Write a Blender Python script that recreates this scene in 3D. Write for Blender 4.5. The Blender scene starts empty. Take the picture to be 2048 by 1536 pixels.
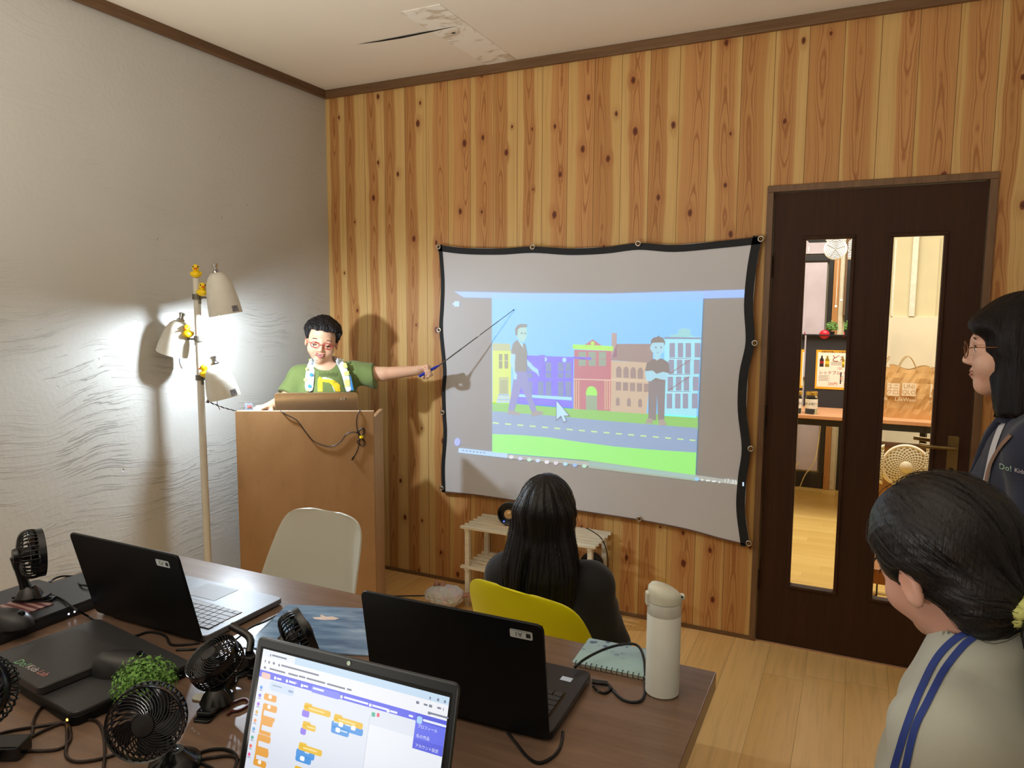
import bpy, bmesh, math, random
import numpy as np
from math import sin, cos, pi, radians, sqrt, atan2
from mathutils import Vector, Matrix, Euler

# ------------------------------------------------------------------ camera
CAM_LOC = Vector((2.6606, -3.1956, 1.4495))
CAM_YAW, CAM_PITCH, CAM_ROLL, CAM_F = -0.44748, 0.106306, 0.0049956, 1441.72
_f = Vector((sin(CAM_YAW)*cos(CAM_PITCH), cos(CAM_YAW)*cos(CAM_PITCH), -sin(CAM_PITCH)))
_r = Vector((cos(CAM_YAW), -sin(CAM_YAW), 0)); _u = _r.cross(_f)
CR = _r*cos(CAM_ROLL)+_u*sin(CAM_ROLL); CU = -_r*sin(CAM_ROLL)+_u*cos(CAM_ROLL); CF = _f
cam_data = bpy.data.cameras.new('camera'); cam = bpy.data.objects.new('camera', cam_data)
bpy.context.scene.collection.objects.link(cam)
cam.matrix_world = Matrix(((CR.x, CU.x, -CF.x, CAM_LOC.x), (CR.y, CU.y, -CF.y, CAM_LOC.y), (CR.z, CU.z, -CF.z, CAM_LOC.z), (0, 0, 0, 1)))
cam_data.sensor_fit = 'HORIZONTAL'; cam_data.sensor_width = 36.0; cam_data.lens = 36.0*CAM_F/2048; cam_data.clip_start = 0.05
bpy.context.scene.camera = cam

# ------------------------------------------------------------------ world, room lights, exposure
sc = bpy.context.scene
sc.view_settings.view_transform = 'Standard'; sc.view_settings.look = 'None'
sc.view_settings.exposure = 0.0; sc.view_settings.gamma = 1.0; sc.view_settings.use_curve_mapping = False
world = bpy.data.worlds.new('world'); sc.world = world; world.use_nodes = True
world.node_tree.nodes['Background'].inputs[0].default_value = (0.9, 0.95, 1.0, 1)
world.node_tree.nodes['Background'].inputs[1].default_value = 0.05
def area_light(name, loc, target, size, size_y, power, col):
    l = bpy.data.lights.new(name, 'AREA'); l.shape = 'RECTANGLE'; l.size = size; l.size_y = size_y; l.energy = power; l.color = col
    o = bpy.data.objects.new(name, l); sc.collection.objects.link(o); o.location = loc
    o.rotation_euler = (Vector(target)-Vector(loc)).to_track_quat('-Z', 'Y').to_euler()
    return o
# unseen fill lights added behind the camera to brighten the room
area_light('back_fill_light', (1.9, -4.7, 1.75), (1.9, 0, 1.5), 2.6, 1.3, 3, (1.0, 0.96, 0.88))
area_light('added_ceiling_fill', (1.2, -3.35, .75), (1.5, -2.9, 2.6), .8, .8, 62, (1.0, 0.96, 0.89)).data.spread = radians(140)  # added to brighten the ceiling, stands for no lamp of the room
# tube lights of the room beyond the door
area_light('corridor_ceiling_light', (2.7, 1.7, 2.5), (2.7, 1.7, 0), 1.6, 1.2, 64, (1.0, 0.97, 0.90))
sc.cycles.max_bounces = 8; sc.cycles.diffuse_bounces = 4; sc.cycles.glossy_bounces = 4; sc.cycles.transmission_bounces = 6; sc.cycles.transparent_max_bounces = 8
sc.cycles.sample_clamp_indirect = 4.0; sc.cycles.caustics_reflective = False; sc.cycles.caustics_refractive = False
# ------------------------------------------------------------------ measuring helpers: a pixel of the frame -> a point on a plane of the room
def ray(u, v): return CR*((u-1024)/CAM_F) - CU*((v-768)/CAM_F) + CF
def ax(u, v, a, val):
    d = ray(u, v); return CAM_LOC + d*((val-CAM_LOC[a])/d[a])
def atx(u, v, x): return ax(u, v, 0, x)
def aty(u, v, y): return ax(u, v, 1, y)
def atz(u, v, z): return ax(u, v, 2, z)
def atd(u, v, d): return CAM_LOC + ray(u, v)*d
def atplane(u, v, p, n):
    d = ray(u, v); return CAM_LOC + d*((Vector(p)-CAM_LOC).dot(n)/d.dot(n))

def S(c):
    if isinstance(c, str): c = [int(c[i:i+2], 16)/255 for i in (0, 2, 4)]
    else: c = [x/255 for x in c]
    return tuple((x/12.92 if x <= .04045 else ((x+.055)/1.055)**2.4) for x in c)+(1.0,)

# ------------------------------------------------------------------ materials
class G:
    def __init__(s, name):
        s.m = bpy.data.materials.new(name); s.m.use_nodes = True; s.t = s.m.node_tree; s.n = s.t.nodes
        s.b = s.n['Principled BSDF']
    def new(s, kind, **kw):
        x = s.n.new(kind)
        for k, v in kw.items(): setattr(x, k, v)
        return x
    def inp(s, sock, v):
        if isinstance(v, bpy.types.NodeSocket): s.t.links.new(v, sock)
        elif v is not None: sock.default_value = v
    def set(s, name, v): s.inp(s.b.inputs[name], v)
    def m_(s, op, a, b=None, c=None):
        x = s.new('ShaderNodeMath', operation=op)
        s.inp(x.inputs[0], a); s.inp(x.inputs[1], b); s.inp(x.inputs[2], c); return x.outputs[0]
    def mix(s, f, a, b, mode='MIX'):
        x = s.new('ShaderNodeMix', data_type='RGBA', blend_type=mode)
        s.inp(x.inputs[0], f); s.inp(x.inputs[6], a); s.inp(x.inputs[7], b); return x.outputs[2]
    def coord(s, kind='Object', scale=(1, 1, 1), loc=(0, 0, 0), rot=(0, 0, 0)):
        c = s.new('ShaderNodeTexCoord'); mp = s.new('ShaderNodeMapping')
        mp.inputs['Scale'].default_value = scale; mp.inputs['Location'].default_value = loc; mp.inputs['Rotation'].default_value = rot
        s.t.links.new(c.outputs[kind], mp.inputs[0]); return mp.outputs[0]
    def noise(s, vec, scale=5, detail=2, rough=.5, dist=0, out=0):
        x = s.new('ShaderNodeTexNoise'); s.inp(x.inputs['Vector'], vec); x.inputs['Scale'].default_value = scale
        x.inputs['Detail'].default_value = detail; x.inputs['Roughness'].default_value = rough; x.inputs['Distortion'].default_value = dist
        return x.outputs[out]
    def ramp(s, f, stops, interp='LINEAR'):
        x = s.new('ShaderNodeValToRGB'); x.color_ramp.interpolation = interp; e = x.color_ramp.elements
        while len(e) > 1: e.remove(e[-1])
        e[0].position = stops[0][0]; e[0].color = stops[0][1]
        for p, c in stops[1:]:
            q = e.new(p); q.color = c
        s.inp(x.inputs[0], f); return x.outputs[0]
    def maprange(s, v, a, b, c=0.0, d=1.0):
        x = s.new('ShaderNodeMapRange'); x.interpolation_type = 'SMOOTHSTEP'
        s.inp(x.inputs[0], v); s.inp(x.inputs[1], a); s.inp(x.inputs[2], b); s.inp(x.inputs[3], c); s.inp(x.inputs[4], d); return x.outputs[0]
    def bump(s, h, strength=.3, dist=.01):
        x = s.new('ShaderNodeBump'); x.inputs['Strength'].default_value = strength; x.inputs['Distance'].default_value = dist
        s.inp(x.inputs['Height'], h); s.t.links.new(x.outputs[0], s.b.inputs['Normal']); return x
_mc = {}
def mat(name, col, rough=.5, metal=0.0, var=0.06, nscale=30, bump=0.0, bscale=200, trans=0.0, ior=1.45, emit=None, es=1.0, coat=0.0, spec=.5, sheen=0.0):
    """a plain material with a little procedural variation of tone and relief"""
    if name in _mc: return _mc[name]
    g = G(name); c = S(col)
    if var:
        n = g.noise(g.coord(), nscale, 3)
        g.set('Base Color', g.mix(g.maprange(n, .3, .7), tuple(x*(1-var) for x in c[:3])+(1,), tuple(min(1, x*(1+var)) for x in c[:3])+(1,)))
    else: g.set('Base Color', c)
    g.set('Roughness', rough); g.set('Metallic', metal); g.set('IOR', ior); g.set('Transmission Weight', trans); g.set('Coat Weight', coat)
    g.set('Specular IOR Level', spec); g.set('Sheen Weight', sheen)
    if emit is not None: g.set('Emission Color', S(emit)); g.set('Emission Strength', es)
    if bump: g.bump(g.noise(g.coord(), bscale, 4), bump, .002)
    _mc[name] = g.m; return g.m
def glow(name, col, es=1.0):
    if name in _mc: return _mc[name]
    g = G(name); g.set('Base Color', (0.02, 0.02, 0.02, 1)); g.set('Roughness', .3); g.set('Emission Color', S(col)); g.set('Emission Strength', es)
    _mc[name] = g.m; return g.m

# ------------------------------------------------------------------ mesh building
class MB:
    def __init__(s): s.v = []; s.f = []; s.mi = []
    def add(s, vs, fs, mi=0, M=None):
        o = len(s.v)
        if M is not None: vs = [M @ Vector(p) for p in vs]
        s.v += [tuple(p) for p in vs]; s.f += [tuple(i+o for i in f) for f in fs]; s.mi += [mi]*len(fs); return s
    def box(s, a, b, mi=0, M=None):
        x0, y0, z0 = a; x1, y1, z1 = b
        vs = [(x0, y0, z0), (x1, y0, z0), (x1, y1, z0), (x0, y1, z0), (x0, y0, z1), (x1, y0, z1), (x1, y1, z1), (x0, y1, z1)]
        return s.add(vs, [(0, 3, 2, 1), (4, 5, 6, 7), (0, 1, 5, 4), (1, 2, 6, 5), (2, 3, 7, 6), (3, 0, 4, 7)], mi, M)
    def rbox(s, a, b, r, mi=0, M=None, seg=5, axis=2):
        """box with rounded corners round one axis"""
        ax_ = [i for i in range(3) if i != axis]
        p = rrect(a[ax_[0]], a[ax_[1]], b[ax_[0]], b[ax_[1]], r, seg)
        return s.prism(p, a[axis], b[axis], axis, mi, M)
    def prism(s, poly, lo, hi, axis=2, mi=0, M=None, bev=0.0):
        n = len(poly); vs = []
        def pt(p, h):
            q = [0, 0, 0]; k = [i for i in range(3) if i != axis]; q[k[0]], q[k[1]] = p; q[axis] = h; return tuple(q)
        flip = (axis == 1)
        if bev:
            c = (sum(p[0] for p in poly)/n, sum(p[1] for p in poly)/n)
            def ins(p):
                d = Vector((p[0]-c[0], p[1]-c[1])); L = d.length; d = d*((L-bev)/L if L > 0 else 1); return (c[0]+d.x, c[1]+d.y)
            rings = [([ins(p) for p in poly], lo), (poly, lo+bev), (poly, hi-bev), ([ins(p) for p in poly], hi)]
        else: rings = [(poly, lo), (poly, hi)]
        for pl, h in rings: vs += [pt(p, h) for p in pl]
        fs = []
        for k in range(len(rings)-1):
            for i in range(n):
                j = (i+1) % n; fs.append((k*n+i, k*n+j, (k+1)*n+j, (k+1)*n+i))
        fs.append(tuple(range(n-1, -1, -1))); fs.append(tuple((len(rings)-1)*n+i for i in range(n)))
        if flip: fs = [tuple(reversed(f)) for f in fs]
        return s.add(vs, fs, mi, M)
    def lathe(s, prof, n=24, mi=0, M=None, cap=True):
        """profile of (r, z) turned round z"""
        vs = []; fs = []
        for r, z in prof:
            for i in range(n): a = 2*pi*i/n; vs.append((r*cos(a), r*sin(a), z))
        for k in range(len(prof)-1):
            for i in range(n):
                j = (i+1) % n; fs.append((k*n+i, k*n+j, (k+1)*n+j, (k+1)*n+i))
        if cap:
            if prof[0][0] > 1e-6: fs.append(tuple(range(n-1, -1, -1)))
            if prof[-1][0] > 1e-6: fs.append(tuple((len(prof)-1)*n+i for i in range(n)))
        return s.add(vs, fs, mi, M)
    def cyl(s, p, q, r, n=16, mi=0, r2=None, M=None):
        return s.tube([p, q], [r, r if r2 is None else r2], n, mi, M)
    def tube(s, path, r, n=8, mi=0, M=None, closed=False):
        P = [Vector(p) for p in path]; m = len(P)
        R_ = r if isinstance(r, (list, tuple)) else [r]*m
        T = []
        for i in range(m):
            if closed: d = P[(i+1) % m]-P[i-1]
            else: d = P[min(i+1, m-1)]-P[max(i-1, 0)]
            T.append(d.normalized() if d.length > 1e-9 else Vector((0, 0, 1)))
        up = Vector((0, 0, 1)) if abs(T[0].z) < .9 else Vector((1, 0, 0))
        a = T[0].cross(up).normalized(); vs = []; fs = []
        for i in range(m):
            a = a-T[i]*a.dot(T[i]); a = a.normalized() if a.length > 1e-6 else T[i].orthogonal().normalized()
            b = T[i].cross(a)
            for k in range(n):
                t = 2*pi*k/n; vs.append(P[i]+(a*cos(t)+b*sin(t))*R_[i])
        for i in range(m-1 if not closed else m):
            i2 = (i+1) % m
            for k in range(n):
                l = (k+1) % n; fs.append((i*n+k, i*n+l, i2*n+l, i2*n+k))
        if not closed: fs.append(tuple(range(n-1, -1, -1))); fs.append(tuple((m-1)*n+k for k in range(n)))
        return s.add(vs, fs, mi, M)
    def ball(s, c, r, mi=0, n=16, m=10, M=None):
        if not isinstance(r, (list, tuple)): r = (r, r, r)
        vs = [(c[0], c[1], c[2]-r[2])]; fs = []
        for i in range(1, m):
            t = -pi/2+pi*i/m
            for k in range(n): a = 2*pi*k/n; vs.append((c[0]+r[0]*cos(t)*cos(a), c[1]+r[1]*cos(t)*sin(a), c[2]+r[2]*sin(t)))
        vs.append((c[0], c[1], c[2]+r[2])); L = len(vs)-1
        for k in range(n):
            l = (k+1) % n; fs.append((0, 1+l, 1+k)); fs.append((L, L-n+k, L-n+l))
            for i in range(m-2): fs.append((1+i*n+k, 1+i*n+l, 1+(i+1)*n+l, 1+(i+1)*n+k))
        return s.add(vs, fs, mi, M)
    def torus(s, c, R_, r, axis=2, mi=0, n=24, m=8, M=None):
        path = []
        for i in range(n):
            a = 2*pi*i/n; q = [0, 0, 0]; k = [j for j in range(3) if j != axis]; q[k[0]] = R_*cos(a); q[k[1]] = R_*sin(a)
            path.append(Vector(c)+Vector(q))
        return s.tube(path, r, m, mi, M, closed=True)
    def face(s, pts, mi=0, M=None): return s.add(pts, [tuple(range(len(pts)))], mi, M)
    def text(s, body, size, M, mi=0, depth=0.0, align='CENTER'):
        cu = bpy.data.curves.new('t', 'FONT'); cu.body = body; cu.size = size; cu.align_x = align; cu.align_y = 'CENTER'; cu.extrude = depth; cu.resolution_u = 2
        o = bpy.data.objects.new('t', cu); sc.collection.objects.link(o)
        me = bpy.data.meshes.new_from_object(o.evaluated_get(bpy.context.evaluated_depsgraph_get()))
        s.add([v.co.copy() for v in me.vertices], [tuple(p.vertices) for p in me.polygons], mi, M)
        bpy.data.objects.remove(o); bpy.data.curves.remove(cu); bpy.data.meshes.remove(me); return s
    def build(s, name, mats, parent=None, smooth=None, bevel=0.0, world=True, seg=2, clean=False):
        """one mesh object; vertices are in world space unless world=False"""
        me = bpy.data.meshes.new(name)
        vs = s.v
        if parent is not None and world:
            Mi = wm(parent).inverted(); vs = [tuple(Mi @ Vector(p)) for p in vs]
        me.from_pydata(vs, [], s.f)
        if not isinstance(mats, (list, tuple)): mats = [mats]
        for m in mats: me.materials.append(m)
        me.polygons.foreach_set('material_index', s.mi); me.update()
        if clean:
            b = bmesh.new(); b.from_mesh(me); bmesh.ops.remove_doubles(b, verts=b.verts, dist=1e-5); bmesh.ops.recalc_face_normals(b, faces=b.faces); b.to_mesh(me); b.free()
        if smooth is not None:
            me.polygons.foreach_set('use_smooth', [True]*len(me.polygons))
            if smooth < 179: me.set_sharp_from_angle(angle=radians(smooth))
        o = bpy.data.objects.new(name, me); sc.collection.objects.link(o)
        if parent is not None: o.parent = parent
        if bevel:
            md = o.modifiers.new('bevel', 'BEVEL'); md.width = bevel; md.segments = seg; md.limit_method = 'ANGLE'; md.angle_limit = radians(40)
        return o
def wm(o):
    M = Matrix.LocRotScale(o.location, o.rotation_euler, o.scale)
    return wm(o.parent) @ M if o.parent else M
def rrect(x0, y0, x1, y1, r, seg=5):
    p = []
    for cx, cy, a0 in ((x1-r, y1-r, 0), (x0+r, y1-r, 90), (x0+r, y0+r, 180), (x1-r, y0+r, 270)):
        for i in range(seg+1): a = radians(a0+90*i/seg); p.append((cx+r*cos(a), cy+r*sin(a)))
    return p
def frame(o, x, y, z=None):
    """matrix with given origin and axes"""
    x = Vector(x).normalized(); y = Vector(y); y = (y-x*y.dot(x)).normalized(); z = x.cross(y)
    return Matrix(((x.x, y.x, z.x, o[0]), (x.y, y.y, z.y, o[1]), (x.z, y.z, z.z, o[2]), (0, 0, 0, 1)))
def zframe(o, z, xhint=(1, 0, 0)):
    z = Vector(z).normalized(); x = Vector(xhint); x = (x-z*x.dot(z)).normalized(); y = z.cross(x)
    return Matrix(((x.x, y.x, z.x, o[0]), (x.y, y.y, z.y, o[1]), (x.z, y.z, z.z, o[2]), (0, 0, 0, 1)))
def thing(name, label, cat, loc=(0, 0, 0), rz=0.0, group=None):
    o = bpy.data.objects.new(name, None); sc.collection.objects.link(o); o.location = loc; o.rotation_euler = (0, 0, rz)
    o.empty_display_size = .05; tag(o, label, cat, group); return o
def tag(o, label=None, cat=None, group=None, kind=None):
    if label: o['label'] = label
    if cat: o['category'] = cat
    if group: o['group'] = group
    if kind: o['kind'] = kind
    return o
def struct(o): o['kind'] = 'structure'; return o
def copy_tree(o, parent=None):
    c = o.copy(); sc.collection.objects.link(c); c.parent = parent
    for ch in [x for x in sc.objects if x.parent == o]: copy_tree(ch, c)
    return c
def catmull(P, n=8):
    P = [Vector(p) for p in P]; out = []
    Q = [P[0]*2-P[1]]+P+[P[-1]*2-P[-2]]
    for i in range(1, len(Q)-2):
        a, b, c, d = Q[i-1:i+3]
        for k in range(n):
            t = k/n; out.append(.5*((2*b)+(c-a)*t+(2*a-5*b+4*c-d)*t*t+(3*b-a-3*c+d)*t**3))
    out.append(P[-1]); return out
# ------------------------------------------------------------------ setting: materials
def m_plaster():
    g = G('white_trowelled_plaster'); co = g.coord()
    warp = g.noise(co, 1.3, 2, out=1)
    v = g.new('ShaderNodeVectorMath', operation='SCALE'); g.inp(v.inputs[0], warp); v.inputs['Scale'].default_value = .35
    a = g.new('ShaderNodeVectorMath', operation='ADD'); g.inp(a.inputs[0], co); g.inp(a.inputs[1], v.outputs[0])
    mp = g.new('ShaderNodeMapping'); mp.inputs['Scale'].default_value = (1, 1.5, 27); mp.inputs['Rotation'].default_value = (radians(10), 0, 0); g.inp(mp.inputs[0], a.outputs[0])
    st = g.noise(mp.outputs[0], 3.0, 6, .6)
    st = g.maprange(st, .52, .60)
    mp2 = g.new('ShaderNodeMapping'); mp2.inputs['Scale'].default_value = (1, 1.7, 30); mp2.inputs['Rotation'].default_value = (radians(-24), 0, 0); g.inp(mp2.inputs[0], a.outputs[0])
    st2 = g.maprange(g.noise(mp2.outputs[0], 2.6, 5, .6), .55, .62)
    sel = g.maprange(g.noise(co, 1.8, 1), .42, .58)
    strokes = g.m_('ADD', g.m_('MULTIPLY', st, sel), g.m_('MULTIPLY', st2, g.m_('SUBTRACT', 1.0, sel)))
    patch = g.maprange(g.noise(co, 2.4, 2), .42, .62)
    sx_ = g.new('ShaderNodeSeparateXYZ'); g.inp(sx_.inputs[0], co); patch = g.m_('MULTIPLY', patch, g.maprange(sx_.outputs[2], 1.15, 1.6, 1.0, .22))   # strokes get shallower higher up
    h = g.m_('ADD', g.m_('MULTIPLY', g.m_('MULTIPLY', strokes, patch), .8), g.m_('MULTIPLY', g.noise(co, 55, 3), .3))
    h = g.m_('ADD', h, g.m_('MULTIPLY', g.noise(co, 4.5, 2), .8))
    vo = g.new('ShaderNodeTexVoronoi'); vo.inputs['Scale'].default_value = 7; g.inp(vo.inputs['Vector'], co)
    pit = g.maprange(vo.outputs['Distance'], .0, .05, -.9, 0)
    h = g.m_('ADD', h, pit)
    g.set('Base Color', g.mix(g.noise(co, 2, 3), S((192, 190, 183)), S((204, 203, 198)))); g.set('Roughness', .85); g.set('Specular IOR Level', .25)
    g.bump(h, .85, .0042); return g.m
def m_cedar():
    g = G('knotty_cedar_boards'); co = g.coord()
    sp = g.new('ShaderNodeSeparateXYZ'); g.inp(sp.inputs[0], co); x, z = sp.outputs[0], sp.outputs[2]
    u = g.m_('DIVIDE', g.m_('ADD', x, .0005), .1278); i = g.m_('FLOOR', u); f = g.m_('SUBTRACT', u, i)
    wn = g.new('ShaderNodeTexWhiteNoise', noise_dimensions='1D'); g.inp(wn.inputs['W'], i); r1 = wn.outputs['Value']
    wn2 = g.new('ShaderNodeTexWhiteNoise', noise_dimensions='1D'); g.inp(wn2.inputs['W'], g.m_('ADD', i, 37.3)); r2 = wn2.outputs['Value']
    wn3 = g.new('ShaderNodeTexWhiteNoise', noise_dimensions='1D'); g.inp(wn3.inputs['W'], g.m_('ADD', i, 91.7)); r3 = wn3.outputs['Value']
    # knots: one jittered cell per board width and 0.3 m of height
    cb = g.new('ShaderNodeCombineXYZ'); g.inp(cb.inputs[0], g.m_('ADD', u, 0.0)); g.inp(cb.inputs[1], g.m_('ADD', g.m_('DIVIDE', z, .27), g.m_('MULTIPLY', r1, 7))); cb.inputs[2].default_value = .5
    vo = g.new('ShaderNodeTexVoronoi', voronoi_dimensions='2D'); vo.inputs['Scale'].default_value = 1.0; vo.inputs['Randomness'].default_value = .85; g.inp(vo.inputs['Vector'], cb.outputs[0])
    # real-size vector from the knot centre
    d = g.new('ShaderNodeVectorMath', operation='SUBTRACT'); g.inp(d.inputs[0], cb.outputs[0]); g.inp(d.inputs[1], vo.outputs['Position'])
    sd = g.new('ShaderNodeSeparateXYZ'); g.inp(sd.inputs[0], d.outputs[0])
    dx = g.m_('MULTIPLY', sd.outputs[0], .1278); dz = g.m_('MULTIPLY', sd.outputs[1], .27*.62)
    dist = g.m_('SQRT', g.m_('ADD', g.m_('MULTIPLY', dx, dx), g.m_('MULTIPLY', dz, dz)))
    sc_ = g.new('ShaderNodeSeparateColor'); g.inp(sc_.inputs[0], vo.outputs['Color']); kr = sc_.outputs[0]; kr2 = sc_.outputs[1]
    on = g.m_('GREATER_THAN', kr, .42)
    rad = g.m_('MULTIPLY', g.m_('ADD', .0045, g.m_('MULTIPLY', kr2, .0075)), 1.0)
    wob = g.m_('MULTIPLY', g.m_('SUBTRACT', g.noise(co, 90, 2), .5), .006)
    kd = g.m_('DIVIDE', g.m_('ADD', dist, wob), rad)
    knot = g.m_('MULTIPLY', g.maprange(kd, 1.15, .8), on)
    core = g.m_('MULTIPLY', g.maprange(kd, .75, .2), on)
    halo = g.m_('MULTIPLY', g.maprange(kd, 4.2, .9), on)
    # grain lines, pushed aside by the knots
    push = g.m_('MULTIPLY', g.m_('MULTIPLY', halo, g.m_('SIGN', dx)), .010)
    low = g.new('ShaderNodeCombineXYZ'); g.inp(low.inputs[0], g.m_('MULTIPLY', i, 3.7)); g.inp(low.inputs[1], r1); g.inp(low.inputs[2], g.m_('MULTIPLY', z, 1.15))
    sway = g.m_('MULTIPLY', g.m_('SUBTRACT', g.noise(low.outputs[0], 1.6, 2), .5), .055)
    xx = g.m_('SUBTRACT', g.m_('ADD', g.m_('MULTIPLY', f, .1278), sway), push)
    # heartwood in the middle, sapwood at the sides
    c = g.m_('ADD', .030, g.m_('MULTIPLY', r2, .07)); w = g.m_('ADD', .028, g.m_('MULTIPLY', r3, .045))
    off = g.m_('ABSOLUTE', g.m_('SUBTRACT', xx, c))
    heart = g.maprange(g.m_('SUBTRACT', off, w), .0055, -.0055)
    # cathedral rings: parabola of x against z
    cz = g.m_('ADD', g.m_('MULTIPLY', g.m_('FRACT', g.m_('ADD', g.m_('MULTIPLY', z, .9), g.m_('MULTIPLY', r1, 5))), 1.0), 0.0)
    ph = g.m_('ADD', g.m_('MULTIPLY', g.m_('MULTIPLY', off, off), 9000.0), g.m_('ADD', g.m_('MULTIPLY', g.m_('PINGPONG', g.m_('ADD', z, g.m_('MULTIPLY', r2, 3)), .9), 13.0), g.m_('MULTIPLY', g.noise(low.outputs[0], 4, 3), 9)))
    ring = g.m_('POWER', g.m_('ABSOLUTE', g.m_('SINE', ph)), 7.0)
    ring = g.m_('MULTIPLY', ring, g.m_('MULTIPLY', heart, g.maprange(off, .034, .02)))
    vs = g.new('ShaderNodeCombineXYZ'); g.inp(vs.inputs[0], g.m_('ADD', g.m_('MULTIPLY', xx, 300.0), g.m_('MULTIPLY', i, 11.3))); g.inp(vs.inputs[1], r2); g.inp(vs.inputs[2], g.m_('MULTIPLY', z, 2.0))
    line = g.maprange(g.noise(vs.outputs[0], 1.0, 2, .7), .5, .75)
    hc = g.mix(r2, S((190, 138, 80)), S((206, 152, 94))); scol = g.mix(r3, S((218, 180, 116)), S((208, 166, 100)))
    col = g.mix(heart, scol, hc)
    line2 = g.maprange(g.noise(vs.outputs[0], .33, 3, .6), .45, .7)
    col = g.mix(g.m_('MULTIPLY', line2, .30), col, S((186, 128, 70)))
    col = g.mix(g.m_('MULTIPLY', line, .5), col, S((160, 104, 54)))
    col = g.mix(g.m_('MULTIPLY', ring, .7), col, S((150, 88, 44)))
    col = g.mix(g.m_('MULTIPLY', halo, .3), col, S((160, 92, 42)))
    col = g.mix(g.m_('MULTIPLY', knot, .92), col, S((112, 52, 26)))
    col = g.mix(g.m_('MULTIPLY', core, .7), col, S((74, 32, 18)))
    edge = g.m_('MINIMUM', f, g.m_('SUBTRACT', 1.0, f)); seam = g.maprange(edge, .012, .004)
    col = g.mix(g.m_('MULTIPLY', seam, .8), col, S((86, 52, 24)))
    g.set('Base Color', col); g.set('Roughness', .48); g.set('Specular IOR Level', .35)
    h = g.m_('SUBTRACT', g.m_('MULTIPLY', line, -.15), g.m_('MULTIPLY', seam, 1.0)); g.bump(h, .5, .002); return g.m
def m_floor(name, a, b, pw, pl, along, dark):
    """strip flooring; boards run along axis 'along'"""
    g = G(name); co = g.coord(); sp = g.new('ShaderNodeSeparateXYZ'); g.inp(sp.inputs[0], co)
    x, y = (sp.outputs[0], sp.outputs[1]) if along == 'y' else (sp.outputs[1], sp.outputs[0])
    u = g.m_('DIVIDE', x, pw); i = g.m_('FLOOR', u); f = g.m_('SUBTRACT', u, i)
    w = g.new('ShaderNodeTexWhiteNoise', noise_dimensions='1D'); g.inp(w.inputs['W'], i)
    v = g.m_('ADD', g.m_('DIVIDE', y, pl), g.m_('MULTIPLY', w.outputs['Value'], 5)); j = g.m_('FLOOR', v); fv = g.m_('SUBTRACT', v, j)
    cb = g.new('ShaderNodeCombineXYZ'); g.inp(cb.inputs[0], i); g.inp(cb.inputs[1], j)
    w2 = g.new('ShaderNodeTexWhiteNoise', noise_dimensions='2D'); g.inp(w2.inputs['Vector'], cb.outputs[0])
    gr = g.new('ShaderNodeCombineXYZ'); g.inp(gr.inputs[0], g.m_('MULTIPLY', x, 60)); g.inp(gr.inputs[1], g.m_('MULTIPLY', y, 3)); g.inp(gr.inputs[2], g.m_('MULTIPLY', w2.outputs['Value'], 20))
    n = g.noise(gr.outputs[0], 1, 4, .6)
    col = g.mix(w2.outputs['Value'], S(a), S(b)); col = g.mix(g.m_('MULTIPLY', g.maprange(n, .4, .75), .20), col, S(dark))
    e1 = g.maprange(g.m_('MINIMUM', f, g.m_('SUBTRACT', 1.0, f)), .0015/pw, .0005/pw); e2 = g.maprange(g.m_('MINIMUM', fv, g.m_('SUBTRACT', 1.0, fv)), .0015/pl, .0005/pl)
    seam = g.m_('MAXIMUM', e1, e2); col = g.mix(g.m_('MULTIPLY', seam, .55), col, S(dark))
    g.set('Base Color', col); g.set('Roughness', .38); g.bump(g.m_('MULTIPLY', seam, -1.0), .3, .001); return g.m
def m_wood(name, a, b, rough=.4, scale=(18, 18, 1.2), spec=.5, bump=.15):
    if name in _mc: return _mc[name]
    g = G(name); n = g.noise(g.coord(scale=scale), 3, 5, .6, .6); n2 = g.noise(g.coord(scale=tuple(s*6 for s in scale)), 3, 2)
    c = g.mix(g.maprange(n, .3, .7), S(a), S(b)); c = g.mix(g.m_('MULTIPLY', g.maprange(n2, .5, .8), .2), c, tuple(q*.6 for q in S(a)[:3])+(1,))
    g.set('Base Color', c); g.set('Roughness', rough); g.set('Specular IOR Level', spec); g.bump(n2, bump, .001); _mc[name] = g.m; return g.m
def m_ceiling():
    g = G('ceiling_board_paint'); co = g.coord()
    g.set('Base Color', g.mix(g.maprange(g.noise(co, 1.2, 3), .3, .7), S((234, 226, 212)), S((240, 233, 220)))); g.set('Roughness', .8)
    g.bump(g.noise(co, 60, 3), .1, .002); return g.m
M_PLASTER = m_plaster(); M_CEDAR = m_cedar(); M_CEIL = m_ceiling()
M_TRIM = m_wood('brown_moulding_wood', (104, 74, 46), (122, 90, 58), .5, (2, 2, 22))
M_TRIMX = m_wood('brown_crown_wood', (104, 74, 46), (122, 90, 58), .5, (1.5, 22, 22))
M_FLOOR = m_floor('oak_strip_floor', (246, 202, 134), (236, 188, 116), .149, 1.8, 'y', (136, 92, 50))

H = 2.6; XR = 3.95; YF = -5.0
DX0, DX1, DZ = 2.292, 3.092, 1.949
# ------------------------------------------------------------------ shell
struct(MB().box((-.1, YF-.1, -.1), (XR+.1, 0.0, 0)).build('floor', M_FLOOR))
o = struct(MB().box((-.1, YF-.1, H), (XR+.1, .1, H+.1)).build('ceiling', M_CEIL))
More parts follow.
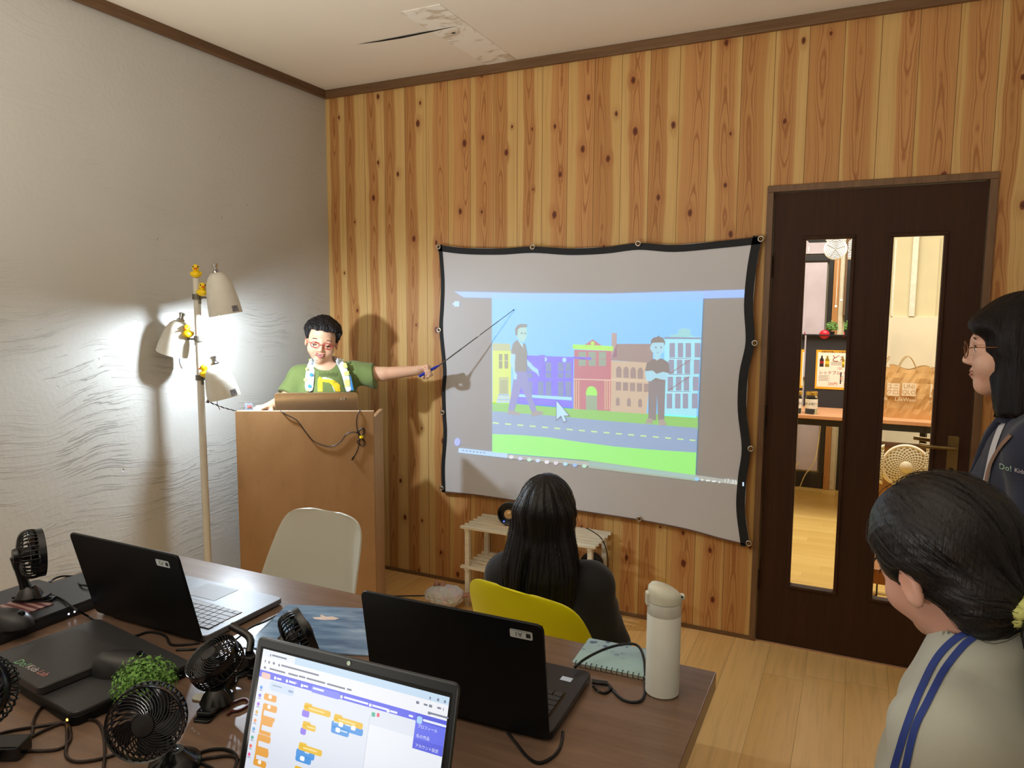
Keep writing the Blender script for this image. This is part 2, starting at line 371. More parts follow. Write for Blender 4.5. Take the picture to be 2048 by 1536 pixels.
# old repair strip and crack on the ceiling
g = G('patched_ceiling_filler'); co = g.coord(scale=(1, 1, 1))
g.set('Base Color', g.mix(g.maprange(g.noise(co, 9, 4, .6, 1.0), .5, .66), S((244, 240, 230)), S((206, 192, 168)))); g.set('Roughness', .8); g.bump(g.noise(co, 30, 5), .4, .003)
pc = [atz(800, 24, H), atz(880, 8, H), atz(1036, 121, H), atz(972, 129, H)]
pb = MB(); pb.add([(p.x, p.y, H-.002) for p in pc]+[(p.x, p.y, H) for p in pc], [(0, 1, 2, 3), (0, 4, 5, 1), (1, 5, 6, 2), (2, 6, 7, 3), (3, 7, 4, 0)])
pb.build('repair_patch', g.m, o, clean=True)
cr = [atz(*p, H) for p in ((712, 88), (760, 81), (800, 74), (860, 62), (917, 50))]
cw = [.0, .006, .009, .006, .0]; d = (cr[-1]-cr[0]).normalized(); nn = Vector((-d.y, d.x, 0)); cb = MB()
pts = [p+nn*w for p, w in zip(cr, cw)]+[p-nn*w for p, w in list(zip(cr, cw))[::-1][1:-1]]
cb.face([(p.x, p.y, H-.003) for p in pts]); hc = atz(907, 65, H); cb.ball((hc.x, hc.y, H), (.012, .008, .004))
cb.build('crack', mat('black_gap', (20, 16, 12), .9, var=0), o)
struct(MB().box((-.1, YF, 0), (0, 0, H)).build('wall_left', M_PLASTER))
w = MB(); w.box((-.1, 0, 0), (DX0, .12, H)); w.box((DX0, 0, DZ), (DX1, .12, H)); w.box((DX1, 0, 0), (XR+.1, .12, H)); struct(w.build('wall_back', M_CEDAR))
struct(MB().box((XR, YF, 0), (XR+.1, 0, H)).build('wall_right', M_PLASTER))
struct(MB().box((-.1, YF-.1, 0), (XR+.1, YF, H)).build('wall_front', M_PLASTER))
struct(MB().box((0, -.022, H-.042), (XR, 0, H)).build('trim_1', M_TRIMX, bevel=.002))
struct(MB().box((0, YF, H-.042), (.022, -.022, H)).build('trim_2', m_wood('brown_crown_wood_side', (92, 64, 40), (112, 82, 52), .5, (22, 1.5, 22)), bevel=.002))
struct(MB().box((.009, -.009, 0), (DX0, 0, .016)).build('baseboard_back', M_TRIMX))
# seam between plaster sheets on the left wall
zz = MB(); zz.box((0, -2.265, 0), (.0022, -2.258, 1.0)); 
struct(zz.build('trim_3', M_PLASTER))

# ------------------------------------------------------------------ door
M_DOOR = m_wood('dark_walnut_door', (56, 34, 20), (66, 40, 24), .55, (20, 20, 1.2), .2, .1)
M_JAMB = m_wood('walnut_door_casing', (104, 74, 48), (122, 90, 60), .45, (20, 20, 1.5))
M_BRASS = mat('aged_brass', (150, 128, 84), .32, .9)
door = struct(bpy.data.objects.new('door_1', None)); sc.collection.objects.link(door); door.location = (DX0, 0, 0)
JW = .026
fr = MB(); fr.box((DX0, -.012, 0), (DX0+JW, .12, DZ-JW)); fr.box((DX1-JW, -.012, 0), (DX1, .12, DZ-JW)); fr.box((DX0, -.012, DZ-JW), (DX1, .12, DZ)); fr.build('door_frame', M_JAMB, door, bevel=.002)
MB().box((DX0+JW, -.004, 0), (DX1-JW, .12, .004)).build('threshold', mat('worn_threshold', (196, 150, 110), .5), door)
lx0, lx1, lz0, lz1 = DX0+JW+.003, DX1-JW-.003, .008, DZ-JW-.004
y0, y1 = .004, .040
G1 = (2.448, 2.617); G2 = (2.764, 2.933); gz0, gz1 = .272, 1.728
lf = MB()
xs = [lx0, G1[0], G1[1], G2[0], G2[1], lx1]
lf.box((lx0, y0, gz1), (lx1, y1, lz1)); lf.box((lx0, y0, lz0), (lx1, y1, gz0))
for a, b in ((lx0, G1[0]), (G1[1], G2[0]), (G2[1], lx1)): lf.box((a, y0, gz0), (b, y1, gz1))
leaf = lf.build('door_leaf', M_DOOR, door)
for a, b in (G1, G2):
    md = MB(); t = .014
    for p, q in (((a-t, gz0-t), (b+t, gz0)), ((a-t, gz1), (b+t, gz1+t)), ((a-t, gz0), (a, gz1)), ((b, gz0), (b+t, gz1))):
        md.box((p[0], y0-.007, p[1]), (q[0], y0+.003, q[1]))
    md.build('glass_bead', M_DOOR, door, bevel=.003)
    gl = MB(); yy = .022; e = .012
    # bevelled pane: flat middle and a sloping rim
    A = [(a, gz0), (b, gz0), (b, gz1), (a, gz1)]; B = [(a+e, gz0+e), (b-e, gz0+e), (b-e, gz1-e), (a+e, gz1-e)]
    vs = [(x, yy+.002, z) for x, z in A]+[(x, yy-.0012, z) for x, z in B]+[(x, yy+.003, z) for x, z in A]
    fs = [(4, 5, 6, 7)]+[(i, (i+1) % 4, 4+(i+1) % 4, 4+i) for i in range(4)]+[(8, 11, 10, 9)]+[(i, 8+i, 8+(i+1) % 4, (i+1) % 4) for i in range(4)]
    gl.add(vs, fs); gl.build('glass_pane', mat('clear_bevelled_glass', (255, 255, 255), 0.0, var=0, trans=1.0, ior=1.15), door)
for z in (1.62, .28, 1.0): MB().cyl((DX0+JW+.001, -.006, z-.045), (DX0+JW+.001, -.006, z+.045), .006, 10).build('hinge', mat('dark_hinge', (60, 46, 34), .4, .6), door)
hp = MB(); hp.rbox((2.99, .0, .80), (3.027, .005, .965), .006, axis=1); plate = hp.build('handle_plate', M_BRASS, door, bevel=.001)
lv = MB(); lv.cyl((3.01, 0, .925), (3.01, -.045, .925), .009, 14); lv.tube(catmull([(3.012, -.045, .925), (2.97, -.052, .926), (2.93, -.053, .926), (2.893, -.046, .928)], 5), [.008]*5+[.0075]*5+[.0085]*5+[.009], 10)
lv.build('lever', M_BRASS, door, smooth=40)
lv2 = MB(); lv2.cyl((3.01, .044, .925), (3.01, .085, .925), .009, 14); lv2.tube(catmull([(3.012, .085, .925), (2.95, .09, .928), (2.88, .085, .935)], 5), .008, 10); lv2.build('lever', M_BRASS, door, smooth=40)
MB().cyl((3.008, -.001, .835), (3.008, -.004, .835), .008, 14).build('keyhole', mat('keyhole_dark', (60, 48, 30), .5, .5), plate)
# ------------------------------------------------------------------ the room seen through the door panes
NB = 3.08
M_NFLOOR = m_floor('yellow_parquet', (222, 190, 112), (206, 170, 92), .075, .55, 'x', (176, 124, 56))
M_NWALL = mat('cream_board_wall', (214, 204, 164), .8, nscale=4, var=.05)
M_BLACKST = mat('black_painted_steel', (38, 38, 38), .4)
struct(MB().box((1.2, .0, -.1), (4.4, NB+.1, -.0)).build('floor', M_NFLOOR))
struct(MB().box((1.2, .12, H), (4.4, NB+.1, H+.1)).build('ceiling', M_CEIL))
struct(MB().box((1.2, NB, 0), (4.4, NB+.1, H)).build('wall_far', M_NWALL))
struct(MB().box((1.1, .12, 0), (1.2, NB, H)).build('wall_far_left', M_NWALL))
struct(MB().box((4.4, .12, 0), (4.5, NB, H)).build('wall_far_right', M_NWALL))
Y = NB
def X3(u, y=Y): return aty(u, 700, y).x
def Z3(v, u=1650, y=Y): return aty(u, v, y).z
# sliding panels with black frames on the far wall (left pane)
xa, xb = X3(1601), X3(1650)
ww = struct(bpy.data.objects.new('window_1', None)); sc.collection.objects.link(ww); ww.location = (xa, Y-.03, 0)
wf = MB(); z1 = Z3(515)
wf.box((xa-.5, Y-.045, .0), (X3(1659), Y, .12)); wf.box((xb, Y-.05, .12), (X3(1660), Y, 2.55)); wf.box((xa-.06, Y-.05, .12), (xa, Y, 2.55)); wf.box((xa, Y-.045, z1-.03), (xb, Y, z1+.02)); wf.box((xa, Y-.045, 2.3), (xb, Y, 2.35))
wf.build('window_frame', M_BLACKST, ww, bevel=.004)
wl = MB()
for a, b in ((.14, .82), (.9, z1-.04), (z1+.03, 2.28)): wl.box((xa+.012, Y-.03, a), (xb-.012, Y-.012, b))
wl.build('pane', mat('frosted_lilac_pane', (206, 196, 204), .35, nscale=6), ww)
# timber post, pale post and white board right of the panels
struct(MB().box((X3(1660)+.001, Y-.06, 0), (X3(1672), Y, 2.6)).build('trim_4', m_wood('orange_timber_post', (176, 122, 66), (196, 142, 84), .5, (20, 20, 1.2)), bevel=.003))
struct(MB().box((X3(1672)+.001, Y-.05, 0), (X3(1682), Y, 2.6)).build('trim_5', mat('pale_painted_post', (214, 204, 172), .6), bevel=.003))
struct(MB().box((X3(1682)+.002, Y-.075, Z3(630)), (X3(1698), Y, 2.6)).build('trim_6', m_wood('brown_timber_post', (112, 80, 50), (132, 96, 62), .5, (20, 20, 1.2)), bevel=.003))
# unpainted lower board and conduit in the right pane
xl = X3(1722)
struct(MB().box((xl-.1, Y-.03, 0), (4.38, Y-.0, Z3(633, 1820))).build('trim_7', mat('scuffed_plaster_board', (226, 218, 188), .7, var=.07, nscale=3), bevel=.002))
struct(MB().box((X3(1812), Y-.04, Z3(633, 1820)), (X3(1824), Y, 2.6)).build('trim_8', mat('cream_conduit', (226, 222, 200), .5), bevel=.004))
# round white paper lantern sign hanging under the ceiling
c = aty(1671, 498, 2.55)
sg = thing('hanging_fan', 'round white fan-shaped wall disc hanging at the top of the left door pane', 'wall fan', (c.x, c.y, c.z))
MB().lathe([(0, -.012), (.07, -.012), (.078, -.004), (.078, .004), (.07, .012), (0, .012)], 28, M=zframe(c, (0, -1, 0))).build('disc', mat('white_plastic_disc', (236, 236, 228), .4), sg, smooth=40)
q = MB()
for k in range(5): q.torus(c+Vector((0, -.014, 0)), .014+.012*k, .0022, axis=1, n=20, m=6)
for a in (0.3, 1.4, 2.6, 4.2, 5.3): q.cyl(c+Vector((0, -.014, 0)), c+Vector((cos(a)*.066, -.014, sin(a)*.066)), .003, 6)
q.build('grille', mat('grey_grille', (150, 150, 146), .5), sg); MB().cyl(c+Vector((0, 0, .07)), (c.x, c.y, H-.005), .003, 6).build('hanger', M_BLACKST, sg)
for u, v1, lab in ((1670, 613, 'left of two thin white pull cords hanging behind the left door pane'), (1681, 601, 'right of two thin white pull cords hanging behind the left door pane')):
    t = aty(u+1.5, v1, 2.7); p = thing('beaded_string', lab, 'cord', (t.x, t.y, t.z), group='white pull cords behind the door pane')
    MB().cyl(t, (t.x+.002, t.y, H-.002), .0022, 6).build('string', mat('white_cord', (235, 232, 220), .6), p); MB().ball(t, (.009, .009, .011)).build('bead', mat('white_bead', (245, 243, 236), .4), p, smooth=180)
# long desk with a wood top on black legs
DF, DB = 2.12, 2.66; DT = aty(1600, 829, DF).z+.0
M_DESKTOP = m_wood('salmon_wood_desk', (198, 142, 100), (214, 160, 116), .4, (1.2, 16, 16))
ds = thing('console_desk', 'long wood-topped desk on black legs behind the glass door', 'desk', (2.7, 2.4, 0))
MB().box((1.7, DF, DT-.026), (3.75, DB, DT)).build('desktop', M_DESKTOP, ds, bevel=.003)
MB().box((1.75, DF+.02, DT-.072), (3.7, DF+.05, DT-.027)).build('rail', M_BLACKST, ds); MB().box((1.75, DB-.05, DT-.072), (3.7, DB-.02, DT-.027)).build('rail', M_BLACKST, ds)
for x in (1.78, aty(1856, 900, DF+.03).x):
    for y in (DF+.035, DB-.035): MB().box((x-.018, y-.018, 0), (x+.018, y+.018, DT-.027)).build('leg', M_BLACKST, ds, bevel=.002)
# black board standing on the desk, with the price poster
by = 2.6; b0 = aty(1606, 820, by).x; b1 = aty(1720, 820, by).x; bz = aty(1650, 671, by).z
bb = thing('display_board', 'black board standing on the desk behind the left door pane', 'board', (b0, by, DT))
MB().box((b0, by-.01, DT+.0), (b1, by+.01, bz)).build('panel', mat('charcoal_felt_board', (48, 48, 50), .85, var=.15, nscale=90), bb, bevel=.002)
MB().box((b0-.01, by-.045, bz), (b1, by+.03, bz+.008)).build('ledge', M_BLACKST, bb)
py = by-.012
def PP(u, v): return aty(u, v, py)
A = PP(1633, 699.5); B = PP(1688.5, 704); Cc = PP(1629.5, 777)
pw = (B.x-A.x)*1.25; ph = A.z-Cc.z; PM = frame((A.x, py-.0015, Cc.z), (1, 0, 0), (0, 0, 1))
ps = thing('price_poster', 'white price poster with orange border on the black board', 'poster', (A.x, py, Cc.z))
MB().box((0, 0, -.001), (pw, ph, 0), M=PM).build('sheet', mat('orange_poster_border', (238, 176, 48), .5, var=0), ps)
t = MB(); e = .012
t.add([(e, e*1.4, .0004), (pw-e, e*1.4, .0004), (pw-e, ph-e*1.5, .0004), (e, ph-e*1.5, .0004)], [(0, 1, 2, 3)], 0, PM)
def rect(mb, x0, y0, x1, y1, z, mi): mb.add([(x0*pw, y0*ph, z), (x1*pw, y0*ph, z), (x1*pw, y1*ph, z), (x0*pw, y1*ph, z)], [(0, 1, 2, 3)], mi, PM)
def bottle(mb, cx, y0, h, mi, mi2):
    w_ = h*.16; pr_ = [(-w_, 0), (w_, 0), (w_, .6*h), (.4*w_, .8*h), (.4*w_, .95*h), (-.4*w_, .95*h), (-.4*w_, .8*h), (-w_, .6*h)]
    mb.add([(cx*pw+x, y0*ph+y, .0008) for x, y in pr_], [tuple(range(8))], mi, PM); mb.add([(cx*pw-w_, y0*ph+.25*h, .001), (cx*pw+w_, y0*ph+.25*h, .001), (cx*pw+w_, y0*ph+.5*h, .001), (cx*pw-w_, y0*ph+.5*h, .001)], [(0, 1, 2, 3)], mi2, PM)
bottle(t, .17, .57, .3*ph, 1, 2); bottle(t, .33, .57, .3*ph, 3, 4)
rect(t, .72, .15, .87, .45, .0008, 1); rect(t, .74, .25, .85, .33, .001, 5)
T = PM @ Matrix.Translation((.44*pw, .78*ph, .0012)); t.text('どれでも', .085*pw/.35*1.0, T, 2, align='LEFT')
t.text('レッドブル', .17*pw*.75, PM @ Matrix.Translation((.1*pw, .42*ph, .0012)), 2, align='LEFT')
t.text('150円', .11*pw, PM @ Matrix.Translation((.62*pw, .54*ph, .0012)), 6, align='LEFT'); t.text('250円', .11*pw, PM @ Matrix.Translation((.38*pw, .14*ph, .0012)), 6, align='LEFT')
t.text('自動販売機よりお安い', .07*pw, PM @ Matrix.Translation((.5*pw, .953*ph, .0008)), 1)
for k in range(4): rect(t, .44, .70-.025*k, .8-.06*(k % 2), .706-.025*k, .0009, 1)
for k in range(5): rect(t, .1, .34-.03*k, .42-.05*(k % 2), .346-.03*k, .0009, 1)
t.build('print', [mat('poster_paper', (246, 240, 224), .6, var=0), mat('print_black', (40, 30, 30), .6, var=0), mat('print_red', (150, 30, 30), .6, var=0), mat('print_olive', (150, 130, 30), .6, var=0), mat('print_yellow', (230, 200, 50), .6, var=0), mat('print_orange', (236, 140, 70), .6, var=0), mat('print_price', (196, 90, 40), .6, var=0)], ps)
# ladybird ornament with a little plant on top of the board
c = aty(1649, 668, by-.01); lb = thing('ladybird_ornament', 'red ladybird ornament with black spots on the black board ledge', 'ornament', (c.x, c.y, bz+.008))
m = MB(); m.ball((c.x, by-.014, bz+.0085), (.036, .026, .034), 0, 18, 10); m.build('shell', mat('ladybird_red', (206, 30, 48), .35), lb, smooth=180)
m = MB()
for a, b in ((-.02, .014), (-.006, .024), (.008, .014), (.02, .022), (-.014, .004)): m.ball((c.x+a, by-.008-.024*sqrt(max(0, 1-(a/.036)**2-(b/.034)**2)), bz+.008+b), .0045, 0, 8, 6)
m.ball((c.x+.034, by-.01, bz+.014), .012, 0, 12, 8); m.build('spots', mat('gloss_black', (14, 14, 14), .25), lb, smooth=180)
rnd = random.Random(3)
def leaf_ball(name, cen, r, n, colr, label, cat, seed, size=.012, squash=1.0):
    rr = random.Random(seed); o_ = thing(name, label, cat, (cen[0], cen[1], cen[2]-r*squash)); lf_ = MB()
    for k in range(n):
        d = Vector((rr.gauss(0, 1), rr.gauss(0, 1), rr.gauss(0, 1))).normalized(); d.z = d.z*squash if d.z > 0 else d.z*.5
        p = Vector(cen)+d*r*rr.uniform(.55, 1.05); M = zframe(p, d+Vector((rr.uniform(-.6, .6), rr.uniform(-.6, .6), rr.uniform(-.2, .8))), (rr.uniform(-1, 1), rr.uniform(-1, 1), .3))
        s_ = size*rr.uniform(.7, 1.3); lf_.add([(0, -s_*.1, 0), (s_*.55, s_*.35, s_*.15), (s_*.2, s_*.6, .0), (0, s_*1.2, s_*.25), (-s_*.2, s_*.6, 0), (-s_*.55, s_*.35, s_*.15)], [(0, 1, 2, 3), (0, 3, 4, 5)], 0, M)
    lf_.build('leaves', colr, o_); return o_
G_LEAF = mat('plastic_leaf_green', (104, 150, 68), .6, var=.3, nscale=60)
pl = leaf_ball('artificial_plant', (c.x+.05, by+.012, bz+.062), .042, 260, G_LEAF, 'small green artificial plant behind the ladybird ornament', 'plant', 5, .013)
MB().lathe([(.016, bz+.008), (.02, bz+.03)], 12, M=Matrix.Translation((c.x+.05, by+.012, 0))).build('pot', M_BLACKST, pl)
# glass jar with gold lid
c = aty(1622, 824, 2.2); jr = thing('coffee_jar', 'glass jar with gold lid and white label on the desk', 'jar', (c.x, 2.2, DT)); T = Matrix.Translation((c.x, 2.2, DT))
jh = aty(1622, 783, 2.2).z-DT
MB().lathe([(.036, 0), (.04, .006), (.04, jh*.72), (.034, jh*.82), (.034, jh*.84)], 28, M=T).build('glass', mat('jar_glass', (240, 246, 240), .02, var=0, trans=1.0, ior=1.2), jr, smooth=50)
MB().lathe([(.036, jh*.84), (.038, jh*.85), (.038, jh*.98), (.036, jh)], 28, M=T).build('lid', mat('gold_lid', (206, 170, 80), .25, .9), jr, smooth=50)
MB().lathe([(.0405, jh*.25), (.0405, jh*.68)], 28, M=T, cap=False).build('label', mat('jar_label', (240, 238, 226), .6), jr, smooth=50)
MB().text('飲み物代', .02, frame((c.x, 2.2-.0415, DT+jh*.46), (1, 0, 0), (0, 0, 1))).build('lettering', mat('print_black', (40, 30, 30)), jr)
# paper shopping bag
y = 2.25; a = aty(1770, 735, y); b = aty(1863, 735, y); top = aty(1820, 736, y).z; bg = thing('paper_shopping_bag', 'brown paper shopping bag with white square logo on the desk', 'bag', ((a.x+b.x)/2, y+.06, DT))
M_KRAFT = mat('kraft_paper', (206, 164, 104), .7, var=.08, nscale=12, bump=.3, bscale=18)
bm = MB(); nx, nz = 14, 10; x0, x1 = a.x, b.x
for side, yy in ((0, y), (1, y+.13)):
    vs = []; rr = random.Random(side+1)
    for j in range(nz+1):
        for i in range(nx+1):
            s_, t_ = i/nx, j/nz; cr_ = .006*rr.uniform(-1, 1)*(t_*(1-t_)*4)
            vs.append((x0+(x1-x0)*s_, yy+cr_+(.03*(1 if side == 0 else -1)*t_*t_*sin(pi*s_)), DT+(top-DT)*t_+(.014*sin(s_*9) if j == nz else 0)))
    bm.add(vs, [(j*(nx+1)+i, j*(nx+1)+i+1, (j+1)*(nx+1)+i+1, (j+1)*(nx+1)+i) for j in range(nz) for i in range(nx)])
for xx in (x0, x1): bm.add([(xx, y, DT), (xx, y+.13, DT), (xx, y+.13, top), (xx+(.02 if xx == x0 else -.02), y+.065, top), (xx, y, top)], [(0, 1, 2, 3, 4)])
bm.add([(x0, y, DT+.002), (x1, y, DT+.002), (x1, y+.13, DT+.002), (x0, y+.13, DT+.002)], [(0, 1, 2, 3)]); bm.build('bag_body', M_KRAFT, bg, clean=True)
for yy in (y+.012, y+.118):
    c = (x0+x1)/2; MB().tube(catmull([(c-.06, yy, top-.02), (c-.03, yy-.004, top+.05), (c, yy-.01, top+.075), (c+.03, yy, top+.045), (c+.06, yy, top-.02)], 6), .0035, 6).build('handle', mat('paper_cord', (196, 170, 120), .7), bg)
lg = MB()
for k, (tx) in enumerate((('ユニ', 'クロ'), ('UNI', 'QLO'))):
    p = aty((1785, 1818)[k], 779, y-.009); s_ = aty(1800, 764, y).z-aty(1800, 795, y).z; M = frame((p.x, y-.012, p.z), (1, 0, 0), (0, 0, 1))
    s_ *= .82; lg.add([(-s_/2.1, -s_/2, 0), (s_/2.1, -s_/2, 0), (s_/2.1, s_/2, 0), (-s_/2.1, s_/2, 0)], [(0, 1, 2, 3)], 0, M)
    for r_, tt in enumerate(tx): lg.text(tt, s_*.46, M @ Matrix.Translation((0, s_*(.22-.44*r_), .0006)), 1)
p = aty(1811, 799, y); lg.text('LifeWear', .034, frame((p.x, y-.012, p.z), (1, 0, 0), (0, 0, 1)), 0)
lg.build('printed_logo', [mat('bag_print_white', (240, 226, 196), .7, var=0), M_KRAFT], bg)
# cream air circulator in front of the desk
y = 1.75; c = aty(1812, 933, y); R_ = (aty(1858, 933, y).x-aty(1766, 933, y).x)/2*1.02
M_CREAM = mat('cream_plastic', (232, 224, 196), .45, var=0)
cf = thing('air_circulator', 'cream air circulator with spiral grille seen through the right pane', 'fan', (c.x, y+.06, 0)); F = zframe((c.x, y, c.z), (-.05, -1, .05), (1, 0, 0))
m = MB(); m.torus((0, 0, 0), R_, .011, n=40, M=F); m.lathe([(R_+.004, 0), (R_*.96, -.06), (R_*.5, -.13), (0, -.14)], 32, M=F); m.build('housing', M_CREAM, cf, smooth=60)
m = MB()
for s_ in (1, -1):
    for k in range(22):
        m.tube([(cos(2*pi*k/22+s_*1.3*t_)*(.03+(R_-.03)*t_), sin(2*pi*k/22+s_*1.3*t_)*(.03+(R_-.03)*t_), .02*(1-t_*t_)+.004) for t_ in [i/7 for i in range(8)]], .0030, 5, M=F)
m.build('grille', M_CREAM, cf); MB().lathe([(0, .034), (.03, .032), (.036, .024), (.036, .0)], 24, M=F).build('centre_cap', M_CREAM, cf, smooth=50)
m = MB()
for k in range(5):
    a_ = 2*pi*k/5; m.add([(.02*cos(a_), .02*sin(a_), -.03), (R_*.85*cos(a_), R_*.85*sin(a_), -.02), (R_*.85*cos(a_+.7), R_*.85*sin(a_+.7), -.045), (.02*cos(a_+.8), .02*sin(a_+.8), -.045)], [(0, 1, 2, 3)], 0, F)
m.build('blades', mat('cream_blades', (196, 186, 158), .5), cf)
m = MB(); m.lathe([(.13, 0), (.13, .015), (.11, .03), (.03, .04), (.025, c.z-R_-.01)], 28, M=Matrix.Translation((c.x, y+.06, 0)))
for s_ in (-1, 1): m.tube(catmull([(c.x, y+.06, c.z-R_-.02), (c.x+s_*R_*.8, y+.05, c.z-R_*.75), (c.x+s_*(R_+.02), y+.04, c.z)], 5), .012, 8)
m.build('stand', M_CREAM, cf, smooth=50)
# brown shelf box behind the circulator, low brown stool, white cable
y = 2.5; a = aty(1745, 872, y); b = aty(1858, 905, y)
lo = thing('storage_crate', 'brown crate under the desk behind the cream air circulator', 'crate', (a.x+.15, y, 0)); zt = a.z
MB().box((a.x, y-.1, 0), (a.x+.34, y+.1, zt-.08)).build('crate_body', mat('brown_card', (170, 128, 84), .7), lo, bevel=.003)
MB().box((a.x-.006, y-.106, zt-.08), (a.x+.346, y+.106, zt-.05)).build('crate_lid', mat('brown_card_lid', (150, 110, 70), .7), lo, bevel=.003)
y = .62; a = aty(1750, 1138, y); b = aty(1810, 1150, y); zt = a.z
st = thing('low_stool', 'low brown bench seen at the bottom of the right pane', 'stool', (a.x+.2, y+.1, 0))
MB().box((a.x-.03, y, zt-.075), (a.x+.5, y+.26, zt)).build('seat', m_wood('brown_bench', (150, 96, 52), (168, 112, 64), .45), st, bevel=.004)
for x, yy in ((a.x+.01, y+.02), (a.x+.47, y+.02), (a.x+.01, y+.24), (a.x+.47, y+.24)): MB().box((x-.007, yy-.007, 0), (x+.007, yy+.007, zt-.075)).build('leg', M_BLACKST, st)
pts = [aty(1641, 850, 2.3), aty(1636, 890, 2.3), aty(1628, 925, 2.4), aty(1610, 950, 2.7), aty(1598, 972, 2.9)]; pts[-1].z = .004
wc = MB().tube(catmull(pts, 6), .004, 6).build('power_cable', mat('white_cable', (236, 232, 220), .4)); tag(wc, 'white power cable drooping under the desk behind the left door pane', 'cable')
# ------------------------------------------------------------------ projector screen
SY = -.030
scr = thing('projector_screen', 'white fabric projector screen with black border stretched on the wooden wall', 'screen', (1.49, SY, 1.1))
def SP(u, v, dy=0.0):
    p = aty(u, v, SY); return Vector((p.x, SY+dy, p.z))
# outer outline of the black border, pulled in between the eyelets
top = [(877, 490), (930, 496), (1000, 497), (1066, 493), (1140, 497), (1210, 494), (1277, 486), (1350, 490), (1440, 482), (1524, 473)]
right = [(1524, 473), (1512, 540), (1506, 610), (1509, 685), (1496, 750), (1493, 820), (1501, 897), (1493, 960), (1490, 1020), (1499, 1092)]
bottom = [(1499, 1092), (1440, 1078), (1370, 1059), (1277, 1041), (1200, 1029), (1120, 1017), (1040, 1004), (960, 992), (884, 984)]
left = [(884, 984), (883, 930), (887, 870), (885, 825), (884, 780), (886, 740), (879, 660), (881, 610), (882, 560), (877, 490)]
loop = [SP(*p) for p in top[:-1]+right[:-1]+bottom[:-1]+left[:-1]]
cen = Vector((1.5, SY, 1.11))
g = G('matt_white_screen_cloth'); co = g.coord()
wv = g.noise(g.coord(scale=(1, 1, .45), rot=(0, radians(38), 0)), 9, 3, .5, .8); wm2 = g.noise(co, 1.3, 2)
g.set('Base Color', g.mix(g.noise(co, 3, 2), S((206, 205, 208)), S((214, 213, 216)))); g.set('Roughness', .75); g.bump(g.m_('MULTIPLY', wv, wm2), .22, .01); M_SCR = g.m
fb = MB(); k = 8; rings = []
fb.v = []; n = len(loop)
for j in range(k):
    s_ = 1-j/k; fb.v += [tuple(cen+(p-cen)*s_+Vector((0, .004*(1-s_*s_), 0))) for p in loop]
fb.v.append(tuple(cen+Vector((0, .004, 0))))
for j in range(k-1): fb.f += [(j*n+i, (j+1)*n+i, (j+1)*n+(i+1) % n, j*n+(i+1) % n) for i in range(n)]
fb.f += [((k-1)*n+i, k*n, (k-1)*n+(i+1) % n) for i in range(n)]; fb.mi = [0]*len(fb.f)
cloth = fb.build('fabric', M_SCR, scr, smooth=60)
# black webbing border on three sides
def strip(pts, w, mb, closed=False):
    P = [SP(*p, dy=-.002) for p in pts]; P = catmull(P, 5); vs = []
    for i, p in enumerate(P):
        d = (P[min(i+1, len(P)-1)]-P[max(i-1, 0)]); d.y = 0; d.normalize(); nn_ = Vector((-d.z, 0, d.x)); c_ = cen-p
        if nn_.dot(c_) < 0: nn_ = -nn_
        vs += [p, p+nn_*w, p+nn_*w+Vector((0, .003, 0)), p+Vector((0, .003, 0))]
    L = len(P); fs = [(i*4+a, i*4+(a+1) % 4, (i+1)*4+(a+1) % 4, (i+1)*4+a) for i in range(L-1) for a in range(4)]+[(0, 1, 2, 3), (L*4-1, L*4-2, L*4-3, L*4-4)]
    mb.add(vs, fs)
bd = MB(); strip(top, .030, bd); strip(right, .036, bd); strip(left, .021, bd)
M_WEB = mat('black_webbing', (24, 25, 27), .7, bump=.4, bscale=300)
bd.build('border', M_WEB, scr, smooth=35, clean=True)
hem = MB(); strip(bottom, .006, hem); hem.build('hem', mat('brown_hem_stitching', (110, 80, 66), .8), scr, smooth=35, clean=True)
M_EYE = mat('nickel_eyelet', (196, 188, 176), .3, .9)
for (u, v) in ((878, 494), (1066, 494), (1277, 487), (1522, 478), (879, 660), (886, 825), (884, 976), (1510, 686), (1502, 897), (1498, 1086), (1279, 1037)):
    p = SP(u, v, -.006); MB().torus(p, .010, .0038, axis=1, n=18, m=6).build('eyelet', M_EYE, scr, smooth=180)
    h = MB(); h.cyl(p+Vector((0, .036, 0)), p+Vector((0, -.004, 0)), .003, 8); h.ball(p+Vector((0, -.004, 0)), .0045, 0, 10, 6); h.build('hook', mat('brass_hook', (150, 110, 50), .4, .8), scr, smooth=60)

# ---- the picture thrown on the cloth (projector light put in as emission), drawn in thin layers
PIC = MB(); pcols = []; AMB = .22
def lc(c):
    c = S(c)[:3]; t = tuple(max(0.0, x-AMB*f_) for x, f_ in zip(c, (1.0, .98, 1.0)))
    if t not in pcols: pcols.append(t)
    return pcols.index(t)
def scl(kind):
    return {5: lambda p: (900+p[0]/3.841, 560+p[1]/3.841), 6: lambda p: (1220+p[0]/3.491, 560+p[1]/3.491), 0: lambda p: p}[kind]
def poly(kind, pts, c, layer=1):
    f_ = scl(kind); P = [SP(*f_(p), dy=-.0015-.0003*layer) for p in pts]
    nrm = sum(((P[i].x-P[0].x)*(P[i+1].z-P[0].z)-(P[i+1].x-P[0].x)*(P[i].z-P[0].z)) for i in range(1, len(P)-1))
    if nrm < 0: P.reverse()
    PIC.face(P, lc(c))
def quad(kind, x0, y0, x1, y1, c, layer=1, sk=0.0):
    poly(kind, [(x0, y0), (x1, y0+sk*(x1-x0)), (x1, y1+sk*(x1-x0)), (x0, y1)], c, layer)
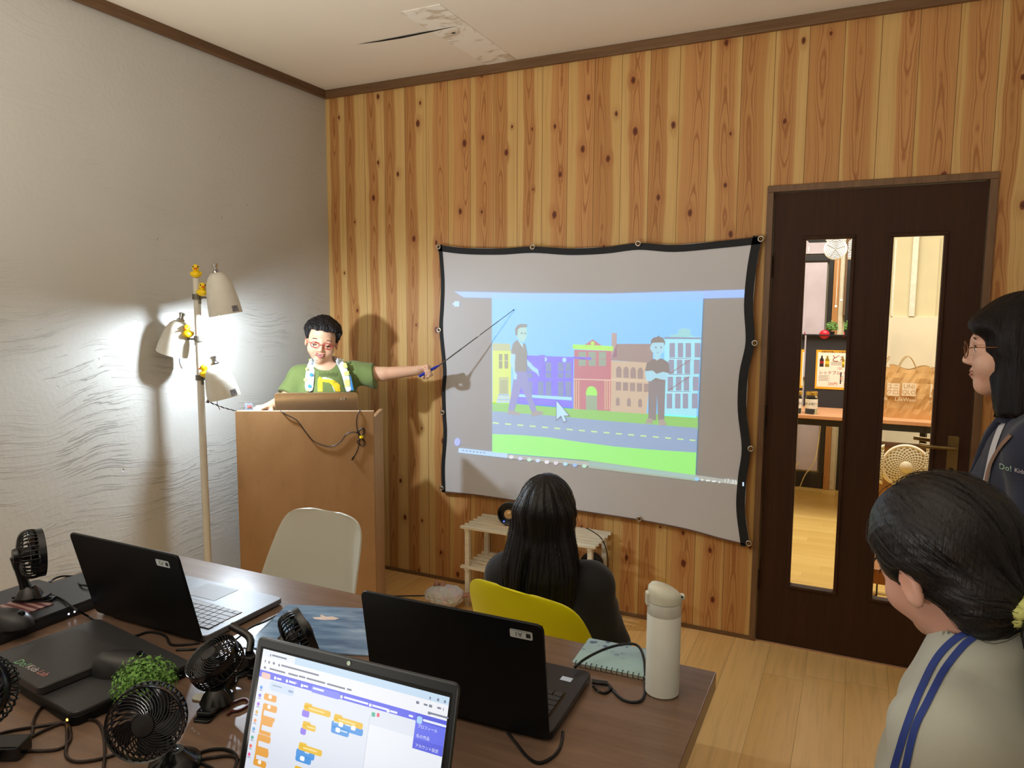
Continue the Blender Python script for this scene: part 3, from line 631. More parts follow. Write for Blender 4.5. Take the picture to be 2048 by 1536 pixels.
def arc(kind, cx, cy, rx, ry, c, layer=1, a0=0, a1=360, n=18):
    poly(kind, [(cx+rx*cos(radians(a0+(a1-a0)*i/n)), cy+ry*sin(radians(a0+(a1-a0)*i/n))) for i in range(n+(0 if a1-a0 == 360 else 1))], c, layer)
SKY = (128, 202, 255); BAND = (150, 190, 250)
poly(0, [(909, 583), (1060, 586), (1220, 587), (1400, 582), (1500, 579), (1499, 595), (1408, 597), (984, 596), (928, 595)], BAND, 0)
poly(0, [(984, 592), (1220, 590), (1407, 588), (1391, 950), (1180, 921), (985, 905)], SKY, 0)
poly(0, [(984, 588), (1220, 588), (1407, 585), (1406, 602), (1220, 604), (984, 600)], (140, 198, 255), 1)
# grass, road, grass
poly(0, [(985, 804), (1100, 812), (1220, 822), (1396, 833), (1396, 860), (985, 830)], (142, 205, 130), 1)
poly(0, [(985, 822), (1100, 831), (1220, 842), (1395, 856), (1393, 912), (985, 880)], (142, 172, 208), 2)
poly(0, [(985, 868), (1040, 870), (1100, 875), (1160, 884), (1230, 893), (1300, 899), (1393, 905), (1391, 950), (1180, 921), (985, 904)], (150, 240, 140), 3)
for i in range(17):
    x = 986+24.6*i; y = 844+(x-985)*.0875; quad(0, x, y, min(x+12, 1391), y+2.6, (196, 240, 170), 3, .085)
# yellow house
Q = 5
poly(Q, [(328, 542), (470, 545), (470, 950), (328, 945)], (208, 230, 120), 1); poly(Q, [(328, 484), (462, 490), (470, 545), (328, 542)], (182, 196, 160), 2)
for x in (376, 420): quad(Q, x, 568, x+28, 680, (150, 160, 140), 2)
quad(Q, 372, 618, 450, 622, (214, 226, 160), 3); quad(Q, 376, 745, 452, 880, (182, 196, 150), 2); quad(Q, 386, 768, 444, 872, (168, 180, 148), 3)
for i in range(4): quad(Q, 372-i*5, 876+i*18, 456+i*2, 890+i*18, (176, 206, 236) if i % 2 else (160, 190, 226), 3)
# blue building
poly(Q, [(516, 576), (950, 592), (945, 988), (516, 952)], (104, 106, 255), 1); poly(Q, [(516, 876), (938, 900), (937, 925), (516, 895)], (160, 226, 255), 3)
for x in (590, 676, 736, 830, 888):
    for y, h_ in ((632, 72), (712, 42), (778, 78), (856, 40)):
        if x in (590,): y += 0
        if x == 676 and y < 750: continue
        quad(Q, x, y, x+44, y+h_, (128, 152, 196), 2)
quad(Q, 684, 576, 730, 740, (92, 92, 236), 3); arc(Q, 880, 614, 16, 18, (170, 220, 255), 3); arc(Q, 732, 610, 14, 18, (170, 220, 255), 2)
quad(Q, 945, 588, 1085, 604, (92, 92, 236), 4, .05); arc(Q, 1072, 603, 16, 13, (92, 92, 236), 5)
# red building
poly(Q, [(956, 536), (1242, 545), (1240, 770), (1236, 1006), (950, 990)], (190, 130, 148), 2)
poly(Q, [(944, 494), (1255, 508), (1253, 545), (944, 530)], (172, 240, 110), 3); poly(Q, [(1030, 500), (1098, 456), (1168, 504)], (188, 140, 150), 2); arc(Q, 1097, 486, 14, 15, (180, 240, 130), 4)
for x in (990, 1066, 1144): quad(Q, x, 552, x+56, 660, (148, 172, 164), 3)
for x in (990, 1066, 1144): quad(Q, x, 604, x+56, 609, (176, 140, 150), 4)
poly(Q, [(952, 756), (1234, 766), (1234, 774), (952, 764)], (216, 196, 188), 3)
for x in (956, 970, 988, 1190, 1206, 1224): quad(Q, x, 766, x+5, 995, (216, 206, 170), 3)
poly(Q, [(1046, 996), (1046, 860), (1056, 832), (1072, 818), (1092, 816), (1112, 824), (1126, 842), (1132, 868), (1130, 1002)], (150, 178, 160), 3)
poly(Q, [(1046, 860), (1056, 832), (1072, 818), (1092, 816), (1112, 824), (1126, 842), (1132, 868), (1130, 888), (1046, 884)], (160, 240, 130), 4)
# brown building
Q = 6
quad(Q, 12, 370, 48, 540, (176, 164, 168), 2); poly(Q, [(46, 446), (300, 446), (300, 580), (8, 560)], (158, 146, 150), 2)
poly(Q, [(6, 562), (290, 578), (255, 935), (4, 918)], (200, 184, 168), 2); 
for y in (688,): poly(Q, [(6, y), (262, y+12), (262, y+24), (6, y+12)], (214, 196, 178), 3)
for i in range(4):
    x = 44+50*i; y = 605+3*i; poly(Q, [(x, y+74), (x, y+18), (x+8, y+2), (x+19, y-4), (x+30, y+2), (x+38, y+18), (x+38, y+76)], (158, 146, 150), 3)
for i in range(5): quad(Q, 42+49*i, 712+3*i, 78+49*i, 770+3*i, (158, 146, 150), 3)
for i in range(3):
    x = 42+78*i; y = 818+5*i; poly(Q, [(x, y+58), (x, y+14), (x+13, y-2), (x+26, y+14), (x+26, y+60)], (158, 146, 150), 3)
# glass block
poly(Q, [(380, 398), (638, 396), (602, 962), (380, 948)], (160, 232, 250), 1); poly(Q, [(380, 397), (638, 400), (637, 414), (380, 412)], (140, 160, 190), 2)
poly(Q, [(420, 385), (470, 376), (482, 345), (520, 334), (560, 345), (566, 384), (600, 398), (420, 397)], (150, 215, 225), 1)
for x, w_ in ((416, 38), (474, 38), (528, 38), (592, 42)):
    for y, h_ in ((440, 100), (556, 100), (675, 98), (792, 104)):
        x2 = x-(y-440)*.055; x3 = min(x2+w_, 638-(y-400)*.062); quad(Q, x2, y, x3, y+h_, (150, 160, 186), 2)
for a, b in (((410, 655), (565, 552)), ((402, 772), (556, 670))): poly(Q, [a, b, (b[0]+3, b[1]+5), (a[0]+3, a[1]+5)], (150, 120, 140), 4)
for y in (546, 660, 778): quad(Q, 412, y, 560, y+4, (90, 130, 160), 3); quad(Q, 408, y+6, 556, y+10, (200, 245, 255), 3)
# standing figure with crossed arms
SHIRT = (134, 132, 138); SKN = (166, 218, 238)
poly(Q, [(270, 700), (388, 698), (380, 975), (336, 980), (330, 800), (322, 980), (268, 972)], (140, 140, 150), 4)
poly(Q, [(246, 1000), (262, 964), (298, 968), (300, 1002)], (170, 165, 165), 5); poly(Q, [(338, 975), (376, 972), (400, 1012), (344, 1016)], (170, 165, 165), 5)
poly(Q, [(244, 640), (258, 580), (300, 552), (366, 548), (408, 575), (420, 645), (398, 652), (386, 705), (272, 705), (268, 650)], SHIRT, 5)
poly(Q, [(246, 636), (300, 632), (326, 655), (372, 640), (410, 650), (402, 700), (352, 692), (322, 682), (284, 708), (254, 700)], SKN, 6)
poly(Q, [(308, 510), (356, 510), (352, 545), (330, 562), (308, 545)], SKN, 6)
poly(Q, [(288, 450), (300, 432), (372, 430), (382, 455), (378, 500), (350, 526), (320, 524), (294, 498), (282, 480)], SKN, 7)
poly(Q, [(286, 455), (288, 420), (306, 402), (332, 396), (340, 386), (348, 396), (372, 404), (386, 430), (384, 460), (374, 436), (300, 438)], (134, 132, 136), 8)
for x in (322, 358): arc(Q, x, 470, 4, 8, (90, 120, 140), 8)
poly(Q, [(322, 504), (344, 502), (336, 509)], (120, 160, 180), 8)
# walking figure
Q = 5
poly(Q, [(500, 700), (592, 704), (622, 860), (668, 1005), (628, 1018), (585, 900), (550, 830), (522, 920), (494, 1010), (448, 1000), (476, 850)], (140, 150, 206), 4)
poly(Q, [(448, 1000), (494, 1004), (542, 1022), (540, 1040), (446, 1030)], (160, 160, 168), 5); poly(Q, [(624, 1012), (664, 1004), (716, 1010), (718, 1028), (632, 1052)], (160, 160, 168), 5)
poly(Q, [(514, 460), (560, 490), (580, 486), (596, 560), (590, 704), (500, 702), (500, 600), (470, 560), (484, 490)], (140, 148, 152), 5)
poly(Q, [(470, 562), (506, 574), (500, 640), (500, 700), (518, 730), (512, 765), (488, 760), (488, 700), (464, 630)], SKN, 6)
poly(Q, [(594, 610), (640, 660), (680, 690), (688, 745), (664, 712), (640, 700), (596, 652)], SKN, 6)
poly(Q, [(508, 375), (520, 362), (592, 360), (596, 400), (592, 440), (570, 478), (545, 472), (520, 445), (510, 410)], (168, 214, 214), 6)
poly(Q, [(504, 420), (502, 375), (520, 345), (548, 336), (594, 340), (594, 362), (540, 366), (524, 380), (520, 420), (512, 430)], (136, 146, 150), 7)
arc(Q, 554, 408, 8, 8, (120, 150, 160), 7); arc(Q, 580, 410, 6, 8, (120, 150, 160), 7)
poly(Q, [(524, 462), (560, 492), (566, 520), (548, 500)], (176, 226, 240), 7)
# arrow pointer
poly(Q, [(818, 918), (930, 1048), (882, 1046), (902, 1088), (874, 1098), (854, 1052), (816, 1084)], (90, 120, 150), 8); poly(Q, [(822, 928), (914, 1040), (876, 1040), (893, 1082), (876, 1088), (856, 1040), (822, 1070)], (180, 226, 250), 9)
# task bar and tray
poly(0, [(984, 905), (1180, 923), (1391, 950), (1488, 964), (1487, 971), (1180, 932), (985, 913)], (172, 180, 178), 1)
poly(0, [(918, 896), (1015, 907), (1015, 916), (917, 905)], (176, 214, 246), 2); poly(0, [(1178, 921), (1392, 949), (1391, 962), (1178, 936)], (160, 178, 170), 1)
for (x, y, c) in ((1023, 914, (220, 226, 240)), (1041, 917, (200, 210, 250)), (1059, 919, (190, 236, 220)), (1076, 921, (190, 220, 246)), (1094, 924, (230, 230, 240)), (1112, 926, (216, 210, 226)), (1131, 928, (170, 220, 240)), (1150, 930, (150, 190, 240)), (1169, 932, (180, 230, 210)), (1394, 958, (150, 210, 250))):
    arc(0, x, y, 4.6, 3.6, c, 3, n=10)
for k in range(7): quad(0, 925+k*7, 899.5+k*.8, 929+k*7, 902+k*.8, (110, 150, 190), 3)
for x, w_ in ((1402, 5), (1412, 8), (1424, 8), (1437, 4)): quad(0, x, 958+(x-1400)*.13, x+w_, 961+(x-1400)*.13, (225, 235, 235), 3)
quad(0, 1485, 964, 1488, 972, (200, 230, 250), 3)
arc(0, 915, 884, 6, 8, (160, 176, 236), 1); quad(0, 909, 603, 919, 613, (180, 206, 250), 1); quad(0, 906, 606, 918, 610, (180, 206, 250), 1)
p = SP(1461, 963, -.0028); PIC.text('17:35', .026, frame(p, (1, 0, -.03), (0, 0, 1)), lc((225, 235, 235)))
pm = []
for i, c in enumerate(pcols):
    g = G('projected_light_%d' % i); g.set('Base Color', S((206, 203, 206))); g.set('Roughness', .8); g.set('Emission Color', c+(1,)); g.set('Emission Strength', 1.0); pm.append(g.m)
PIC.build('projected_picture', pm, scr)
# ------------------------------------------------------------------ floor lamp with three shades, rubber ducks
M_LAMPW = mat('ivory_lacquered_metal', (214, 210, 198), .4, var=.02)
M_CHROME = mat('polished_chrome', (210, 210, 210), .15, 1.0, var=0)
PX, PY = .200, -1.066; PT = atx(390, 556, PX).z
fl = thing('floor_lamp', 'ivory floor lamp with three bell shades beside the lectern', 'lamp', (PX, PY, 0))
MB().lathe([(.12, 0), (.125, .006), (.12, .016), (.03, .022), (.016, .05)], 32, M=Matrix.Translation((PX, PY, 0))).build('base', M_LAMPW, fl, smooth=50)
MB().cyl((PX, PY, .03), (PX, PY, PT), .0155, 20, r2=.0135).build('pole', M_LAMPW, fl, smooth=50)
def shade(apex, mouth, axis, zarm, sticker=None, bulb=0, R0=.066):
    apex, mouth = Vector(apex), Vector(mouth); ax_ = (mouth-apex).normalized(); Lh = (mouth-apex).length
    F = zframe(apex, ax_, (1, 0, 0))
    s = Lh/.17; P = [(.014, .0), (.026, .004), (.038, .018), (.049, .045), (.057, .085), (.063, .13), (R0, .17)]
    pr_ = [(r, z*s) for r, z in P]; inner = [(max(r-.0015, .002), z*s+(.0015 if z < .1 else 0)) for r, z in P][::-1]
    sh = MB().lathe(pr_+inner, 40, M=F, cap=False).build('lamp_shade', M_LAMPW, fl, smooth=60)
    MB().lathe([(0, .002), (.016, 0), (.017, -.006), (.009, -.012), (.009, -.022), (.012, -.024), (.012, -.034), (0, -.035)], 20, M=F).build('shade_cap', M_CHROME, sh, smooth=40)
    MB().lathe([(.0, .004), (.015, .006), (.015, .055*s), (.0, .06*s)], 20, M=F).build('socket', mat('white_socket', (230, 230, 226), .4), fl, smooth=40)
    # arm with its joint
    A = Vector((PX, PY, zarm)); B = apex+ax_*.035*s; B = Vector((B.x, B.y, zarm))
    d = (B-A); L2 = d.length; dn = d.normalized()
    arm = MB(); arm.box((0, -.004, -.006), (L2, .004, .002), M=frame(A, dn, Vector((0, 0, 1)).cross(dn))); arm.build('arm', mat('grey_steel_arm', (120, 116, 104), .35, .7), fl, bevel=.001)
    jn = MB(); jn.cyl(A+dn*.012+Vector((0, 0, -.028)), A+dn*.012+Vector((0, 0, .008)), .007, 12); jn.cyl(A+Vector((0, 0, -.01)), A+Vector((0, 0, .012)), .019, 20); jn.build('joint', mat('grey_steel_arm', (120, 116, 104)), fl, smooth=40)
    st = apex+ax_*.05*s; e = B+Vector((0, 0, -.002))
    c1 = MB().tube(catmull([e, e+Vector((-.004, 0, -.06)), e+Vector((-.002, -.002, -.10)), e+Vector((.008, 0, -.125))], 6), .0022, 6)
    c1.build('switch_wire', M_CHROME, fl)
    if bulb:
        cb = mouth-ax_*.022
        MB().ball(cb-ax_*.01, .026, 0, 20, 12).build('light_bulb', glow('led_bulb_glow', (255, 255, 255), 6.0), fl, smooth=180)
        l = bpy.data.lights.new('reading_bulb', 'POINT'); l.energy = bulb; l.color = (.76, .88, 1.0); l.shadow_soft_size = .024
        lo_ = bpy.data.objects.new('reading_bulb', l); sc.collection.objects.link(lo_); lo_.location = mouth-ax_*.0
    else:
        MB().ball(mouth-ax_*.035, .024, 0, 20, 12).build('light_bulb', mat('unlit_bulb', (236, 236, 232), .25), fl, smooth=180)
    if sticker:
        # paper sticker near the rim, on the side seen from the seats
        v = (CAM_LOC-mouth); v = (v-ax_*v.dot(ax_)).normalized(); side = ax_.cross(v)
        ang = radians(38); q = MB(); vs = []
        for j in range(2):
            for i in range(7):
                a_ = ang+radians(26)*(i/6)-radians(13); zz_ = Lh-.006-.024*j; k = next(m for m in range(len(pr_)-1) if pr_[m+1][1] >= zz_); t_ = (zz_-pr_[k][1])/(pr_[k+1][1]-pr_[k][1]); r = pr_[k][0]+(pr_[k+1][0]-pr_[k][0])*t_+.0008
                vs.append(apex+ax_*zz_+(v*cos(a_)+side*sin(a_)*SGN)*r)
        q.add(vs, [(i, i+1, 8+i, 7+i) for i in range(6)]); q.build('sticker', mat('grey_photo_sticker', sticker, .5, nscale=120, var=.5), sh, smooth=180)
axd = Vector((.13, .13, -1)).normalized()
SGN = -1 if axd.cross((CAM_LOC-Vector((.3, -1, 1.4))).normalized()).dot(CR) < 0 else 1
mt = atx(452, 629, .325); shade(mt-axd*.172, mt, axd, atx(405, 594, .25).z, (120, 116, 118), bulb=38.0)
ap, mo = atx(361, 642, .115), atx(345, 707, .075); shade(ap, mo, None, atx(383, 677, .16).z)
ap, mo = atx(430, 729, .30), atx(449, 796, .325); shade(ap, mo, None, atx(405, 758, .25).z, (96, 110, 130), bulb=0)
M_DUCK = mat('yellow_vinyl', (252, 214, 24), .3, var=0); M_BEAK = mat('orange_vinyl', (226, 92, 30), .35, var=0)
def duck(p, rz, label, s=1.0):
    d = thing('rubber_duck', label, 'rubber duck', p, rz, 'rubber ducks on the floor lamp')
    b = MB(); b.ball((0, 0, .0155*s), (.026*s, .020*s, .0155*s), 0, 20, 12); b.ball((.0, 0, .018*s), (.02*s, .018*s, .016*s)); b.ball((-.022*s, 0, .024*s), (.010*s, .009*s, .008*s), 0, 12, 8)
    b.ball((.009*s, 0, .041*s), (.0145*s, .0140*s, .0145*s), 0, 20, 12); b.build('body', M_DUCK, d, smooth=180, world=False)
    for sg_ in (-1, 1): MB().ball((-.003*s, sg_*.018*s, .018*s), (.014*s, .005*s, .009*s), 0, 14, 8).build('wing', M_DUCK, d, smooth=180, world=False)
    b = MB(); b.ball((.0245*s, 0, .0385*s), (.006*s, .008*s, .0026*s), 0, 14, 8); b.ball((.024*s, 0, .036*s), (.005*s, .006*s, .002*s), 0, 12, 6); b.build('beak', M_BEAK, d, smooth=180, world=False)
    b = MB()
    for sg_ in (-1, 1): b.ball((.0195*s, sg_*.0085*s, .045*s), (.003*s, .003*s, .0034*s), 0, 10, 6)
    b.build('eyes', mat('gloss_black', (14, 14, 14), .25), d, smooth=180, world=False)
back = atan2(CAM_LOC.y-PY, CAM_LOC.x-PX)
duck((PX, PY, PT), back-.05, 'yellow rubber duck sitting on the very top of the lamp pole')
z = atx(405, 594, .25).z+.003; duck((PX+.036, PY-.004, z), back+.15, 'yellow rubber duck on the arm of the topmost lamp shade')
z = atx(383, 677, .16).z+.003; duck((PX-.042, PY-.018, z), back-.3, 'yellow rubber duck on the arm of the left lamp shade')
z = atx(405, 758, .25).z+.003; duck((PX+.040, PY-.004, z), back-1.6, 'yellow rubber duck on the arm of the lowest lamp shade')
# twisted chain from the lowest shade to the lectern
a = atx(416, 803, .3); b = atx(473, 822, .33)
ch = MB(); n = 11
for i in range(n):
    t0, t1 = i/n, (i+1)/n; p0 = a.lerp(b, t0); p1 = a.lerp(b, t1); sag = lambda t_: Vector((0, 0, -.004*sin(pi*t_)))
    p0 += sag(t0); p1 += sag(t1); c = (p0+p1)/2; d = (p1-p0); F = zframe(c, CF.cross(d) if i % 2 else CU, d)
    ch.tube([F @ Vector((cos(t)*d.length*.62, sin(t)*.0045, 0)) for t in [2*pi*k/12 for k in range(12)]], .0013, 5, closed=True)
ch.tube([a+Vector((cos(t)*.006, 0, sin(t)*.006)) for t in [2*pi*k/12 for k in range(12)]], .0016, 5, closed=True); ch.cyl(a+Vector((-.012, 0, -.004)), a+Vector((.026, 0, .006)), .002, 6)
tag(ch.build('pull_chain', mat('dark_braided_chain', (56, 46, 44), .5), smooth=60), 'dark braided chain from the lowest lamp shade to the lectern corner', 'chain')

# ------------------------------------------------------------------ lectern
L0 = Vector((.264, -.948, 0)); L1 = Vector((.787, -.674, 0)); LW = (L1-L0).length; LRZ = atan2(L1.y-L0.y, L1.x-L0.x)
LT = 1.0; LD = .28; SH = .845
M_LECT = m_wood('pale_brown_laminate', (154, 114, 74), (166, 126, 84), .42, (1.6, 30, .7), .4, .05)
M_LECTE = mat('cream_stand_and_lit_edge', (224, 200, 166), .45)
le = thing('lectern', 'pale brown wooden lectern with a raised front panel', 'lectern', L0, LRZ)
def LB(a, b, name, m=M_LECT, bevel=.001): MB().box(a, b).build(name, m, le, world=False, bevel=bevel)
LB((0, 0, .0), (LW, .018, LT-.002), 'front_panel'); LB((0, 0, LT-.002), (LW, .018, LT), 'lit_top_edge', M_LECTE, 0)  # pale top edge: the light along it is put into the colour
LB((0, .0185, 0), (.018, LD, LT-.03), 'side_panel'); LB((LW-.018, .0185, 0), (LW, LD, LT-.03), 'side_panel', mat('lit_side_laminate', (186, 146, 108), .45))  # right side panel painted lighter, for the light on it
LB((.0185, .0185, SH-.018), (LW-.0185, LD-.01, SH), 'top_shelf'); LB((.0185, .0185, .40), (LW-.0185, LD-.03, .418), 'lower_shelf'); LB((.0185, .0185, .06), (LW-.0185, LD-.02, .078), 'bottom_board')
# USB cable hanging over the lectern front with its yellow tie
LM = Matrix.LocRotScale(L0, Euler((0, 0, LRZ)), None)
def LP(u, v, off=-.006): # a point on (just in front of) the lectern's front plane
    n_ = LM.to_3x3() @ Vector((0, 1, 0)); p = LM @ Vector((0, off, 0)); return atplane(u, v, p, n_)
q = [LP(560, 823, .004)+Vector((0, 0, .004)), LP(572, 829), LP(590, 838), LP(600, 848), (LP(612, 865)), LP(630, 884), LP(660, 893), LP(680, 884), LP(693, 868), LP(708, 864), LP(718, 868)]
cb = MB(); cb.tube(catmull(q, 6), .0022, 6)
cb.tube(catmull([LP(722, 820, .004)+Vector((0, 0, .004)), LP(715, 830), LP(713, 848), LP(717, 868), LP(719, 880), LP(715, 900), LP(706, 917)], 6), .0022, 6)
for s_ in (1, -1):
    for w_ in (5, 9): cb.tube(catmull([LP(723, 874), LP(723-w_, 874-s_*10), LP(723+w_*.3, 874-s_*18), LP(723+w_*.8, 874-s_*10), LP(723, 874)], 6), .0018, 6)
cb.cyl(LP(707, 914), LP(704, 920), .0042, 8)
uc = cb.build('usb_cable', mat('dark_brown_cable', (44, 32, 28), .4), smooth=60); tag(uc, 'dark cable hanging over the lectern front in a loop', 'cable')
p = LP(723, 874, -.008); MB().cyl(p-Vector((0, 0, .005)), p+Vector((0, 0, .005)), .0085, 12).build('yellow_tie', mat('yellow_tie', (240, 214, 30), .5), uc, smooth=40)
# small printed card standing at the left of the lectern
cm = LM @ Matrix.Translation((.035, .07, SH)); c0 = LM @ Vector((.03, .05, 0)); hz = LT+.028
cd = thing('photo_card', 'small printed picture card standing at the left end of the lectern', 'card', LM @ Vector((.03, .05, SH)), LRZ)
k = MB(); k.box((-.004, 0, 0), (.030, .002, hz-SH)); k.build('card', mat('grey_photo_card', (150, 158, 170), .5, var=.5, nscale=150), cd, world=False)
k = MB(); k.box((.006, -.001, hz-SH-.022), (.026, -.0002, hz-SH-.010)); k.build('picture', mat('card_picture', (180, 110, 100), .5, var=.5, nscale=200), cd, world=False); MB().box((-.002, -.008, 0), (.028, .012, .006)).build('stand', M_LECTE, cd, world=False)

# ------------------------------------------------------------------ laptops
M_BLKPL = mat('matt_black_plastic', (11, 12, 13), .42, var=.04, bump=.05, bscale=900, spec=.25)
M_GLOSSB = mat('glossy_black_plastic', (16, 16, 18), .16, var=0)
def laptop(name, label, hc, xdir, w, dep, lidvec, colr_lid, colr_base, colr_key, t=.016, lid_t=.006, screen=None, r=.012, pad=None, off=.0):
    """hc: middle of the hinge on the table; xdir: hinge direction (user's left to right is -x); lidvec: from hinge to lid top"""
    X = Vector(xdir).normalized(); Yd = Vector((0, 0, 1)).cross(X); M = frame(hc, X, Yd)
    o = thing(name, label, 'laptop', hc, atan2(X.y, X.x))
    b = MB(); b.prism(rrect(-w/2, 0, w/2, dep, r, 4), 0.003, t, 2, 0, M, bev=.0015)
    base = b.build('base', colr_base, o, smooth=35)
    for x in (-w/2+.03, w/2-.03):
        for y in (.03, dep-.03): MB().cyl(M @ Vector((x, y, 0)), M @ Vector((x, y, .004)), .006, 10).build('rubber_foot', M_GLOSSB, base)
    kb = MB(); kx0, kx1 = -w/2+.022, w/2-.022; ky0, ky1 = .028, .028+.1
    MB().box((kx0-.003, ky0-.003, t), (kx1+.003, ky1+.003, t+.0004), M=M).build('key_well', M_GLOSSB, base)
    rows = 6; rh = (ky1-ky0)/rows
    for j in range(rows):
        n_ = 16 if j else 18; kw = (kx1-kx0)/n_; i = 0
        while i < n_:
            sp = 1
            if j == 5 and i == 5: sp = 5
            if (j == 3 and i == 0) or (j == 4 and i == 0): sp = 2
            x0 = kx1-(i+sp)*kw; x1 = kx1-i*kw; kb.box((x0+.0011, ky0+j*rh+.0011, t), (x1-.0011, ky0+(j+1)*rh-.0011, t+.0022), M=M); i += sp
    kb.build('keyboard', colr_key, base)
    tp = MB(); tx = -.012; tp.box((tx-.052, ky1+.018, t), (tx+.052, dep-.014, t+.0006), M=M); tp.build('touchpad', pad or colr_base, base, bevel=.0003)
    hg = MB(); hg.cyl(M @ Vector((-w*.36, -.002, t*.7)), M @ Vector((w*.36, -.002, t*.7)), .0065, 12); hg.build('hinge', M_GLOSSB, o, smooth=40)
    lv_ = Vector(lidvec); Lh = lv_.length; LY = lv_.normalized(); h0 = M @ Vector((off, -.004, t*.6)); LM_ = frame(h0, X, LY)   # local z = X x LY points towards ... 
    nz = LM_.to_3x3() @ Vector((0, 0, 1)); sgn = 1 if nz.dot(Yd) > 0 else -1                # side facing the user
    ld = MB(); ld.prism(rrect(-w/2, 0, w/2, Lh, r, 4), *( (-lid_t, 0) if sgn > 0 else (0, lid_t) ), 2, 0, LM_, bev=.001); lid = ld.build('lid', colr_lid, o, smooth=35)
    bz = MB(); e = sgn*.0006
    def fr_(x0, y0, x1, y1, z): return [LM_ @ Vector(p) for p in ((x0, y0, z), (x1, y0, z), (x1, y1, z), (x0, y1, z))]
    bz.face(fr_(-w/2+.003, .003, w/2-.003, Lh-.003, e*.5)); bz.build('bezel', M_BLKPL, lid)
    sn = MB(); sn.face(fr_(-w/2+.009, .02, w/2-.009, Lh-.014, e)); sn.build('screen', screen or mat('dark_lcd', (12, 13, 16), .12, var=0), lid)
    return o, lid, LM_, sgn, Lh, h0
def sticker(lid, LM_, sgn, lid_t, x, y, w_, h_, txt, flip=True, ink=(30, 30, 32), paper=(186, 192, 192)):
    z = -sgn*(lid_t+.0006); T = LM_ @ Matrix.Translation((x, y, z)) @ (Matrix.Rotation(pi, 4, 'Y') if sgn > 0 else Matrix.Identity(4)) @ (Matrix.Rotation(pi, 4, 'Z') if flip else Matrix.Identity(4))
    b = MB(); b.prism(rrect(-w_/2, -h_/2, w_/2, h_/2, h_*.18, 4), -.0002, .0001, 2, 0, T); st = b.build('label_sticker', mat('label_paper_%d' % paper[0], paper, .5, var=0), lid)
    t_ = MB(); t_.text(txt, h_*.78, T @ Matrix.Translation((w_*.12, 0, .0004)), 0); t_.add([(-w_*.42, -h_*.26, .0004), (-w_*.22, -h_*.26, .0004), (-w_*.22, h_*.26, .0004), (-w_*.42, h_*.26, .0004)], [(0, 1, 2, 3)], 0, T)
    t_.add([(-w_*.455, -h_*.40, .0003), (w_*.455, -h_*.40, .0003), (w_*.455, -h_*.36, .0003), (-w_*.455, -h_*.36, .0003)], [(0, 1, 2, 3)], 0, T); t_.build('label_print', mat('label_ink', ink, .6, var=0), st)
# champagne laptop on the lectern
M_GOLD = mat('champagne_aluminium', (196, 164, 124), .32, .75, var=.02)
gl_, gr_ = atz(549, 786, 1.068), atz(716, 785, 1.068); gw = (gr_-gl_).length; X = (gr_-gl_).normalized(); back_ = Vector((0, 0, 1)).cross(X)
mid = (gl_+gr_)/2; hc = mid+back_*.045; hc.z = SH+.0005
lid_vec = mid-(hc+Vector((0, 0, .008)))
o, lid, LM_, sg_, Lh, h0 = laptop('laptop', 'champagne coloured laptop standing open on the lectern', hc, X, gw, .235, lid_vec, M_GOLD, M_GOLD, M_GLOSSB, r=.014, screen=glow('lit_lcd_pale', (200, 215, 235), .6))
sticker(lid, LM_, sg_, .006, .118, Lh-.028, .030, .011, 'D4', paper=(190, 166, 134))

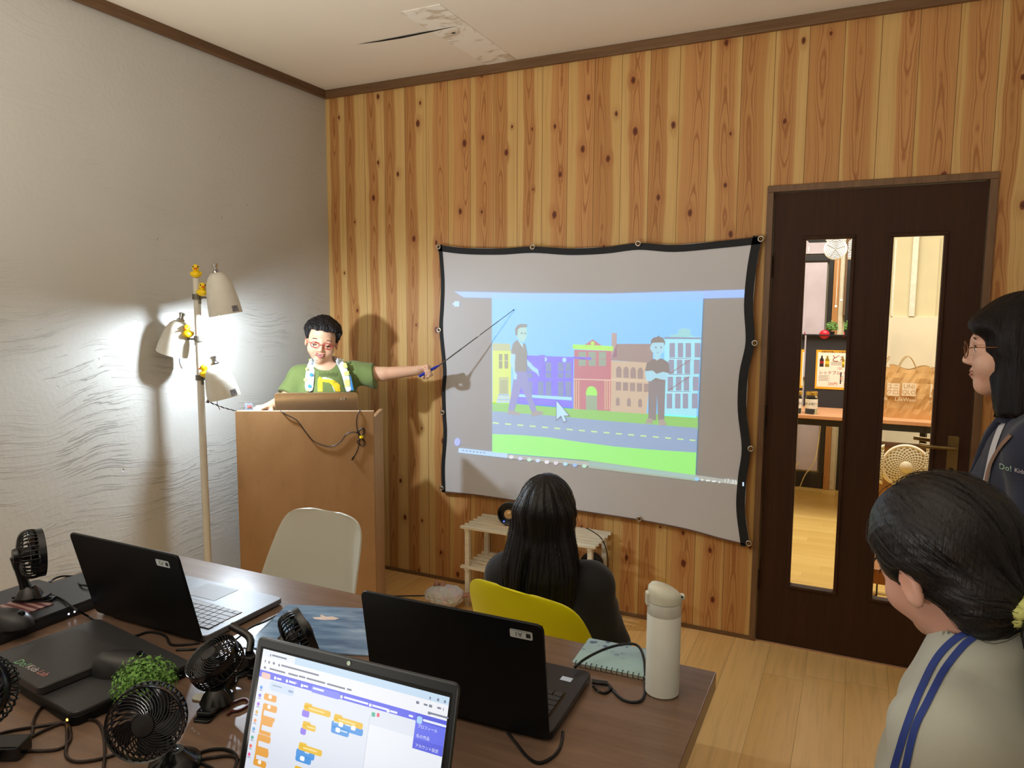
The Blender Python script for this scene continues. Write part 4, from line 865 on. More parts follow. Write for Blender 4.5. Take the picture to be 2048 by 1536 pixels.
# ------------------------------------------------------------------ shell chairs
def shell_chair(label, col, loc, rz, s=1.0, mcol=None):
    o = thing('shell_chair', label, 'chair', loc, rz, None)
    # profile (y forward, z up) from seat front to back top; half width; curl of the sides towards the sitter
    prof = [(.215, .405, .17, .0), (.20, .428, .20, .004), (.14, .436, .215, .012), (.05, .430, .225, .028), (-.04, .424, .228, .048), (-.11, .43, .228, .070), (-.155, .455, .226, .085), (-.178, .50, .222, .088), (-.19, .56, .216, .080), (-.200, .62, .208, .068), (-.210, .68, .200, .052), (-.220, .735, .190, .038), (-.226, .772, .176, .028), (-.229, .793, .152, .02), (-.231, .803, .115, .012), (-.232, .807, .06, .006)]
    prof = [p[:4] for p in prof]; ns = 24; V = []; 
    for k, (y, z, hw, curl) in enumerate(prof):
        y0_, z0_ = prof[max(k-1, 0)][:2]; y1_, z1_ = prof[min(k+1, len(prof)-1)][:2]; t_ = Vector((y1_-y0_, z1_-z0_)).normalized(); nrm = Vector((t_.y, -t_.x))  # towards sitter/up
        if nrm.x*1+nrm.y*1 < 0: nrm = -nrm
        for i in range(ns+1):
            u = -1+2*i/ns; c_ = curl*abs(u)**2.6; V.append((u*hw*s, (y+nrm.x*c_)*s, (z+nrm.y*c_)*s))
    m = MB(); m.v = V; m.f = [(k*(ns+1)+i, (k+1)*(ns+1)+i, (k+1)*(ns+1)+i+1, k*(ns+1)+i+1) for k in range(len(prof)-1) for i in range(ns)]; m.mi = [0]*len(m.f)
    sh = m.build('seat_shell', col, o, smooth=180, world=False)
    md = sh.modifiers.new('sub', 'SUBSURF'); md.levels = 1; md.render_levels = 1
    md = sh.modifiers.new('solid', 'SOLIDIFY'); md.thickness = .006; md.offset = 0
    md = sh.modifiers.new('bev', 'BEVEL'); md.width = .002; md.segments = 2; md.limit_method = 'ANGLE'
    wl_ = m_wood('beech_chair_leg', (200, 160, 112), (212, 174, 126), .45, (30, 30, 2))
    for sx in (-1, 1):
        for sy, yy in ((1, .14), (-1, -.10)): MB().cyl((sx*.13*s, yy*s, .425*s), (sx*.22*s, (yy+sy*.10)*s, 0), .015*s, 12, r2=.010*s).build('leg', wl_, o, smooth=40, world=False)
    br = MB(); br.cyl((-.15*s, .17*s, .33*s), (.15*s, -.13*s, .33*s), .004, 8); br.cyl((.15*s, .17*s, .33*s), (-.15*s, -.13*s, .33*s), .004, 8); br.box((-.13*s, -.11*s, .405*s), (.13*s, .15*s, .418*s)); br.build('brace', M_BLACKST, o, world=False)
    return o
shell_chair('white moulded plastic shell chair in front of the lectern', mat('white_shell_plastic', (190, 189, 178), .38, var=0), (1.06, -1.53, 0), radians(178), .94)
shell_chair('yellow moulded plastic shell chair that the long-haired girl sits on', mat('yellow_shell_plastic', (216, 208, 4), .38, var=0), (1.985, -1.46, 0), radians(-12), .95)

# ------------------------------------------------------------------ white slatted shoe rack with speakers
RX0, RX1, RY0, RY1 = .975, 1.66, -.255, -.015
M_RACK = m_wood('whitewashed_pine', (222, 212, 190), (234, 226, 206), .6, (3, 20, 20))
rk = thing('slatted_rack', 'whitewashed wooden slatted rack under the projector screen', 'rack', (RX0, RY0, 0))
RT = [aty(921, 1052, RY0).z, aty(921, 1131, RY0).z, .045]
for x in (RX0+.02, RX1-.04):
    for y in (RY0+.01, RY1-.03): MB().box((x, y, 0), (x+.022, y+.022, RT[0]-.012)).build('post', M_RACK, rk, bevel=.001)
for zt in RT:
    for x in (RX0+.02, (RX0+RX1)/2, RX1-.04): MB().box((x, RY0+.005, zt-.024), (x+.020, RY1-.005, zt-.012)).build('crossbar', M_RACK, rk)
    for k in range(6):
        y = RY0+k*(RY1-RY0-.022)/5; MB().box((RX0, y, zt-.012), (RX1, y+(.022 if k in (0, 5) else .011), zt)).build('slat', M_RACK, rk, bevel=.001)
def speaker(c, nrm, label):
    s = thing('desktop_speaker', label, 'speaker', (c[0], c[1], c[2]-.055), group='round black speakers on the rack'); F = zframe(c, nrm, (1, 0, 0))
    MB().lathe([(0, -.085), (.03, -.08), (.048, -.05), (.055, -.02), (.0565, 0), (.052, .005), (.030, -.004), (.0, -.004)], 36, M=F).build('housing', M_GLOSSB, s, smooth=50)
    MB().lathe([(.028, -.002), (.031, .001), (.028, .003), (.02, -.001)], 30, M=F, cap=False).build('surround', mat('dark_rubber', (34, 34, 36), .5), s, smooth=60)
    MB().lathe([(.022, .001), (.018, -.001), (.010, .004), (0, .006)], 24, M=F).build('driver_cone', mat('gold_cone', (220, 184, 132), .3, .4), s, smooth=60)
    MB().ball(F @ Vector((-.022, -.036, .004)), .004, 0, 10, 6).build('status_light', glow('blue_led', (80, 110, 255), 2.0), s, smooth=180)
    MB().box((-.02, -.06, -.05), (.02, -.052, -.01), M=F).build('foot', M_GLOSSB, s)
c = aty(1013, 1020, -.15); speaker(Vector((c.x+.012, -.15, RT[0]+.058)), (.25, -1, .05), 'round black speaker on top of the white rack, left of the girl')
c = aty(1183, 1118, -.12); speaker(Vector((c.x, -.12, RT[1]+.06)), (.25, -1, .05), 'round black speaker on the middle tier of the white rack, right of the girl')
w1 = MB().tube(catmull([aty(1172, 1056, -.2), aty(1190, 1066, -.17), aty(1205, 1080, -.12), aty(1214, 1105, -.05), aty(1216, 1130, -.04), aty(1212, 1160, -.03), (1.69, -.04, .004)], 6), .0025, 6).build('speaker_cable', mat('black_cable', (18, 18, 19), .4))
tag(w1, 'black speaker cable drooping at the right end of the white rack', 'cable')
w2 = MB().tube(catmull([atz(700, 1190, .004), atz(780, 1192, .004), atz(860, 1191, .004), atz(915, 1193, .004), atz(950, 1192, .004)], 6), .003, 6).build('floor_cable', mat('black_cable', (18, 18, 19), .4))
tag(w2, 'black cable lying straight across the floor by the rack', 'cable')
# ------------------------------------------------------------------ table
TZ = .72; TY = -1.768; TX = 2.436
g = G('dark_brown_table_laminate'); n = g.noise(g.coord(scale=(1.2, 14, 14)), 3, 5, .6, .5)
g.set('Base Color', g.mix(g.maprange(n, .3, .7), S((106, 84, 70)), S((120, 96, 80)))); g.set('Roughness', .27); g.bump(g.noise(g.coord(), 160, 3), .06, .001); M_TABLE = g.m
tb = thing('work_table', 'large dark brown table covered with laptops and cables', 'table', (1.6, -2.35, 0))
MB().box((.765, -2.93, TZ-.038), (TX, TY, TZ)).build('tabletop', M_TABLE, tb, bevel=.002)
for x in (.83, TX-.09):
    for y in (-2.86, TY-.09): MB().box((x-.025, y-.025, 0), (x+.025, y+.025, TZ-.0385)).build('leg', M_BLACKST, tb, bevel=.002)
MB().box((.86, TY-.10, TZ-.09), (TX-.12, TY-.08, TZ-.0385)).build('apron', M_BLACKST, tb)
MB().box((.86, -2.86, TZ-.09), (TX-.12, -2.84, TZ-.0385)).build('apron', M_BLACKST, tb)
Z = TZ+.0006
def T_(u, v, z=TZ): return atz(u, v, z)
# ------------------------------------------------------------------ black laptops facing the lectern
M_SILVER = mat('brushed_silver_plastic', (112, 114, 120), .4, .3, var=.04); M_SILKEY = mat('silver_keys', (128, 130, 136), .45, .1, var=0)
M_BASEB = mat('grey_black_base', (34, 34, 37), .35, var=.06)
hc = Vector((1.243, -2.135, Z))
o, lid, LM_, sg_, Lh, h0 = laptop('laptop', 'black-lidded laptop with silver keyboard and A2 sticker near the wall', hc, (1, 0, 0), .35, .235, Vector((-.030, -.052, .205)), M_BLKPL, M_SILVER, M_SILKEY, off=0.0, pad=M_SILKEY)
sticker(lid, LM_, sg_, .006, .124, Lh-.026, .040, .016, 'A2')
hc = Vector((2.052, -2.140, Z))
o, lid, LM_, sg_, Lh, h0 = laptop('laptop', 'black laptop with A1 sticker beside the white thermos bottle', hc, (.999, .030, 0), .352, .225, Vector((-.016, -.034, .212)), M_BLKPL, M_BASEB, mat('dark_keys', (46, 46, 50), .4, var=0))
sticker(lid, LM_, sg_, .006, .137, Lh-.022, .040, .015, 'A1')
wk = MB(); wk.box((2.175, -1.965, Z+.0162), (2.197, -1.950, Z+.0166)); st_ = wk.build('spec_sticker', mat('pale_blue_sticker', (190, 204, 226), .5, var=0), [c for c in o.children][0])
# ------------------------------------------------------------------ near laptop with the block-coding page on screen
A_ = atz(515, 1276, .942); B_ = atz(919, 1374, .942); X = (A_-B_).normalized(); w = (A_-B_).length; mid = (A_+B_)/2
lidv = Vector((0, .058, .215)); hc = mid-lidv; hc.z = Z
o, lid, LM_, sg_, Lh, h0 = laptop('laptop', 'laptop in the foreground with a lit block-coding page on its screen', hc, X, w, .235, mid-(hc+Vector((0, 0, .008))), mat('dark_grey_bezel', (44, 46, 46), .45, var=.03), M_BASEB, mat('dark_keys', (46, 46, 50)), r=.010)
NP = (LM_ @ Vector((0, 0, sg_*.0012))); NN = LM_.to_3x3() @ Vector((0, 0, 1))
UI = MB(); ucols = []
def uc_(c):
    c = tuple(c)
    if c not in ucols: ucols.append(c)
    return ucols.index(c)
TL, TR = (527, 1297), (899.4, 1394.8)
TLw, TRw = atplane(*TL, NP, NN), atplane(*TR, NP, NN)
ex = (TRw-TLw); exn = ex.normalized(); eyn = NN.cross(exn).normalized()
if eyn.z > 0: eyn = -eyn
def C4(p): return (460+p[0]/4.2667, 1280+p[1]/4.2667)
def up(pts, c, layer=1, raw=False):
    P = []
    for p in pts:
        q = atplane(*(p if raw else C4(p)), NP, NN)
        if (q-TLw).dot(eyn) < .195: P.append(q+NN*sg_*.0001*layer)
        else: P.append(q-eyn*((q-TLw).dot(eyn)-.195)+NN*sg_*.0001*layer)
    nr = (P[1]-P[0]).cross(P[2]-P[0])
    if nr.dot(NN*sg_) < 0: P.reverse()
    UI.face(P, uc_(c))
def uw(x0, y0, x1, y1, c, layer=1):   # rectangle in screen metres from the top-left corner
    P = [TLw+exn*x+eyn*y+NN*sg_*.0001*layer for x, y in ((x0, y0), (x0, y1), (x1, y1), (x1, y0))]
    nr = (P[1]-P[0]).cross(P[2]-P[0])
    if nr.dot(NN*sg_) < 0: P.reverse()
    UI.face(P, uc_(c))
SW = ex.length
def uround(p0, L_, h_, c, layer, slope=(.971, .238)):
    """rounded bar from a crop pixel along the text slope"""
    q = atplane(*C4(p0), NP, NN); x = (q-TLw).dot(exn); y = (q-TLw).dot(eyn)
    pts = rrect(x, y, x+L_, y+h_, min(h_, L_)*.3, 3)
    P = [TLw+exn*a+eyn*b+NN*sg_*.0001*layer for a, b in pts]
    nr = (P[1]-P[0]).cross(P[2]-P[0])
    if nr.dot(NN*sg_) < 0: P.reverse()
    UI.face(P, uc_(c))
def xy(p):
    q = atplane(*C4(p), NP, NN); return (q-TLw).dot(exn), (q-TLw).dot(eyn)
uw(0, 0, SW, .196, (226, 232, 244), 0)
uw(0, 0, SW, .0105, (196, 222, 244), 1); uw(0, 0, .062, .0105, (232, 238, 248), 2); uw(0, .0105, SW, .034, (240, 243, 250), 1)
# editor header band
y0 = xy((262, 250))[1]; y1 = xy((255, 310))[1]; uw(0, y0, SW, y1, (88, 98, 236), 2)
uround((275, 270), .017, .0085, (250, 196, 186), 3); uround((700, 385), .051, .0095, (120, 130, 246), 3)
for p, L_ in (((380, 308), .004), ((402, 318), .009), ((480, 334), .004), ((505, 345), .013), ((608, 372), .004), ((628, 380), .009), ((710, 400), .02), ((945, 468), .004), ((975, 478), .042), ((1190, 538), .004), ((1215, 548), .026), ((1340, 585), .005), ((1368, 596), .012), ((1528, 634), .007)):
    uround(p, L_, .0028 if L_ > .006 else .0045, (236, 240, 255), 4)
# browser text bars
for p, L_ in (((362, 122), .028), ((345, 118), .002), ((440, 208), .07), ((415, 202), .003), ((300, 168), .002), ((330, 178), .003), ((368, 186), .004), ((292, 222), .004), ((340, 236), .03), ((500, 278), .018), ((590, 300), .012), ((655, 318), .034), ((830, 366), .032), ((1000, 410), .008), ((1590, 518), .005), ((1655, 540), .006), ((1700, 548), .005), ((1770, 568), .006), ((1820, 580), .001), ((1690, 608), .005), ((1712, 616), .028), ((1705, 482), .002), ((1770, 496), .003), ((1828, 512), .003)):
    uround(p, L_, .0024 if L_ > .005 else .0036, (112, 120, 140), 3)
uround((345, 350), .046, .0125, (206, 222, 244), 3); uround((365, 378), .018, .002, (150, 170, 200), 4); uround((500, 425), .009, .003, (140, 160, 200), 4)
# account menu
mx0, my0 = xy((1592, 640)); mx1, my1 = xy((1560, 915)); mx1 = SW; uw(mx0, y1-.0095, SW, y1, (70, 82, 220), 3); uw(mx0, y1, SW, my1-.012, (92, 106, 240), 3); uw(mx0, my1-.012, SW, my1+.001, (78, 90, 226), 3)
uround((1600, 645), .0085, .0095, (170, 214, 250), 5); uround((1650, 672), .036, .003, (236, 240, 255), 5)
for k, s_ in enumerate(('プロフィール', '私の作品', 'アカウント設定', 'サインアウト')):
    yy = y1+.006+.0125*k; UI.text(s_, .0052, frame(TLw+exn*(mx0+.004)+eyn*yy+NN*sg_*.0006, exn, -eyn), uc_((240, 243, 255)), align='LEFT')
UI.text('ファイル', .0042, frame(TLw+exn*xy((505, 350))[0]+eyn*(y0+y1)/2+NN*sg_*.0006, exn, -eyn), uc_((240, 243, 255)), align='LEFT')
# category dots
for p, c in (((268, 404), (60, 150, 240)), ((256, 472), (120, 100, 230)), ((243, 545), (170, 100, 220)), ((229, 614), (222, 176, 70)), ((216, 686), (240, 160, 90)), ((204, 758), (90, 170, 220)), ((192, 830), (80, 170, 140)), ((178, 902), (240, 110, 90)), ((165, 974), (240, 90, 160))):
    x, y = xy(p); P = [TLw+exn*(x+.0026*cos(t))+eyn*(y+.0026*sin(t))+NN*sg_*.0004 for t in [2*pi*k/14 for k in range(14)]]
    if (P[1]-P[0]).cross(P[2]-P[0]).dot(NN*sg_) < 0: P.reverse()
    UI.face(P, uc_(c)); uw(x-.003, y+.0035, x+.003, y+.0048, (150, 156, 176), 3)
# palette blocks, orange
OR = (234, 164, 62)
for p, L_, hh in (((296, 450), .024, 0), ((286, 535), .027, 1), ((268, 660), .023, 1), ((240, 795), .025, 1), ((222, 915), .025, 1), ((205, 1005), .024, 0)):
    uround(p, L_, .0095, OR, 3); x, y = xy(p)
    if hh: uw(x, y+.008, x+.0035, y+.02, OR, 3); uw(x, y+.017, x+L_*.95, y+.0225, OR, 3)
    if hh < 1 or p[1] < 600: uround((p[0]+38, p[1]+15), .006, .0055, (255, 248, 236), 4)
# script blocks
YE = (236, 190, 30); BL = (60, 150, 228); PU = (140, 116, 236)
def hat(p, L_, c=YE):
    x, y = xy(p); uround(p, L_, .0085, c, 3); uround((p[0]+4, p[1]-14), .014, .008, c, 3)
for p, L_ in (((636, 545), .048), ((622, 700), .024), ((890, 640), .05), ((590, 880), .042), ((552, 1082), .04)): hat(p, L_); uround((p[0]+36, p[1]+30), L_*.6, .002, (250, 226, 150), 4)
for p, L_ in (((620, 590), .013), ((606, 742), .010)): uround(p, L_, .0095, PU, 2)
for p, L_ in (((872, 682), .054), ((868, 725), .031), ((570, 920), .033), ((565, 965), .028)): uround(p, L_, .010, BL, 2)
for p in ((930, 695), (1036, 725), (905, 742), (602, 985)): uround(p, .008, .0062, (255, 255, 255), 4)
for p, L_ in (((885, 690), .008), ((985, 715), .009), ((945, 765), .012), ((640, 950), .008)): uround(p, L_, .002, (200, 226, 250), 4)
# stage pane, flag and stop
x, y = xy((1195, 640)); uw(x, y, x+.0009, .19, (200, 210, 226), 2); uw(x+.001, y+.012, SW, .19, (238, 242, 250), 1); uround((1212, 612), .006, .006, (70, 180, 150), 4); uround((1256, 620), .0045, .0052, (236, 80, 120), 4)
um = []
for i, c in enumerate(ucols):
    m_ = glow('lcd_colour_%d' % i, c, .92 if max(c) > 200 else .95); um.append(m_)
UI.build('screen_picture', um, lid)
x_ = LM_ @ Vector((0, Lh-.006, sg_*.0009)); MB().cyl(LM_ @ Vector((.004, Lh-.0075, 0)), LM_ @ Vector((.004, Lh-.0075, sg_*.0016)), .0032, 14).build('webcam', mat('webcam_glass', (170, 190, 170), .2, var=0), lid, smooth=40)
# ------------------------------------------------------------------ closed laptops, pads, mice
def slab(name, label, cat, P, t, m, r=.01, z=Z, group=None, bev=.002, part='casing'):
    """P: corner, and two edge vectors"""
    c, a, b = [Vector((q[0], q[1], 0)) for q in P]; X = a.normalized(); M = frame((c.x, c.y, z), X, (-X.y, X.x, 0)); w_ = a.length; d_ = b.length
    o_ = thing(name, label, cat, (c.x, c.y, z), atan2(X.y, X.x)); MB().prism(rrect(0, 0, w_, d_, r, 5), 0, t, 2, 0, M, bev=bev).build(part, m, o_, smooth=35); return o_, M, w_, d_
M_LIDG = mat('satin_black_lid', (40, 40, 44), .32, var=.05)
o1, M1, w1_, d1_ = slab('closed_laptop', 'closed black laptop under the standing fan at the left wall', 'laptop', ((.79, -2.47), (.240, 0), (0, .36)), .020, M_LIDG, part='base')
MB().prism(rrect(0, 0, w1_, d1_, .01, 5), .0205, .028, 2, 0, M1, bev=.001).build('lid', M_LIDG, o1, smooth=35)
for k in range(2): MB().ball(M1 @ Vector((w1_, .285+.014*k, .011)), .0022, 0, 8, 6).build('indicator', glow('white_led', (230, 235, 255), 3.0), o1)
o2, M2, w2_, d2_ = slab('closed_laptop', 'closed black laptop with rounded corners lying under a smaller black case', 'laptop', ((1.113, -2.412), (.356, -.050), (.031, .222)), .018, M_BLKPL, r=.016, part='base')
MB().prism(rrect(0, 0, w2_, d2_, .016, 5), .0183, .026, 2, 0, M2, bev=.0015).build('lid', mat('charcoal_lid', (52, 52, 54), .35, var=.05), o2, smooth=35)
MB().ball(M2 @ Vector((w2_-.018, -.0002, .010)), .0025, 0, 8, 6).build('indicator', glow('amber_led', (255, 180, 90), 3.0), o2)
p0 = T_(0, 1313, .77); pT = T_(150, 1256, .77); pR = T_(258, 1300, .77); pF = T_(75, 1378, .77)
a = (pR-pT); a = Vector((.198, -.026, 0)); c_ = Vector((1.165, -2.428, 0))
o3, M3, w3_, d3_ = slab('presentation_case', 'smaller black case with green and white lettering on the closed laptop', 'case', (c_, a, Vector((.025, .165, 0))), .016, mat('satin_black_case', (50, 49, 50), .4, var=.05), r=.012, z=Z+.0267)
def at3(u, v): return atz(u, v, Z+.0267+.0162)
e0, e1 = at3(34, 1322), at3(84, 1346); ed = (e1-e0).normalized(); tm = MB()
tm.text('Do!', .024, frame(e0+Vector((0, 0, .0004)), ed, Vector((-ed.y, ed.x, 0))), 0, align='LEFT'); tm.text('Kids', .020, frame(e0+ed*.040+Vector((0, 0, .0004)), ed, Vector((-ed.y, ed.x, 0))), 1, align='LEFT'); tm.text('Lab', .020, frame(e0+ed*.08+Vector((0, 0, .0004)), ed, Vector((-ed.y, ed.x, 0))), 2, align='LEFT')
tm.build('lettering', [mat('logo_green', (120, 170, 130), .5, var=0), mat('logo_white', (190, 184, 184), .5, var=0), mat('logo_pink', (180, 120, 112), .5, var=0)], o3)
# tablet behind the silver laptop
slab('tablet', 'flat grey-black tablet partly behind the A2 laptop lid', 'tablet', ((.795, -2.085), (.225, -.01), (.006, .135)), .009, M_LIDG, r=.008, z=Z)
def mouse(c, rz, label, s=1.0, z=Z):
    o_ = thing('computer_mouse', label, 'mouse', (c[0], c[1], z), rz, None); b = MB(); n_ = 18; m_ = 9; V = []; F = []
    for j in range(m_+1):
        t = j/m_*pi/2
        for i in range(n_):
            a_ = 2*pi*i/n_; r_ = cos(t)**.55 if j < m_ else 0; V.append((.053*s*r_*cos(a_)*(1), .031*s*r_*sin(a_)*(1+.12*cos(a_)), .034*s*sin(t)*(1-.25*cos(a_)*r_)))
    b.v = V; b.f = [(j*n_+i, j*n_+(i+1) % n_, (j+1)*n_+(i+1) % n_, (j+1)*n_+i) for j in range(m_) for i in range(n_)]+[tuple(range(n_-1, -1, -1))]; b.mi = [0]*len(b.f); b.build('body', mat('soft_black_mouse', (44, 44, 46), .38, var=.03), o_, smooth=60, world=False)
    MB().cyl((.030*s, -.004, .0275*s), (.030*s, .004, .0275*s), .006*s, 14).build('scroll_wheel', M_GLOSSB, o_, world=False, smooth=40); return o_
m1c = atz(245, 1328, Z+.04); mouse((m1c.x, m1c.y), radians(35), 'black computer mouse lying on the closed laptop beside the green plant', 1.08, Z+.0268)
m2c = T_(22, 1238, .75); mouse((m2c.x+.03, m2c.y-.02), radians(20), 'black computer mouse at the left edge of the table', 1.0, Z+.0292)
# striped note card under the standing fan
p = T_(58, 1225, .75); o4, _, _, _ = slab('striped_card', 'pink and red striped card on the closed laptop by the wall', 'card', ((.885, -2.33), (.1, .0), (0, .14)), .002, mat('x', (20, 20, 20)), r=.002, z=Z+.0285, bev=0, part='card')
g = G('pink_red_stripes'); wv = g.new('ShaderNodeTexWave', bands_direction='Y'); wv.inputs['Scale'].default_value = 18; g.inp(wv.inputs['Vector'], g.coord()); g.set('Base Color', g.ramp(wv.outputs['Color'], [(0, S((90, 44, 48))), (.5, S((150, 120, 112))), (1, S((120, 60, 62)))], 'CONSTANT')); g.set('Roughness', .5); o4.children[0].data.materials[0] = g.m
# ------------------------------------------------------------------ small black fans
def VF(u, v, r, t, b):
    """direction given as right, up and toward-the-seats parts seen along the sight line"""
    d = ray(u, v).normalized(); R0_ = d.cross(Vector((0, 0, 1))).normalized(); U0_ = R0_.cross(d); return R0_*r+U0_*t-d*b
def PERP(u, v):
    d = ray(u, v); return Vector((d.y, -d.x, 0)).normalized()
M_FAN = mat('gloss_black_fan', (18, 18, 20), .2, var=0, spec=.6)
def fan(label, hc, nrm, R_, base, roll=0.0, dep=.045, kind='stand', bdir=(1, 0, 0), ribs=30, neck=None):
    o_ = thing('desk_fan', label, 'fan', base); F = zframe(hc, nrm, CR); F = F @ Matrix.Rotation(roll, 4, 'Z')
    ring = MB(); ring.lathe([(R_*.955, .0), (R_, .002), (R_*1.0, -.012), (R_*.97, -.014), (R_*.95, -.010), (R_*.955, .0)], 44, M=F, cap=False); ring.build('rim', M_FAN, o_, smooth=40)
    fg = MB()
    for k in range(ribs):
        pts = []
        for i in range(7):
            t = i/6; a = 2*pi*k/ribs+1.15*t; r = R_*(.31+.65*t); pts.append((r*cos(a), r*sin(a), .006*(1-t)+.0))
        fg.tube(pts, .0011, 5, M=F)
    fg.build('front_grille', M_FAN, o_)
    MB().lathe([(0, .009), (R_*.28, .008), (R_*.33, .004), (R_*.33, -.002), (0, -.003)], 28, M=F).build('badge', M_FAN, o_, smooth=40)
    rg = MB()
    for k in range(ribs+4):
        a = 2*pi*k/(ribs+4); pts = []
        for r, z in ((.98, -.012), (1.0, -.024), (.93, -.038), (.72, -dep), (.30, -dep-.004)): a2 = a+.18*(1-r); pts.append((R_*r*cos(a2), R_*r*sin(a2), z if z != -dep else -dep))
        rg.tube(catmull(pts, 2), .0016, 5, M=F)
    rg.torus((0, 0, -.030), R_*.985, .0014, n=36, m=5, M=F); rg.build('rear_grille', M_FAN, o_)
    MB().lathe([(0, -.018), (R_*.30, -.02), (R_*.33, -dep+.004), (R_*.36, -dep-.004), (R_*.30, -dep-.014), (0, -dep-.016)], 24, M=F).build('motor', M_FAN, o_, smooth=40)
    bl = MB()
    for k in range(5):
        a = 2*pi*k/5; V = []
        for j in range(5):
            t = j/4; r0, r1 = R_*.2, R_*.88; r = r0+(r1-r0)*t
            for i in range(4): s_ = i/3; aa = a+.35*t+s_*.85; V.append((r*cos(aa), r*sin(aa), -.010-.014*s_))
        bl.add(V, [(j*4+i, j*4+i+1, (j+1)*4+i+1, (j+1)*4+i) for j in range(4) for i in range(3)], 0, F)
    bl.build('blades', mat('smoky_blades', (30, 30, 34), .15, var=0), o_, smooth=60)
    back = F @ Vector((0, 0, -dep-.008)); dn = (Vector(base)-Vector(hc)); dn = (dn-F.to_3x3() @ Vector((0, 0, 1))*0).normalized()
    b0 = Vector(base)
    nk = MB(); st = back if neck is None else Vector(neck); mid_ = (st+b0)/2+Vector((0, 0, .0)); nk.tube(catmull([st, mid_.lerp(st, .4), mid_.lerp(b0, .4), b0+Vector((0, 0, .018))], 4), [.012]*4+[.011]*4+[.013]*4+[.015], 14); nk.build('neck', M_FAN, o_, smooth=60)
    if kind == 'stand':
        MB().lathe([(.036, 0), (.040, .004), (.038, .012), (.022, .020), (.014, .030)], 28, M=Matrix.Translation(b0)).build('base', M_FAN, o_, smooth=50)
    if kind == 'clip':
        X_ = Vector(bdir).normalized(); Mx = frame(b0, X_, (-X_.y, X_.x, 0))
        MB().lathe([(.026, .008), (.030, .012), (.024, .024), (.014, .036)], 24, M=Matrix.Translation(b0)).build('swivel', M_FAN, o_, smooth=50)
        MB().rbox((-.035, -.016, .0), (.055, .016, .005), .006, M=Mx).build('clip_jaw', M_FAN, o_, bevel=.001); MB().rbox((-.035, -.016, .008), (.045, .016, .014), .006, M=Mx).build('clip_jaw', M_FAN, o_, bevel=.001)
    return o_
# standing fan on the closed laptop by the wall
hc = atz(84, 1104, .86); bs = (hc.x-.03, hc.y-.0, Z+.0287)
hd = Vector((hc.x, hc.y, hc.z)); dd = (T_(60, 1200, TZ+.03)); fan('small black fan standing on the closed laptop by the wall, facing right', hd, VF(84, 1104, 1, .02, -.15), .057, (dd.x, dd.y, TZ+.03), kind='clip', bdir=(CR.x, CR.y, 0))
# tilted fan beside the plant
hc = atz(421, 1312, .80); bs = T_(425, 1395, TZ); fan('small black fan tipped to face the ceiling, behind the green plant', hc, VF(415, 1312, -.48, .72, .52), .050, (hc.x+.035, hc.y-.02, TZ), kind='clip', bdir=(.3, -.9, 0))
# fan lying edge-on over the blue folder
hc = atz(614, 1258, .785); fan('small black fan seen edge-on in front of the blue folder', hc, VF(614, 1258, .90, .42, -.08), .050, (hc.x-.05, hc.y-.06, TZ+.003), kind='clip', bdir=(.2, -.9, 0))
# near fan with the glossy rim
hc = atd(288, 1449, 1.09); fan('largest black fan in front of the green plant, facing the camera', hc, VF(288, 1449, -.30, -.26, 1), .0555, (hc.x+.0, hc.y+.05, TZ), kind='stand', ribs=34, dep=.05, roll=.4)
hc = atd(-58, 1388, 1.14); fan('black fan cut off by the left edge of the picture', hc, VF(0, 1385, -.6, .1, .8), .056, (hc.x-.0, hc.y-.02, TZ), kind='stand')
# hub of clips and levers left of the near laptop
p = T_(498, 1306, .75); o5 = thing('clip_mount', 'black spring clip mount between the tipped fan and the near laptop', 'clip', (p.x, p.y, TZ)); pp = Vector((p.x, p.y, TZ))
MB().rbox((-.022, -.018, 0), (.022, .018, .03), .006, M=Matrix.Translation(pp)).build('body', M_FAN, o5, bevel=.003)
MB().tube(catmull([pp+Vector((0, 0, .03)), pp+Vector((-.018, .02, .05)), atz(462, 1252, .785)], 4), .008, 10).build('lever', M_FAN, o5, smooth=50)
MB().tube([pp+Vector((.01, .01, .03)), pp+Vector((.05, .035, .028))], .006, 10).build('screw', M_FAN, o5, smooth=50); MB().box((.045, .02, .02), (.06, .05, .036), M=Matrix.Translation(pp)).build('knob', M_FAN, o5, bevel=.003)
# ------------------------------------------------------------------ plant, folder, notebook, bottle
c = atz(290, 1372, .765); pl = leaf_ball('artificial_plant', (c.x, c.y, TZ+.05), .054, 1700, G_LEAF, 'bushy artificial green plant behind the largest black fan', 'plant', 8, .0062, .85)
MB().lathe([(.024, 0), (.032, .03), (.03, .034)], 20, M=Matrix.Translation((c.x, c.y, TZ))).build('pot', mat('white_pot', (210, 208, 200), .5), pl, smooth=50)
g = G('sea_print_film'); co = g.coord(scale=(3, 16, 1)); nn_ = g.noise(co, 2, 4, .6, .4); col = g.ramp(nn_, [(.25, S((60, 96, 140))), (.45, S((96, 134, 176))), (.6, S((130, 166, 204))), (.75, S((176, 204, 228)))]); g.set('Base Color', col); g.set('Roughness', .12); g.set('Coat Weight', .6)
c0 = T_(575, 1212, TZ); u_ = Vector((.944, .33, 0)); v_ = Vector((.33, -.944, 0)); bl_ = c0+v_*.225
o6, M6, w6, d6 = slab('clear_folder', 'glossy blue printed folder between the two black laptops', 'folder', (bl_, u_*.30, -v_*.225), .004, g.m, r=.004, bev=.0005, part='cover')
q = MB(); k0 = M6.inverted() @ atz(650, 1236, Z+.004); pts = [(-.03, .0), (-.012, .004), (-.018, .018), (.0, .007), (.014, .010), (.034, .002), (.026, -.008), (.0, -.011), (-.022, -.009)]
